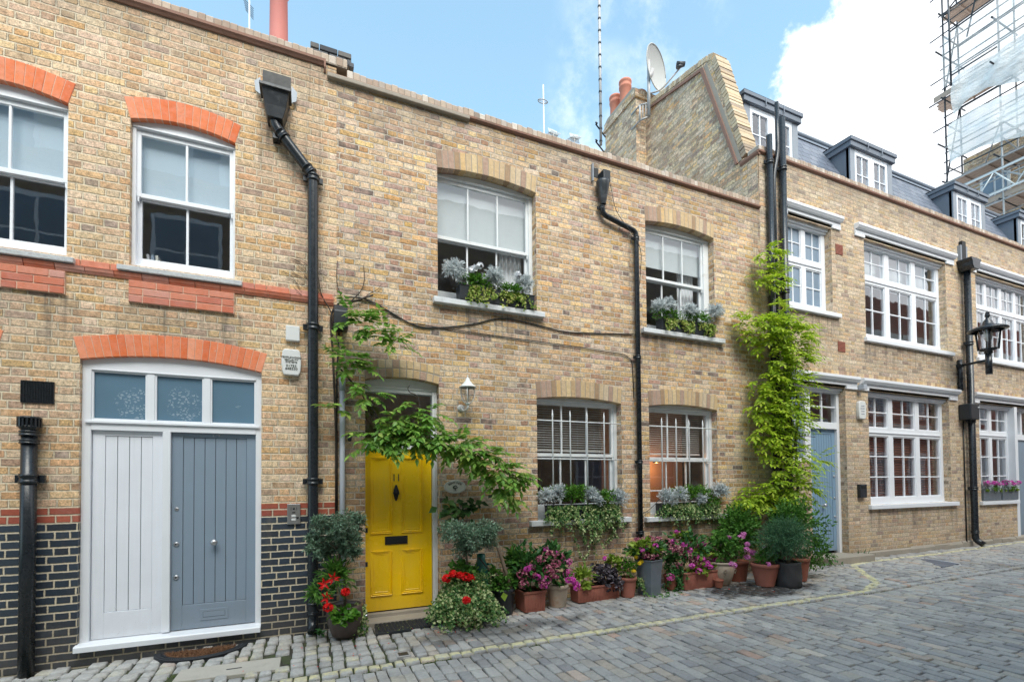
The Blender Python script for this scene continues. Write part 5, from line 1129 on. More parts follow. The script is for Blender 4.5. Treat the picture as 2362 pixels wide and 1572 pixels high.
for i in range(1500):
    a = -PI*R.random(); q = R.random()**.5; x = cx_+rx*.74*q*math.cos(a); yy = cy_-.05+ry*.62*q*math.sin(a); mb.leaf(Vector((x,yy,zt+.018)), Vector((R.gauss(0,.6),R.gauss(0,.6),.5)), Vector((0,0,1)), .03, .005)
mb.build('coir_centre', M['coir'], t)
t = thing('doormat', (1.05,-.3,.08), 'rectangular black rubber doormat at the foot of the yellow door step', 'doormat', 'doormats')
zt = gz(1.05); mb = MB(); mb.prism([(.66,-.52),(1.45,-.47),(1.44,-.16),(.69,-.17)], zt-.02, zt+.014, axis='z'); mb.build('rubber_base', M['rubber'], t, bevel=.004)
mb = MB()
for i in range(17):
    for j in range(7):
        x = .71+i*.044; yy = -.475+j*.048; mb.tube([(x+.015*math.cos(a*PI/4), yy+.015*math.sin(a*PI/4), zt+.016) for a in range(9)], .004, 4)
mb.build('ring_pattern', M['rubber'], t)
mb = MB()
for i in range(46): mb.leaf(Vector((R.uniform(.66,1.5), R.uniform(-.6,-.15), zt+.022)), Vector((R.gauss(0,1),R.gauss(0,1),.1)), Vector((0,0,1)), R.uniform(.012,.024), .012)
struct(mb.build('fallen_petals', M['ivyup']), 'stuff')
mb = MB()
for i in range(40):
    x = R.choice((R.uniform(-.6,1.6), R.uniform(2,6))); mb.leaf(Vector((x, R.uniform(-1.2,-.45), gz(x)+.012)), Vector((R.gauss(0,1),R.gauss(0,1),.1)), Vector((0,0,1)), R.uniform(.012,.026), .016)
struct(mb.build('fallen_petals', M['redpetal']), 'stuff')
mb = MB(); x0, x1, y0, y1 = SLAB; mb.prism([(x0-.01,y0+.02),(x1+.0,y0-.03),(x1,y1-.02),(x0,y1+.0)], gz(-.6)-.06, gz(-.6)+.003, axis='z')
slab = tag(mb.build('stone_slab', simple('worn_sandstone', (.47,.44,.38), .85, var=.25, scale=16, bump=.5, dirt=(.30,.28,.24)), None, bevel=.008), 'long pale stone slab with a dark slot let into the setts', 'stone slab')
mb = MB(); mb.box(-.66,-.54,-.845,-.825,gz(-.6)-.0,gz(-.6)+.0045); mb.build('slot', M['black'], slab)
t = thing('valve_cover', (.82,-1.21,gz(.82)), 'small square metal water cover in the pavement setts', 'valve cover'); z = gz(.82)
mb = MB(); mb.box(.755,.885,-1.27,-1.15,z-.03,z+.006); mb.build('frame', M['galv'], t, bevel=.004); mb = MB(); mb.box(.775,.865,-1.252,-1.168,z+.004,z+.009); mb.build('lid', M['ironworn'], t, bevel=.003)
t = thing('inspection_cover', (11.6,-.6,.2), 'slate coloured inspection cover beside the far yellow line', 'inspection cover'); z = gz(11)
mb = MB(); q = [WG(2125,1289),WG(2159,1289),WG(2213,1299),WG(2175,1308)]; mb.prism([(p_.x,p_.y) for p_ in q], z-.05, z+.005, axis='z'); mb.build('lid', M['slate'], t)
mb = MB(); a, b = WG(2130,1286), WG(2214,1299.5); mb.tube([(a.x,a.y,z-.012),(b.x,b.y,z-.012)], .022, 6); mb.build('edge_strip', M['sillpaint'], t)

# ================================================================== PLANTS
def rdir(up=0.0):
    while True:
        v = Vector((R.uniform(-1,1), R.uniform(-1,1), R.uniform(-1,1)))
        if .05 < v.length < 1: v.normalize(); v.z += up; return v.normalized()
def sprays(mb, c, rad, nt, nl, L, Wd, up=.25, inner=.35, kind='leaf', spread=.7, droop=0, twig=None):
    """leaves set along many little twigs that start inside the crown and end at its uneven surface"""
    c = Vector(c); rad = Vector(rad)
    bump = [(rdir(), R.uniform(.0,.28)) for i in range(9)]
    for i in range(nt):
        d = rdir(up); q = R.uniform(.62, .95)
        for bd, bv in bump: q += bv*max(0, d.dot(bd))**6
        e = Vector((d.x*rad.x, d.y*rad.y, d.z*rad.z))*q; s = e*inner + Vector((R.gauss(0,.12)*rad.x, R.gauss(0,.12)*rad.y, R.gauss(0,.12)*rad.z))
        if twig is not None: twig.tube([c+s, c+e], .0022, 4, caps=False)
        t_ = (e-s).normalized() if (e-s).length > 1e-4 else d
        for j in range(nl):
            f = (j + R.random())/nl; p = c + s.lerp(e, f) + Vector((0,0,-droop*f*f))
            ld = (t_*(.55+.5*f) + rdir(.1)*spread).normalized(); l = L*R.uniform(.6,1.15)
            if kind == 'leaf': mb.leaf(p, ld, rdir(.9), l, Wd*R.uniform(.75,1.15))
            else: mb.rleaf(p, ld, (d*.7+Vector((0,-.25,.9))+rdir()*.5), l)
def flower_ball(mb, c, r, n, ps, squash=.8):
    c = Vector(c)
    for i in range(n):
        d = rdir(.25); p = c + Vector((d.x*r, d.y*r, d.z*r*squash)); a = d.orthogonal().normalized(); b = d.cross(a); th = R.uniform(0,6.28); nrm = (d + rdir()*.25).normalized()
        for k in range(4 if ps > .012 else 3):
            an = th + k*(PI/2 if ps > .012 else 2.1); mb.leaf(p, a*math.cos(an)+b*math.sin(an)+d*.25, nrm, ps, ps*.95, fold=.1, droop=-.1)
def stems(parent, pts_list, r=.004, mat_='green'):
    mb = MB()
    for p in pts_list: mb.tube(p, r, 5, caps=False)
    return mb.build('stem', M[mat_], parent)
def pot_round(t, c, prof, mat_, soil=True, n=32, sx=1.0):
    mb = MB(); z = c[2]; mb.lathe([(.0001,.0)] + prof + [(prof[-1][0]*.90, prof[-1][1]-.0), (prof[-1][0]*.86, prof[-1][1]-.05)], c, n, sx=sx); o = mb.build('pot', M[mat_], t)
    r, h = prof[-1]
    mb = MB(); mb.lathe([(.0001, h-.028),(r*.89, h-.032)], c, 20, sx=sx); mb.build('soil', M['soil'], t); return o
def flaring(r0, r1, h, rim=.03, rt=.012): return [(r0,0),(r0+.0,.004),(r0+(r1-r0)*.5,h*.5),(r1-rt,h-rim-.004),(r1-rt*.9,h-rim),(r1,h-rim+.004),(r1,h-.006),(r1-.006,h)]
def trough(t, x0, x1, y0, y1, z0, z1, mat_, flute=True, taper=.05, lip=.012):
    mb = MB(); d = .012; dx = taper*(z1-z0)*.6
    vs = [(x0+dx,y0+dx,z0),(x1-dx,y0+dx,z0),(x1-dx,y1,z0),(x0+dx,y1,z0),(x0,y0,z1-lip*2),(x1,y0,z1-lip*2),(x1,y1,z1-lip*2),(x0,y1,z1-lip*2)]
    mb.add(vs, [(0,3,2,1),(0,1,5,4),(1,2,6,5),(2,3,7,6),(3,0,4,7)])
    for a, b, c_, e in ((x0-lip,x1+lip,y0-lip,y0+d),(x0-lip,x1+lip,y1-d,y1+lip)): mb.box(a,b,c_,e,z1-lip*2,z1)
    for a, b in ((x0-lip,x0+d),(x1-d,x1+lip)): mb.box(a,b,y0+d,y1-d,z1-lip*2,z1)
    if flute:
        k = int((x1-x0-2*dx)/.022)
        for i in range(k):
            x = x0+dx+.011+i*.022; mb.tube([(x, y0+dx-.001, z0+.015),(x+(x-(x0+x1)/2)*dx/(x1-x0)*1.6, y0+.001, z1-lip*2.2)], .0065, 6)
    o = mb.build('pot', M[mat_], t, bevel=.003, seg=1)
    s = MB(); s.quad((x0+d,y0+d,z1-.03),(x1-d,y0+d,z1-.03),(x1-d,y1-d,z1-.03),(x0+d,y1-d,z1-.03)); s.build('soil', M['soil'], t); return o
GP = 'potted plants lined up along the brown brick house'
def fol(mb, t, m, name='foliage'): return mb.build(name, M[m], t)
def heads(t, mat_, pts, r, n, ps, name='flower_head'):
    for p in pts: mb = MB(); flower_ball(mb, p, r*R.uniform(.85,1.15), n, ps); mb.build(name, M[mat_], t)
def olive(t, c, rad, base, n=330):
    mb = MB(); tw = MB(); c = Vector(c); rad = Vector(rad)
    for k in range(16):
        d = rdir(.1); o_ = c + Vector((d.x*rad.x, d.y*rad.y, d.z*rad.z))*R.uniform(.45,.98); f = R.uniform(.24,.50)
        sprays(mb, o_, rad*f, int(n*.11), 12, .047, .0135, up=.2, inner=.25, spread=.95, twig=tw)
    sprays(mb, c, rad*.66, int(n*.4), 11, .047, .0135, up=.1, inner=.3, spread=1.0)
    fol(mb, t, 'olive', 'olive_crown')
    b = Vector(base); c = Vector(c); tw.tube([b, b.lerp(c,.4)+Vector((.02,0,0)), b.lerp(c,.75)+Vector((-.015,.01,0)), c], [.017,.014,.012,.006], 8)
    for k in range(7): d = rdir(.4); tw.tube([b.lerp(c,.8), c+Vector((d.x*rad[0]*.6,d.y*rad[1]*.6,d.z*rad[2]*.6))], [.007,.003], 5)
    tw.build('trunk', M['bark'], t)
def trail_ivy(mb, p, L, n=26, sz=.034, side=.25, dirv=(0,-.15,-1)):
    p = Vector(p); d = Vector(dirv) + Vector((R.gauss(0,side), R.gauss(0,.1), 0))
    q = p.copy(); st = L/n
    for i in range(n):
        d = (d + Vector((R.gauss(0,.28), R.gauss(0,.16), -.08))).normalized(); q = q + d*st
        if q.y > -.03: q.y = -.03 - R.random()*.02
        for k in range(2): mb.leaf(q + rdir()*.012, (rdir()+Vector((0,-.3,-.35))).normalized(), Vector((R.gauss(0,.4),-1,.5)), sz*R.uniform(.6,1.2), sz*.95*R.uniform(.7,1.1))

# 1 glazed bowl with geranium, lily and olive, left of the yellow door
c = WG(797,1469); c = Vector((c.x+.0, c.y+.05, gz(c.x)))
t = thing('potted_plant', c, 'dark brown glazed bowl with small olive tree and red geraniums left of the yellow door', 'potted plant', GP)
pot_round(t, c, [(.115,0),(.135,.03),(.175,.14),(.190,.24),(.186,.31),(.178,.335)], 'glazed')
olive(t, W(783,1238,-.40), (.33,.30,.29), c+Vector((0,0,.3)), 380)
mb = MB(); a = W(775,1330,-.45); sprays(mb, a, (.18,.18,.2), 60, 12, .085, .019, up=.5, inner=.1, spread=.5); a = W(735,1360,-.52); sprays(mb, a, (.12,.1,.12), 24, 10, .08, .018, up=.3); fol(mb, t, 'green')
mb = MB(); sprays(mb, W(795,1415,-.55), (.16,.1,.07), 34, 4, .062, 0, kind='r'); sprays(mb, W(780,1432,-.62), (.07,.05,.08), 14, 3, .05, 0, kind='r'); fol(mb, t, 'box')
heads(t, 'redpetal', [W(757,1400,-.62), W(797,1364,-.58)], .043, 34, .026); 
for q in ((748,1345),(753,1377),(768,1332)):
    mb = MB(); p = W(*q,-.55)
    for k in range(6): an = k*PI/3+R.random(); mb.leaf(p, Vector((math.cos(an), -.6, math.sin(an))), Vector((0,-1,0)), .075, .026, droop=.25)
    mb.build('lily_flower', M['redpetal'], t)
mb = MB()
for i in range(10): trail_ivy(mb, c+Vector((R.uniform(.10,.2), R.uniform(-.12,.1), .33)), R.uniform(.25,.45), 18, .032, dirv=(.45,-.1,-.8))
fol(mb, t, 'ivy', 'trailing_ivy')
mb = MB()
p = WG(735,1468)
for k in range(16): mb.leaf(Vector((p.x+R.gauss(0,.02), p.y+R.gauss(0,.02), gz(p.x)+.02+R.random()*.05)), rdir(.5), Vector((0,-.3,1)), R.uniform(.05,.08), .035)
tag(mb.build('weed', M['deep']), 'little green weed growing at the foot of the tall downpipe', 'weed')

# 2 ivy covered pot right of the door
c = WG(1078,1440); c = Vector((c.x, c.y+.12, gz(c.x)))
t = thing('potted_plant', c, 'pot buried in variegated trailing ivy with red geraniums right of the yellow door', 'potted plant', GP)
pot_round(t, c, flaring(.13,.18,.36), 'terracotta_dark')
mb = MB()
for i in range(230):
    a = R.uniform(0,2*PI); p = c+Vector((.17*math.cos(a), .15*math.sin(a)-.03, .36+R.uniform(-.02,.12))); trail_ivy(mb, p, R.uniform(.25,.52), 17, .034, .12, (.55*math.cos(a), .5*math.sin(a)-.15, -.55))
sprays(mb, c+Vector((0,-.03,.42)), (.30,.24,.17), 230, 9, .036, .03)
fol(mb, t, 'ivy', 'trailing_ivy')
mb = MB(); sprays(mb, c+Vector((-.03,.0,.55)), (.2,.15,.12), 46, 4, .06, 0, up=.5, kind='r'); fol(mb, t, 'green')
heads(t, 'redpetal', [W(1030,1333,-.66),W(1045,1322,-.66),W(1060,1326,-.64),W(1074,1329,-.68),W(1086,1332,-.66),W(1076,1383,-.98)], .04, 34, .026)
olive(t, W(1080,1238,-.52), (.31,.27,.25), c+Vector((.02,.02,.34)), 340)
# watering can tucked behind
q = W(1110,1345,-.32); t = thing('watering_can', (q.x,q.y,gz(q.x)), 'dark green plastic watering can half hidden behind the red geraniums', 'watering can')
z = gz(q.x); mb = MB(); mb.lathe([(.0001,0),(.11,0),(.115,.02),(.105,.25),(.085,.31),(.05,.40),(.052,.47),(.04,.47)], (q.x,q.y,z+.25), 20); mb.build('body', M['greencan'], t)
mb = MB(); mb.tube(smoothpath([(q.x+.05,q.y-.02,z+.60),(q.x+.16,q.y-.04,z+.58),(q.x+.13,q.y-.04,z+.34)], rad=.06), .011, 8); mb.build('handle', M['greencan'], t)
mb = MB(); mb.tube([(q.x-.09,q.y,z+.32),(q.x-.22,q.y-.02,z+.56)], [.022,.012], 8); mb.build('spout', M['greencan'], t)
mb = MB(); mb.box(q.x-.12,q.x+.12,q.y-.1,q.y+.1,z,z+.25); tag(mb.build('crate', M['blackplastic'], None, bevel=.01), 'dark upturned crate under the green watering can', 'crate')

# 3 black plastic pot
c = WG(1168,1420); c = Vector((c.x, c.y+.13, gz(c.x)))
t = thing('potted_plant', c, 'black plastic pot with leafy green plant and a leaning wooden stake', 'potted plant', GP)
pot_round(t, c, [(.125,0),(.13,.01),(.15,.27),(.156,.275),(.156,.30),(.150,.305)], 'blackplastic')
mb = MB(); sprays(mb, c+Vector((.0,-.02,.36)), (.21,.17,.12), 80, 6, .052, .04, up=.3); sprays(mb, c+Vector((-.1,0,.45)), (.10,.1,.12), 30, 6, .05, .03); fol(mb, t, 'green')
mb = MB(); a = W(1151,1268,-.33); b = W(1172,1335,-.45); mb.tube([b+(b-a)*.5, a+(a-b)*.6], .022, 10); mb.build('stake', M['bark'], t)
mb = MB(); mb.leaf(W(1161,1365,-.72), Vector((.1,-.3,-1)), Vector((0,-1,.2)), .10, .085); mb.build('yellowing_leaf', M['lime'], t)
mb = MB(); a = W(1105,1285,-.5); b = W(1140,1330,-.45); mb.tube([a, b], .008, 6); mb.build('cane', M['darkbark'], t)

# 4 square terracotta planter with hydrangea
def hydrangea(t, c, rad, hs, leafm='deep', pet='hydra', r=.062, n=34, nl=70, L=.105):
    mb = MB(); sprays(mb, c, rad, nl, 5, L, L*.62, up=.35, inner=.35, spread=.55); fol(mb, t, leafm)
    for p, pm in hs: mb = MB(); flower_ball(mb, p, r*R.uniform(.85,1.15), n, .021); mb.build('flower_head', M[pm], t)
c0 = WG(1233,1408); x = c0.x; z = gz(x)
t = thing('potted_plant', (x,-.4,z), 'square ribbed terracotta planter with dusky hydrangeas beside the black plastic pot', 'potted plant', GP)
trough(t, x-.15, x+.135, -.53, -.24, z, z+.245, 'terracotta')
hydrangea(t, (x-.03,-.40,z+.47), (.29,.22,.32), [(W(px,py,y),m_) for px,py,y,m_ in ((1205,1324,-.52,'hydra'),(1223,1307,-.5,'hydra2'),(1229,1322,-.56,'hydra'),(1208,1347,-.56,'hydra'),(1259,1337,-.6,'hydra2'),(1252,1346,-.6,'hydra'))])
mb = MB(); sprays(mb, W(1196,1300,-.3), (.22,.12,.22), 50, 6, .09, .055, up=.4); fol(mb, t, 'green', 'leafy_shoot')
heads(t, 'pinkpetal', [W(1216,1312,-.56),W(1240,1330,-.6),W(1254,1352,-.62)], .034, 24, .024)
# 5 weathered pale pot
c = WG(1297,1401); c = Vector((c.x, c.y+.12, gz(c.x)))
t = thing('potted_plant', c, 'weathered limewashed round pot under a mound of faded hydrangeas', 'potted plant', GP)
pot_round(t, c, flaring(.105,.140,.27,.05), 'terraold')
hydrangea(t, c+Vector((-.04,.05,.50)), (.27,.22,.30), [(W(px,py,y),m_) for px,py,y,m_ in ((1249,1290,-.5,'hydra'),(1270,1280,-.5,'hydra'),(1276,1309,-.58,'hydra'),(1266,1313,-.58,'hydra'),(1281,1324,-.6,'hydra'),(1290,1284,-.48,'hydra'),(1308,1297,-.5,'hydra2'),(1311,1322,-.56,'hydra2'),(1283,1298,-.55,'hydra'),(1261,1276,-.45,'hydra'))], nl=80)
heads(t, 'pinkpetal', [W(1257,1265,-.42),W(1264,1272,-.42),W(1281,1276,-.42),W(1320,1337,-.68),W(1326,1344,-.68),W(1331,1349,-.68),W(1312,1337,-.68),W(1330,1355,-.7)], .035, 22, .022)
# 6 long terracotta trough with dark heuchera
a, b = WG(1337,1391), WG(1424,1379); z = gz(3.4)
t = thing('potted_plant', (3.45,-.4,z), 'terracotta trough with almost black leaves and a lime green plant', 'potted plant', GP)
trough(t, 3.16, 3.80, -.46, -.26, z, z+.20, 'terracotta')
mb = MB(); sprays(mb, (3.60,-.40,z+.31), (.20,.15,.16), 90, 4, .055, 0, up=.3, kind='r'); sprays(mb, (3.70,-.48,z+.20), (.14,.1,.12), 34, 3, .05, 0, kind='r'); fol(mb, t, 'heuchera', 'dark_foliage')
mb = MB(); sprays(mb, (3.28,-.38,z+.30), (.14,.12,.14), 34, 5, .11, .032, up=.6, inner=.1); sprays(mb, (3.28,-.44,z+.22), (.1,.08,.05), 30, 4, .04, 0, kind='r'); sprays(mb, (3.78,-.36,z+.47), (.12,.1,.07), 26, 4, .055, 0, kind='r'); sprays(mb, (3.86,-.40,z+.36), (.08,.08,.07), 20, 4, .05, 0, kind='r'); fol(mb, t, 'lime')
heads(t, 'pinkpetal', [W(1396,1287,-.3),W(1440,1299,-.42),W(1435,1309,-.42)], .03, 20, .022)
# 7 round terracotta pot with yellow pansies
c = WG(1459,1378); c = Vector((c.x, c.y+.1, gz(c.x)))
t = thing('potted_plant', c, 'round terracotta pot with bright yellow pansies and trailing ivy', 'potted plant', GP)
pot_round(t, c, flaring(.085,.122,.26,.045), 'terracotta')
mb = MB(); sprays(mb, c+Vector((0,0,.36)), (.15,.13,.16), 100, 9, .036, .016, up=.4); fol(mb, t, 'box')
heads(t, 'yellowpetal', [W(1467,1284,-.5),W(1479,1294,-.52),W(1475,1299,-.55),W(1462,1317,-.62),W(1484,1299,-.5)], .02, 14, .022)
mb = MB()
for i in range(7): trail_ivy(mb, c+Vector((.10+R.gauss(0,.02),-.06,.26)), R.uniform(.2,.36), 14, .036, .1, (.35,-.1,-.9))
fol(mb, t, 'ivy', 'trailing_ivy')
# 8 zinc planter
c0 = WG(1513,1374); x = c0.x; z = gz(x)
t = thing('potted_plant', (x,-.5,z), 'tall square grey zinc planter with broad lime and maroon leaves', 'potted plant', GP)
mb = MB(); r0, r1, h = .105, .128, .47; cy_ = c0.y+.13; ang = .25; rot = lambda a, b: (x+a*math.cos(ang)-b*math.sin(ang), cy_+a*math.sin(ang)+b*math.cos(ang))
vs = [(*rot(sx*q, sy*q), z+zz) for q, zz in ((r0,0),(r0*1.08,h*.6),(r1,h-.02),(r1*1.12,h),(r1*1.0,h+.004),(r1*.95,h-.06)) for sx, sy in ((-1,-1),(1,-1),(1,1),(-1,1))]
mb.add(vs, [(l*4+k, l*4+(k+1) % 4, l*4+4+(k+1) % 4, l*4+4+k) for l in range(5) for k in range(4)]); mb.build('pot', M['zinc'], t)
mb = MB(); mb.quad(*[(*rot(sx*.12, sy*.12), z+h-.04) for sx, sy in ((-1,-1),(1,-1),(1,1),(-1,1))]); mb.build('soil', M['soil'], t)
mb = MB(); sprays(mb, (x-.05,cy_,z+h+.12), (.27,.17,.12), 46, 4, .105, .075, up=.7, inner=.3); fol(mb, t, 'lime', 'broad_leaves')
hydrangea(t, (x+.02,cy_+.04,z+h+.10), (.34,.2,.16), [(W(px,py,y),m_) for px,py,y,m_ in ((1490,1280,-.55,'hydra'),(1500,1283,-.58,'hydra'),(1516,1278,-.55,'hydra'),(1487,1246,-.42,'hydra'),(1500,1244,-.42,'hydra'),(1517,1245,-.42,'hydra'),(1470,1247,-.4,'hydra'))], nl=60, L=.09)
heads(t, 'pinkpetal', [W(1496,1262,-.55),W(1512,1258,-.55),W(1480,1268,-.55)], .034, 22, .022)
# 9 small dark pot and ivy
c = WG(1561,1361); c = Vector((c.x, c.y+.1, gz(c.x)))
t = thing('potted_plant', c, 'small dark terracotta pot spilling green ivy behind the zinc planter', 'potted plant', GP)
pot_round(t, c, flaring(.085,.115,.21,.035), 'terracotta_dark')
mb = MB()
for i in range(18): trail_ivy(mb, c+Vector((R.gauss(0,.06),-.08,.25+R.random()*.15)), R.uniform(.25,.45), 14, .045, .2)
sprays(mb, c+Vector((0,0,.36)), (.14,.13,.2), 60, 7, .05, .035); fol(mb, t, 'deep', 'trailing_ivy')
for px,py,y,m_ in ((1566,1304,-.5,'hydra'),(1546,1330,-.62,'hydra2'),(1555,1262,-.5,'hydra'),(1547,1270,-.5,'hydra')): mb = MB(); flower_ball(mb, W(px,py,y), .055, 32, .02); mb.build('flower_head', M[m_], t)
p = WG(1535,1378); mb = MB()
for k in range(46): mb.leaf(Vector((p.x+R.gauss(0,.14), p.y+.04+R.gauss(0,.03), gz(p.x)+.01+R.random()*.03)), rdir(.2), Vector((0,-.2,1)), R.uniform(.03,.055), .022)
tag(mb.build('weed', M['green']), 'low green weed creeping over setts in front of the zinc planter', 'weed')
# 10 terracotta trough with hydrangea and geranium
z = gz(5.1); t = thing('potted_plant', (5.12,-.5,z), 'ribbed terracotta trough crowded with maroon hydrangeas and magenta geraniums', 'potted plant', GP)
trough(t, 4.80, 5.46, -.58, -.36, z, z+.24, 'terracotta')
hydrangea(t, (5.02,-.42,z+.52), (.48,.22,.30), [(W(px,py,y),m_) for px,py,y,m_ in ((1543,1250,-.4,'hydra'),(1556,1253,-.4,'hydra'),(1566,1266,-.48,'hydra'),(1573,1272,-.48,'hydra'),(1588,1281,-.52,'hydra'),(1599,1291,-.55,'hydra'),(1609,1299,-.55,'hydra'),(1617,1294,-.52,'hydra'),(1594,1240,-.35,'hydra2'),(1607,1247,-.38,'hydra'),(1602,1255,-.4,'hydra'),(1580,1262,-.4,'hydra'))], nl=80, L=.085)
mb = MB(); sprays(mb, (5.20,-.46,z+.42), (.26,.16,.16), 60, 5, .05, 0, kind='r'); sprays(mb, (5.15,-.56,z+.27), (.22,.1,.09), 40, 4, .05, 0, kind='r'); sprays(mb, (5.0,-.35,z+.70), (.2,.1,.07), 30, 4, .06, 0, kind='r'); fol(mb, t, 'lime', 'geranium_leaves')
heads(t, 'pinkpetal', [W(1563,1226,-.3),W(1623,1254,-.42),W(1615,1276,-.46),W(1644,1269,-.4),W(1625,1302,-.58),W(1638,1306,-.6),W(1631,1297,-.56)], .033, 22, .022)
heads(t, 'pinkpetal', [W(px,py,y) for px,py,y in ((1552,1248,-.45),(1578,1256,-.48),(1590,1268,-.5),(1606,1284,-.55),(1622,1288,-.55),(1596,1304,-.6),(1612,1316,-.62),(1650,1290,-.5),(1636,1280,-.46))], .036, 24, .024)
# 11 tiny pot
c = WG(1664,1355); c = Vector((c.x, c.y+.05, gz(c.x))); t = thing('flower_pot', c, 'tiny empty dark red pot between the trough and the urn', 'flower pot'); pot_round(t, c, flaring(.05,.07,.115,.03,.006), 'terracotta_dark')
# 12 urn
c = WG(1680,1350); c = Vector((c.x, c.y+.12, gz(c.x)))
t = thing('potted_plant', c, 'weathered urn shaped terracotta pot with scrolled sides and pink geraniums', 'potted plant', GP)
pot_round(t, c, [(.10,0),(.115,.02),(.155,.12),(.178,.22),(.172,.285),(.168,.30),(.185,.305),(.190,.325),(.180,.335)], 'terraold')
mb = MB()
for sx in (-1, 1):
    for a0 in (-.9, .0): 
        a = -PI/2 + sx*.55 + a0*.0; p = c+Vector((.178*math.cos(a), .178*math.sin(a), .20)); mb.tube([p+Vector((.03*math.cos(q)*(1-q/9), -.004, .045*math.sin(q)*(1-q/9))) for q in [i*.5 for i in range(14)]], .008, 6)
mb.build('scroll', M['terraold'], t)
mb = MB(); sprays(mb, c+Vector((.05,0,.52)), (.30,.23,.28), 150, 5, .052, 0, up=.35, kind='r'); fol(mb, t, 'green', 'geranium_leaves')
heads(t, 'palepink', [W(1680,1240,-.6),W(1712,1237,-.6),W(1715,1231,-.6),W(1707,1238,-.6),W(1724,1254,-.66),W(1722,1266,-.7),W(1730,1271,-.7),W(1737,1274,-.7),W(1724,1284,-.72),W(1687,1300,-.78),W(1693,1303,-.78)], .032, 20, .024)
# 13 pot behind with leafy bush
c = WG(1722,1342); c = Vector((c.x, c.y+.16, gz(c.x)))
t = thing('potted_plant', c, 'plain terracotta pot half behind the urn carrying a tall leafy bush', 'potted plant', GP)
pot_round(t, c, flaring(.12,.165,.30,.05), 'terracotta_dark')
mb = MB(); sprays(mb, c+Vector((.20,.14,.70)), (.46,.3,.46), 300, 10, .066, .034, up=.3); fol(mb, t, 'green')
heads(t, 'palepink', [W(1762,1263,-.75),W(1760,1277,-.75),W(1790,1278,-.8)], .025, 12, .022)
# 14 front terracotta pot
c = WG(1784,1353); c = Vector((c.x, c.y+.13, gz(c.x)))
t = thing('potted_plant', c, 'clean wide rimmed terracotta pot with a small green plant in front of the bush', 'potted plant', GP)
pot_round(t, c, flaring(.12,.195,.32,.055,.016), 'terracotta')
mb = MB(); sprays(mb, c+Vector((.04,0,.40)), (.17,.15,.13), 50, 7, .075, .026, up=.4); fol(mb, t, 'green'); heads(t, 'palepink', [W(1772,1300,-1.1)], .025, 12, .02)
# 15 grow bag with rosemary
c = WG(1843,1356); c = Vector((c.x, c.y+.15, gz(c.x)))
t = thing('potted_plant', c, 'black fabric grow bag holding a big feathery dark green bush', 'potted plant', GP)
mb = MB(); n_ = 36; prof = [(.150,0),(.165,.02),(.160,.09),(.168,.13),(.156,.19),(.163,.25),(.158,.31),(.165,.345),(.16,.35)]; vs = []
for r_, z_ in prof:
    for j in range(n_): an = 2*PI*j/n_; q = r_*(1+.03*math.sin(an*5+z_*30)+.02*math.sin(an*9-z_*20)); vs.append(c+Vector((q*math.cos(an), q*math.sin(an), z_+.006*math.sin(an*3))))
mb.add(vs, [(i*n_+j, i*n_+(j+1) % n_, (i+1)*n_+(j+1) % n_, (i+1)*n_+j) for i in range(len(prof)-1) for j in range(n_)], 0, True); mb.build('fabric_bag', M['felt'], t)
mb = MB(); mb.lathe([(.0001,.31),(.155,.315)], c, 20); mb.build('soil', M['soil'], t)
mb = MB(); sprays(mb, c+Vector((-.06,0,.66)), (.43,.34,.37), 560, 24, .044, .0065, up=.35, inner=.2, spread=.75); fol(mb, t, 'rosemary')
mb = MB()
for k in range(8): d = rdir(1.0); mb.tube([c+Vector((R.gauss(0,.03),R.gauss(0,.03),.3)), c+Vector((d.x*.2,d.y*.2,.62))], [.009,.005], 6)
mb.build('stem', M['bark'], t)
# 16 pot behind the bag with light shrub
c = WG(1872,1341); c = Vector((c.x-.05, c.y+.18, gz(c.x)))
t = thing('potted_plant', c, 'terracotta pot behind the black grow bag with a loose light green shrub', 'potted plant', GP)
pot_round(t, c, flaring(.12,.17,.34,.06), 'terracotta_dark')
mb = MB(); sprays(mb, c+Vector((.04,.1,.78)), (.46,.36,.50), 300, 11, .064, .032, up=.25); sprays(mb, c+Vector((.34,-.06,.40)), (.30,.2,.28), 80, 9, .064, .026, up=.0); fol(mb, t, 'green')
heads(t, 'pinkpetal', [W(1823,1183,-.6),W(1857,1178,-.6),W(1863,1172,-.6),W(1855,1186,-.6)], .032, 20, .024)
p = WG(1915,1308); mb = MB()
for k in range(26): mb.leaf(Vector((p.x+R.gauss(0,.16), p.y+R.gauss(0,.05), gz(p.x)+.02+R.random()*.05)), rdir(.2), Vector((0,-.2,1)), R.uniform(.06,.10), .03)
tag(mb.build('weed', M['deep']), 'low dark weed by the grey step of the pale blue door', 'weed')
p = WG(1995,1290); mb = MB()
for k in range(60): mb.leaf(Vector((p.x+R.gauss(0,.05), p.y+.05+R.gauss(0,.04), gz(p.x)+R.random()*.05)), rdir(.8), Vector((0,-.2,1)), R.uniform(.10,.22), .014)
tag(mb.build('weed', M['rosemary']), 'spiky dark weed at the foot of the terrace pier', 'weed')

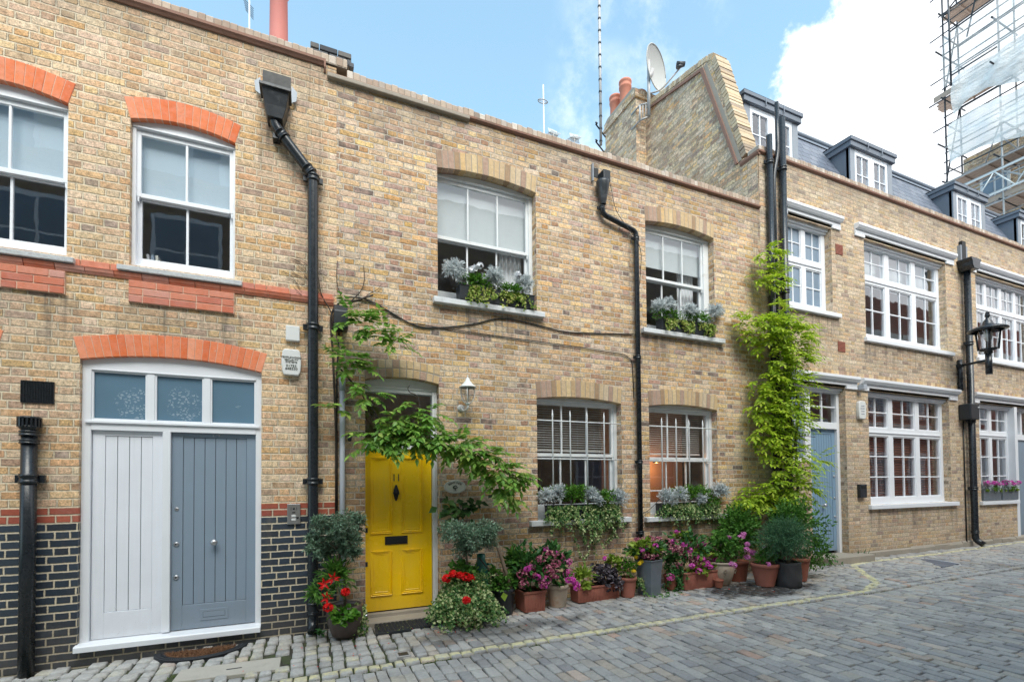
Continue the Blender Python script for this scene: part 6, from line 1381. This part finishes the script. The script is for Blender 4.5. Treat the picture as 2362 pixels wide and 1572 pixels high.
# window boxes
GW = 'planted window boxes on the sills'
def window_box(x0, x1, z, y0, y1, label, silver, greens, gm, trail, tm, white_=(), tn=10, h=.19, sl=.045):
    t = thing('window_box', ((x0+x1)/2, y0, z), label, 'window box', GW)
    trough(t, x0, x1, y0, y1, z, z+h, 'blackplastic' if h < .2 else 'zinc', flute=False, taper=.06, lip=.006)
    for p, r in silver:
        mb = MB(); sprays(mb, p, (r*1.05,r*.85,r*.9), int(800*r), 8, sl*1.25, .017, up=.45, inner=.2, spread=.8); mb.build('silver_foliage', M['silver'], t)
    mb = MB()
    for p, rad, k in greens: sprays(mb, p, rad, k, 7, .034, .022, up=.3)
    mb.build('foliage', M[gm], t)
    mb = MB()
    for i in range(tn):
        xx, L = trail(); trail_ivy(mb, (xx, y0-.01, z+h), L, max(8, int(L/.022)), .034, .16)
    mb.build('trailing_ivy', M[tm], t)
    for p in white_:
        mb = MB(); flower_ball(mb, p, .03, 9, .034); mb.build('flower_head', M['whitepetal'], t)
    return t
z = 3.966
window_box(1.74,2.78,z,-.075,.09,'dark window box with silver leaves and white flowers at the bigger upper window',
    [(W(1050,624,-.06),.165),(W(1139,641,-.06),.145),(W(1209,655,-.06),.14)], [(W(1098,650,-.04),(.24,.1,.12),120),(W(1175,670,-.04),(.22,.1,.10),100)], 'box',
    lambda: (R.choice((R.uniform(1.85,2.2), R.uniform(2.3,2.75))), R.uniform(.08,.26)), 'ivyup', [W(1096,618,-.08),W(1107,613,-.08),W(1087,622,-.08),W(1194,633,-.08),W(1199,640,-.08)], 44)
window_box(4.93,5.97,z,-.075,.09,'dark window box with silver leaves and golden ivy at the smaller upper window',
    [(W(1522,706,-.06),.13),(W(1543,705,-.06),.13),(W(1592,720,-.06),.15),(W(1650,722,-.06),.15)], [(W(1540,728,-.05),(.3,.1,.12),110),(W(1610,735,-.05),(.36,.1,.12),120)], 'box',
    lambda: (R.uniform(4.95,5.95), R.uniform(.08,.24)), 'ivyup', [W(1628,720,-.08)], 48)
z = 1.168
window_box(2.97,4.02,z,-.08,.08,'bushy window box trailing long ivy under the barred window nearer the door',
    [(W(1262,1146,-.08),.13),(W(1285,1137,-.08),.13),(W(1363,1138,-.10),.10),(W(1378,1155,-.12),.08),(W(1426,1148,-.08),.145)], [(W(1320,1137,-.04),(.46,.13,.13),260),(W(1395,1150,-.05),(.25,.12,.15),120)], 'box',
    lambda: (R.uniform(2.95,4.05), R.choice((.15,.22,.3,.36))*R.uniform(.7,1.3)), 'ivy', (), 120)
t = bpy.data.objects[[o.name for o in COL.objects if o.name.startswith('window_box')][-1]]
mb = MB()
for xs in (3.35,3.45,3.55,3.72,3.8):
    for k in range(2): trail_ivy(mb, (xs+R.gauss(0,.05),-.10,1.15), R.uniform(.3,.62), 24, .034, .2)
for k in range(3): trail_ivy(mb, (3.98,-.09,1.2), R.uniform(.4,.6), 22, .032, .1, (.7,-.05,-.75))
mb.build('trailing_ivy', M['ivy'], t)
z = 1.15
window_box(4.86,5.90,z,-.08,.08,'bushy window box trailing ivy under the barred window with the glowing lamp',
    [(W(1540,1146,-.08),.14),(W(1567,1141,-.08),.14),(W(1614,1150,-.10),.10),(W(1660,1134,-.08),.165)], [(W(1592,1136,-.04),(.52,.13,.13),260),(W(1640,1160,-.05),(.2,.12,.15),100)], 'box',
    lambda: (R.uniform(4.85,5.95), R.choice((.15,.22,.28))*R.uniform(.7,1.3)), 'ivy', (), 130)
for xa, xb, w_ in ((14.02,14.78,'nearer'),(14.84,15.58,'farther')):
    m_ = (xa+xb)/2
    window_box(xa, xb, 1.172, -.04, .12, w_ + ' of two grey window boxes with pink flowers on the terrace', [(Vector((m_-.22,-.02,1.50)),.12),(Vector((m_+.15,-.02,1.50)),.12)], [(Vector((m_,-.02,1.46)),(.36,.1,.10),90)], 'box',
        lambda: (R.uniform(xa,xb), .05), 'lime', (), 8, h=.26)
    t = bpy.data.objects[[o.name for o in COL.objects if o.name.startswith('window_box')][-1]]
    heads(t, 'pinkpetal', [Vector((m_+dx,-.06,1.565+R.gauss(0,.015))) for dx in (-.30,-.16,-.06,.04,.16,.30)], .05, 20, .03)

# climbing plants
def pinnate(mb, p, d, L, pairs, ll, lw, droop=.9):
    """a wisteria leaf: a drooping midrib with pairs of leaflets and one at the tip"""
    d = d.normalized(); p = Vector(p); st = L/(pairs+1); q = p.copy(); d2 = d.copy(); prev = q.copy()
    for i in range(pairs+1):
        d2 = (d2 + Vector((0,0,-droop/(pairs+1)))).normalized(); q = q + d2*st
        side = d2.cross(Vector((0,0,1)));
        if side.length < .1: side = Vector((1,0,0))
        side.normalize(); up = side.cross(d2).normalized()
        if i == pairs: mb.leaf(q, d2, up, ll*R.uniform(.9,1.2), lw)
        else:
            for s in (-1, 1): mb.leaf(q, (side*s + d2*.55 + Vector((0,0,-.22)) + rdir()*.15).normalized(), up + rdir()*.25, ll*R.uniform(.8,1.15)*(1 - .25*abs(i/(pairs)-.45)), lw*R.uniform(.85,1.1))
def cluster(mb, c, rad, n, L=.24, ll=.06, lw=.021, out=(0,-1,.15), pairs=5):
    c = Vector(c)
    for i in range(n):
        d = rdir(.1); p = c + Vector((d.x*rad[0], d.y*rad[1], d.z*rad[2]))*R.random()**.5
        dd = (Vector(out)*.8 + Vector((d.x*1.1, d.y*.4-.2, d.z*.5)) + rdir()*.35).normalized()
        if p.y > -.03: p.y = -.03
        pinnate(mb, p, dd, L*R.uniform(.65,1.15), pairs, ll, lw, R.uniform(.35,.95))
wv = thing('climbing_plant', (7.45,-.1,gz(7.4)), 'bright yellow green wisteria climbing the black pipes at the terrace corner', 'climbing plant', 'climbing plants on the walls')
mb = MB()
def CL(px, py, y, rad, n, **k): cluster(mb, W(px,py,y), rad, n, **k)
for px,py,y,rad,n in ((1772,578,-.16,(.22,.06,.10),9),(1765,622,-.15,(.24,.06,.10),10),(1778,655,-.18,(.24,.06,.10),12),(1798,640,-.2,(.14,.06,.08),5),(1795,708,-.2,(.16,.06,.06),6)): CL(px,py,y,rad,int(n*1.8),L=.22,ll=.080,lw=.030)
for px,py,y,rad,n in ((1745,745,-.15,(.34,.1,.12),26),(1790,750,-.3,(.34,.14,.15),36),(1835,775,-.35,(.26,.12,.14),26),(1780,790,-.25,(.3,.12,.12),26),(1830,815,-.35,(.3,.14,.14),30),(1795,835,-.3,(.3,.12,.12),24),(1845,835,-.4,(.18,.1,.1),12),
    (1775,875,-.22,(.22,.1,.12),20),(1825,880,-.36,(.28,.14,.14),30),(1770,915,-.22,(.22,.1,.12),22),(1820,925,-.34,(.30,.14,.14),30),(1775,955,-.25,(.26,.1,.12),26),(1830,965,-.38,(.26,.12,.14),24),(1770,1000,-.25,(.28,.1,.12),28),(1815,1010,-.34,(.24,.1,.12),20),
    (1775,1040,-.25,(.24,.1,.08),18),(1840,1045,-.4,(.26,.12,.12),16),(1880,1060,-.45,(.18,.08,.06),6),(1810,1085,-.36,(.26,.1,.1),18),(1850,1090,-.44,(.2,.1,.1),12),(1790,1115,-.3,(.26,.1,.1),22),(1840,1125,-.4,(.3,.14,.1),24),(1760,1150,-.24,(.34,.1,.1),30),(1815,1150,-.34,(.3,.12,.1),24),(1735,1155,-.2,(.26,.08,.08),16)):
    CL(px,py,y,rad,int(n*1.3),L=.28,ll=.092,lw=.036)
for px,py,y,rad,n,o_ in ((1722,742,-.10,(.20,.05,.10),16,(-.9,-.4,.1)),(1735,775,-.12,(.2,.05,.10),14,(-.8,-.5,0)),(1757,805,-.12,(.16,.05,.1),10,(-.7,-.5,0)),(1752,880,-.12,(.16,.05,.12),12,(-.7,-.5,0)),(1752,940,-.12,(.16,.05,.12),12,(-.7,-.5,0)),(1752,1000,-.12,(.16,.05,.1),12,(-.7,-.5,0)),
    (1728,1150,-.12,(.24,.05,.08),20,(-.9,-.4,.05)),(1745,1128,-.12,(.18,.05,.08),14,(-.8,-.5,.1)),(1750,590,-.10,(.1,.05,.08),5,(-.9,-.3,0)),(1755,640,-.10,(.1,.05,.08),5,(-.9,-.3,0))): CL(px,py,y,rad,n,L=.28,ll=.092,lw=.036,out=o_)
fol(mb, wv, 'wist')
mb = MB()
for k in range(5):
    x = 7.28+.09*k; pts = [(x+R.gauss(0,.03),-.12-R.random()*.08,gz(7.4))]
    for i in range(1,14): pts.append((x+R.gauss(0,.05)+.03*math.sin(i), -.13-R.random()*.08, gz(7.4)+i*.31))
    mb.tube(pts, [.03-.0014*i for i in range(14)], 7)
for k in range(60): z = R.uniform(1.2,4.4); a = Vector((7.45+R.gauss(0,.1),-.12,z)); mb.tube([a, a+Vector((R.gauss(0,.2),-R.uniform(.05,.3),R.uniform(-.1,.2)))], .006, 5)
mb.build('stem', M['darkbark'], wv)
wd_ = thing('climbing_plant', (.5,-.15,2.6), 'darker green wisteria trailing over the yellow door and fanlight', 'climbing plant', 'climbing plants on the walls')
mb = MB()
for px,py,y,rad,n,kw in ((818,735,-.2,(.16,.08,.09),9,{}),(850,755,-.2,(.16,.08,.09),9,{}),(895,768,-.18,(.14,.06,.08),8,{}),(905,795,-.18,(.10,.06,.06),5,{}),(795,825,-.2,(.16,.08,.07),10,{}),(820,850,-.2,(.14,.08,.06),7,{}),(800,885,-.15,(.12,.05,.04),4,{}),(852,912,-.22,(.13,.08,.06),7,{}),(785,940,-.12,(.08,.04,.04),3,{}),
    (945,950,-.25,(.12,.08,.10),6,{}),(985,960,-.25,(.14,.08,.10),8,{}),(915,975,-.28,(.22,.1,.10),16,{}),(965,1005,-.28,(.22,.1,.12),18,{}),(880,1008,-.28,(.22,.1,.10),16,{}),(930,1012,-.3,(.26,.1,.10),18,{}),(868,1026,-.3,(.18,.08,.06),9,{}),(995,1018,-.3,(.18,.1,.10),12,{}),(1020,1024,-.3,(.24,.12,.10),16,{}),(1070,1025,-.25,(.26,.1,.10),18,{}),(1110,1050,-.28,(.26,.12,.12),20,{}),(1075,1040,-.3,(.26,.12,.10),18,{}),(1140,1085,-.3,(.24,.12,.12),18,{}),(1175,1095,-.3,(.20,.1,.10),12,{}),(1150,1120,-.3,(.18,.1,.08),9,{}),(1180,1150,-.25,(.12,.06,.06),5,{}),(1205,1100,-.25,(.12,.06,.06),4,{})):
    CL(px,py,y,rad,int(n*1.2),L=.24,ll=.100,lw=.047,pairs=5)
fol(mb, wd_, 'wist2')
mb = MB()
for px,py,k in ((1040,1160,16),(1070,1165,14),(1030,1185,10),(1100,1155,8),(1055,1190,8)):
    for i in range(k): p = W(px+R.gauss(0,14),py+R.gauss(0,9),-.18); mb.leaf(p, (rdir()+Vector((0,-.2,-.5))).normalized(), Vector((R.gauss(0,.4),-.7,.8)), R.uniform(.09,.14), R.uniform(.07,.11))
fol(mb, wd_, 'grape', 'broad_foliage')
mb = MB()
def vine(pts, r0, r1, y=-.1):
    P = [W(a,b,y if len(q) == 0 else q[0]) for a,b,*q in pts]; P = smoothpath(P, 4, .12); n_ = len(P); mb.tube(P, [r0+(r1-r0)*i/(n_-1) for i in range(n_)], 6)
vine([(775,1190),(775,1000),(768,820),(762,735),(768,712),(790,692,-.06),(815,695,-.04),(860,680,-.03)], .012, .010, -.03)
vine([(768,760),(766,720),(740,680,-.03),(735,640,-.02)], .008, .004, -.04)
vine([(790,692),(775,650,-.02),(778,600,-.02)], .005, .003, -.03)
vine([(812,692),(835,670,-.02),(842,640,-.02),(838,610,-.02)], .006, .003, -.03)
vine([(830,695),(850,678,-.02),(872,668,-.02),(880,655,-.02)], .005, .002, -.03)
vine([(800,700),(840,690,-.02),(880,705,-.02),(920,715,-.02)], .005, .002, -.03)
vine([(785,850),(815,885),(840,910),(870,960),(900,1010),(960,1030),(1040,1050),(1130,1080)], .010, .006, -.2)
vine([(830,890),(845,935),(870,990),(885,1030)], .007, .005, -.2)
vine([(970,1000),(968,930),(962,910),(945,905),(940,895),(945,888)], .006, .004, -.1)
for i in range(16):
    px, py = R.uniform(650,720), R.uniform(590,680); vine([(px,py),(px+R.uniform(10,30),py+R.uniform(5,25)),(px+R.uniform(30,60),py+R.uniform(20,60))], .0028, .0015, -.012)
mb.build('stem', M['darkbark'], wd_)

# ================================================================== LAMP glowing inside the barred window
q = W(1514,1064,.75); t = thing('table_lamp', q, 'small lit lamp glowing orange inside the barred window', 'lamp')
m, n = mat('lamp_glow'); e_ = n.node('ShaderNodeEmission'); e_.inputs[0].default_value = (1,.42,.12,1); e_.inputs[1].default_value = 25; o_ = n.node('ShaderNodeOutputMaterial'); n.t.links.new(e_.outputs[0], o_.inputs[0]); M['glow'] = m
mb = MB(); mb.ball(q, .022, 10); mb.build('bulb', M['glow'], t); mb = MB(); mb.lathe([(.035,.05),(.06,-.02)], q, 16); mb.tube([q+Vector((0,0,.05)), q+Vector((-.05,.25,.10))], .008, 6); mb.build('lamp_shade', M['ironworn'], t)
lw_ = MB(); lw_.box(4.55,6.3,1.05,1.12,.3,3.2); tag(lw_.build('partition', M['roomwarm']), 'dim warm coloured inner wall behind the lamp lit window', 'inner wall')
ld = bpy.data.lights.new('lamp_light', 'POINT'); ld.energy = 5; ld.color = (1,.5,.2); ld.shadow_soft_size = .03; lo = bpy.data.objects.new('lamp_light', ld); COL.objects.link(lo); lo.location = Vector((0,.02,-.075)); lo.parent = t

# ================================================================== SCAFFOLDED BUILDING far behind
TB = thing('brick_building', (29.5,3,0), 'tall brown brick block wrapped in scaffolding beyond the terrace roofs', 'building')
mb = MB(); mb.box(28.2,36,-3,6.1,0,16.6); mb.build('wall', M['brickF'], TB)
for yy in (5.0,3.4,1.8,.2):
    for zz in (10.6,13.9):
        mb = MB(); mb.box(28.12,28.25,yy-.5,yy+.5,zz,zz+1.7); w_ = mb.build('window', M['white2'], TB)
        g = MB(); g.box(28.10,28.12,yy-.4,yy-.04,zz+.1,zz+1.6); g.box(28.10,28.12,yy+.04,yy+.4,zz+.1,zz+1.6); g.build('pane', M['frostR'], w_)
SCF = thing('scaffolding', (26.6,3,0), 'grey steel scaffolding with torn white sheeting and timber boards', 'scaffolding')
def pole(p, q, r=.032, m_='galv', name='pole'):
    if p[2] > 16.5: m_ = 'ironworn'  # upper poles turn black, painting in their silhouette against the sky
    mb = MB(); mb.tube([p, q], r, 7); mb.build(name, M[m_], SCF)
XO, XI = 26.0, 27.3
ys = (5.75, 3.95, 2.1, .3)
lifts = (10.9, 13.0, 14.75, 16.35, 18.55, 20.5, 22.35, 24.3)
def jit(a=.08): return R.uniform(-a, a)
for X_ in (XO, XI):
    for yy in ys: pole((X_+jit(.04), yy, 2), (X_+jit(.04), yy+jit(.05), 24.8 if X_ == XO else 24.2), .034, 'galv' if yy < 5 else 'ironworn')
for zz in lifts:
    pole((XO-.04, ys[0]+(.55 if zz in (14.75, 18.55) else .08)+jit(.06), zz), (XO-.04, -.6, zz+jit(.04))); pole((XI-.04, ys[0]+.12+jit(.1), zz), (XI-.04, -.6, zz))
    for h in (.45, .95, 1.35):
        if R.random() < .9: pole((XO-.05, ys[0]+(.45 if h == .95 and zz > 15 else .06)+jit(.05), zz+h), (XO-.05, -.4, zz+h), .028, R.choice(('galv','ironworn')))
    for yy in ys[:3]: pole((XO-.35-jit(.25), yy+.06, zz+.06), (XI+.5, yy+.06, zz+.06), .032, 'ironworn')
for yy, z0, z1 in ((5.75,10.9,14.75),(5.75,14.75,18.55),(5.75,18.55,22.35)): pole((XO,yy+.05,z0),(XI,yy+.05,z1), .03, 'ironworn')
pole((XO-.07,5.75,22.2),(XO-.07,2.1,24.6)); pole((XO-.07,4.9,20.6),(XO-.07,4.2,23.6)); pole((XO-.07,3.95,14.2),(XO-.07,.3,11.0)); pole((XO-.1,2.4,11.2),(XO-.1,.8,15.2)); pole((XO-.1,2.9,11.0),(XO-.1,1.8,14.0))
q0 = WX(2187,0,25.3); pole(q0+Vector((0,0,1.5)), WX(2194,198,25.3), .036, 'ironworn'); pole(WX(2192,176,25.3), WX(2300,108,25.7), .032); pole(WX(2188,76,25.3), WX(2320,-20,25.8), .032); pole(WX(2174,38,25.3), WX(2230,0,26), .032)
for k in range(16):
    yy = R.uniform(.5,5.6); zz = R.choice(lifts[1:]); pole((XO+R.uniform(0,1.2),yy,zz),(XO+R.uniform(0,1.2),yy-R.uniform(.8,2.2),zz+R.choice((1.6,1.9,-1.7))), .026)
for zz in (15.5,17.4,19.4,21.4): pole((XI,5.75,zz),(XI,-.5,zz),.03); pole((XO,5.75,zz),(XI,5.75,zz),.03)
# lattice beam
mb = MB(); za, zb = 13.35, 14.25; mb.tube([(XO-.15,6.0,za),(XO-.15,-.5,za)], .04, 8); mb.tube([(XO-.15,6.0,zb),(XO-.15,-.5,zb)], .04, 8); yy = 6.0; k = 0
while yy > -.4:
    a, b = (za, zb) if k % 2 == 0 else (zb, za); mb.tube([(XO-.15,yy,a),(XO-.15,yy-.62,b)], .026, 6); yy -= .62; k += 1
mb.build('lattice_beam', M['plastic_white'], SCF)
for zz in (13.05, 14.8, 18.6, 22.4):
    mb = MB()
    for i in range(5): mb.box(XO+.05+i*.24, XO+.27+i*.24, -.6+jit(.2), ys[0]+(.42 if zz == 18.6 else .05)+jit(.15), zz, zz+.045)
    for yy in (5.2,4.4,3.6,2.8,2.0,1.2): mb.box(XO+.06, XO+1.22, yy, yy+.05, zz-.05, zz+.001)
    mb.build('boarding', M['board'], SCF)
for zz in (13.05, 18.6): mb = MB(); mb.box(XO-.02, XO+.02, -.6, ys[0]+(.4 if zz > 15 else .05), zz+.05, zz+.28); mb.build('toe_board', M['board'], SCF)
m, n = mat('scaffold_sheeting'); pos = n.geo('Position'); a_ = n.smooth(n.noise(n.vmul(pos, (1,1.2,2.6)), .9, 5, .6), .3, .75)
p = n.node('ShaderNodeBsdfPrincipled'); n.put(p.inputs['Base Color'], n.mix(a_, (.60,.57,.54), (.86,.82,.785))); p.inputs['Roughness'].default_value = .35
bp = n.node('ShaderNodeBump'); bp.inputs['Strength'].default_value = .6; bp.inputs['Distance'].default_value = .15; n.put(bp.inputs['Height'], n.noise(n.vmul(pos,(1,1,3)), 1.3, 4)); n.t.links.new(bp.outputs[0], p.inputs['Normal'])
trn = n.node('ShaderNodeBsdfTransparent'); mx = n.node('ShaderNodeMixShader'); n.put(mx.inputs[0], n.math('ADD', .74, a_ * .24)); n.t.links.new(trn.outputs[0], mx.inputs[1]); n.t.links.new(p.outputs[0], mx.inputs[2]); o_ = n.node('ShaderNodeOutputMaterial'); n.t.links.new(mx.outputs[0], o_.inputs[0]); M['sheet'] = m
M['sheet_thin'] = m.copy(); M['sheet_thin'].name = 'thin_scaffold_sheeting'
for nd in M['sheet_thin'].node_tree.nodes:
    if nd.type == 'MATH' and abs(nd.inputs[0].default_value - .74) < 1e-4: nd.inputs[0].default_value = .35
def sheet(x, y0, y1, top, bot, seed, mk='sheet'):
    rr = random.Random(seed); mb = MB(); ny, nz = 30, 12; vs = []
    for i in range(ny+1):
        yy = y0+(y1-y0)*i/ny; zt = top(i/ny); zb = bot(i/ny)
        for j in range(nz+1):
            f = j/nz; vs.append((x - .12*math.sin(f*PI)*(.6+.5*math.sin(i*.7+seed)) + .05*math.sin(i*1.7+f*5+seed), yy, zt+(zb-zt)*f))
    mb.add(vs, [(i*(nz+1)+j, (i+1)*(nz+1)+j, (i+1)*(nz+1)+j+1, i*(nz+1)+j+1) for i in range(ny) for j in range(nz)], 0, True); mb.build('sheeting', M[mk], SCF)
sheet(XO-.12, 5.7, -.5, lambda t_: 21.3, lambda t_: 19.0+.1*math.sin(t_*14), 1, 'sheet_thin')
sheet(XO-.16, 5.4, -.5, lambda t_: 19.1+.05*math.sin(t_*20), lambda t_: 17.35+.45*math.sin(t_*9+.4)+.5*t_, 2)
sheet(XO-.12, 5.6, -.5, lambda t_: 17.2+.1*math.sin(t_*12), lambda t_: 15.3+.3*math.sin(t_*7+1), 3)

# ================================================================== OTHER SIDE OF THE MEWS (behind the camera; seen in the window glass)
def opposite(x0, x1, h, mw, label, wins, arched=None, band=None):
    t = thing('terrace_house', ((x0+x1)/2,-8.0,0), label, 'house', 'houses on the far side of the mews')
    mb = MB(); mb.box(x0, x1, -14, -7.9, -.5, h); mb.build('wall', mw, t)
    for (a, z, w, hh) in wins:
        mb = MB(); mb.box(a-w/2, a+w/2, -7.905, -7.86, z, z+hh); fr = mb.build('window', M['white'], t)
        g = MB(); g.box(a-w/2+.09, a-.03, -7.86, -7.852, z+.1, z+hh/2-.03); g.box(a+.03, a+w/2-.09, -7.86, -7.852, z+.1, z+hh/2-.03); g.box(a-w/2+.09, a-.03, -7.86, -7.852, z+hh/2+.03, z+hh-.1); g.box(a+.03, a+w/2-.09, -7.86, -7.852, z+hh/2+.03, z+hh-.1); g.build('pane', M['frostR'], fr)
    if band:
        mb = MB()
        for zz in band: mb.box(x0, x1, -7.9, -7.75, zz, zz+.5)
        mb.build('cornice', M['render'], t)
    return t
OW = M['brick11']
opposite(-14, .6, 9.3, OW, 'brown brick house behind the camera, mirrored in the upper windows', [(x, z, 1.5, 1.8) for x in (-11.2,-8.4,-5.6,-2.75) for z in (1.0,6.5)])
t = thing('terrace_house', (-6,-11,8), 'white rendered upper storey set back behind the camera', 'house', 'houses on the far side of the mews'); mb = MB(); mb.box(-14,.6,-16,-9.5,9.3,12.6); mb.build('wall', M['render'], t)
for x in (-12,-9,-6.6,-4.6,-2.6,-.6): mb = MB(); mb.box(x-.4,x+.4,-9.5,-9.46,9.9,11.6); w_ = mb.build('window', M['white'], t); g = MB(); g.box(x-.32,x+.32,-9.46,-9.452,10.0,10.7); g.box(x-.32,x+.32,-9.46,-9.452,10.8,11.5); g.build('pane', M['frostR'], w_)
opposite(.6, 14, 10.3, OW, 'lower brown brick house behind the camera with dark roofline', [(x, z, 1.3, 1.7) for x in (3,6,9,12) for z in (1.0,4.9)])
opposite(14, 46, 10.4, M['brickOppRed'], 'red brick house with pale bands behind the camera', [(x, z, 1.3, 2.0) for x in range(16,46,3) for z in (1.0,4.7)], band=(3.9,8.3))

# ================================================================== SKY, SUN, CAMERA
w = bpy.data.worlds.new('World'); SC.world = w; w.use_nodes = True; n = N(w.node_tree)
SUN_EL, SUN_AZ = math.radians(50), math.radians(-8)     # azimuth measured from the facade normal (towards the street) to the right
sd = Vector((math.sin(SUN_AZ)*math.cos(SUN_EL), -math.cos(SUN_AZ)*math.cos(SUN_EL), math.sin(SUN_EL)))
sky = n.node('ShaderNodeTexSky', sky_type='NISHITA'); sky.sun_disc = False; sky.sun_elevation = SUN_EL; sky.sun_rotation = math.atan2(sd.x, sd.y); sky.altitude = 50; sky.air_density = 1.0; sky.dust_density = 1.2; sky.ozone_density = 1.0
tc = n.node('ShaderNodeTexCoord'); dv = S_(n, tc.outputs['Generated']); dx_, dy_, dz_ = n.xyz(dv)
d1, d2 = ray(1742,215).normalized(), ray(1945,-20).normalized(); nn_ = d1.cross(d2).normalized(); dtest = ray(2100,150).normalized()
if nn_.dot(dtest) < 0: nn_ = -nn_
side_ = dx_*nn_.x + dy_*nn_.y + dz_*nn_.z
zz_ = n.math('MAXIMUM', dz_, .08); cu_, cv_ = dx_/(zz_+.25), dy_/(zz_+.25); cvec = n.comb(cu_, cv_, dz_*.6)
puff = n.noise(dv, 6.5, 9, .58); puff2 = n.noise(cvec, 2.4, 7, .6)
mask = n.smooth(side_ + (puff - .5)*.30, -.006, .020)
wl = ray(1468,120).normalized(); wd1 = (dx_*wl.x + dy_*wl.y + dz_*wl.z)
wisp = n.smooth(wd1, .988, .999) * n.smooth(n.noise(dv, 9, 7, .6), .46, .66) * .30
wl2 = ray(1375,270).normalized(); wd2 = (dx_*wl2.x + dy_*wl2.y + dz_*wl2.z); wisp = wisp.max(n.smooth(wd2, .994, .9995) * n.smooth(n.noise(dv, 11, 6, .6), .42, .66) * .4)
behind = n.smooth(dy_*-1.0, .0, .25) * n.smooth(puff2, .40, .62) * .8
mask = mask.max(wisp).max(behind)
haze = n.smooth(dz_, .0, .8, .52, .26)
SK = .115
skyc = n.mix(haze, n.vmul(S_(n, sky.outputs[0]), (SK*.78,SK*1.30,SK*1.25)), (.55,.75,.92))
shade = n.smooth(n.noise(dv, 3.2, 5, .55), .38, .7); low = n.smooth(dz_, .1, .6, .0, 1.0)
cloud = n.mix(shade, n.mix(low, (.72,.75,.80), (.80,.83,.87)), (1.02,1.02,1.02))
bg = n.node('ShaderNodeBackground'); n.put(bg.inputs[0], n.mix(mask, skyc, cloud)); bg.inputs[1].default_value = 1.0
o_ = n.node('ShaderNodeOutputWorld'); n.t.links.new(bg.outputs[0], o_.inputs[0])
sl = bpy.data.lights.new('sun', 'SUN'); sl.energy = 2.3; sl.angle = math.radians(42); sl.color = (1,.95,.88); so = bpy.data.objects.new('sun', sl); COL.objects.link(so); so.rotation_euler = (-sd).to_track_quat('-Z', 'Y').to_euler(); so.location = (0,-3,15)
cd = bpy.data.cameras.new('camera'); cam = bpy.data.objects.new('camera', cd); COL.objects.link(cam); SC.camera = cam
cd.sensor_fit = 'HORIZONTAL'; cd.sensor_width = 36; cd.lens = CAM_F/PW*36; cd.shift_x = 0; cd.shift_y = (CAM_CY - PH/2)/PW; cd.clip_start = .05; cd.clip_end = 500
cam.matrix_world = Matrix.Translation(CAM_C) @ CAM_R.to_4x4()
vs_ = SC.view_settings; vs_.view_transform = 'Standard'; vs_.look = 'None'; vs_.gamma = 1; vs_.exposure = 1.0; vs_.use_curve_mapping = False
SC.render.resolution_x = 1024; SC.render.resolution_y = 681
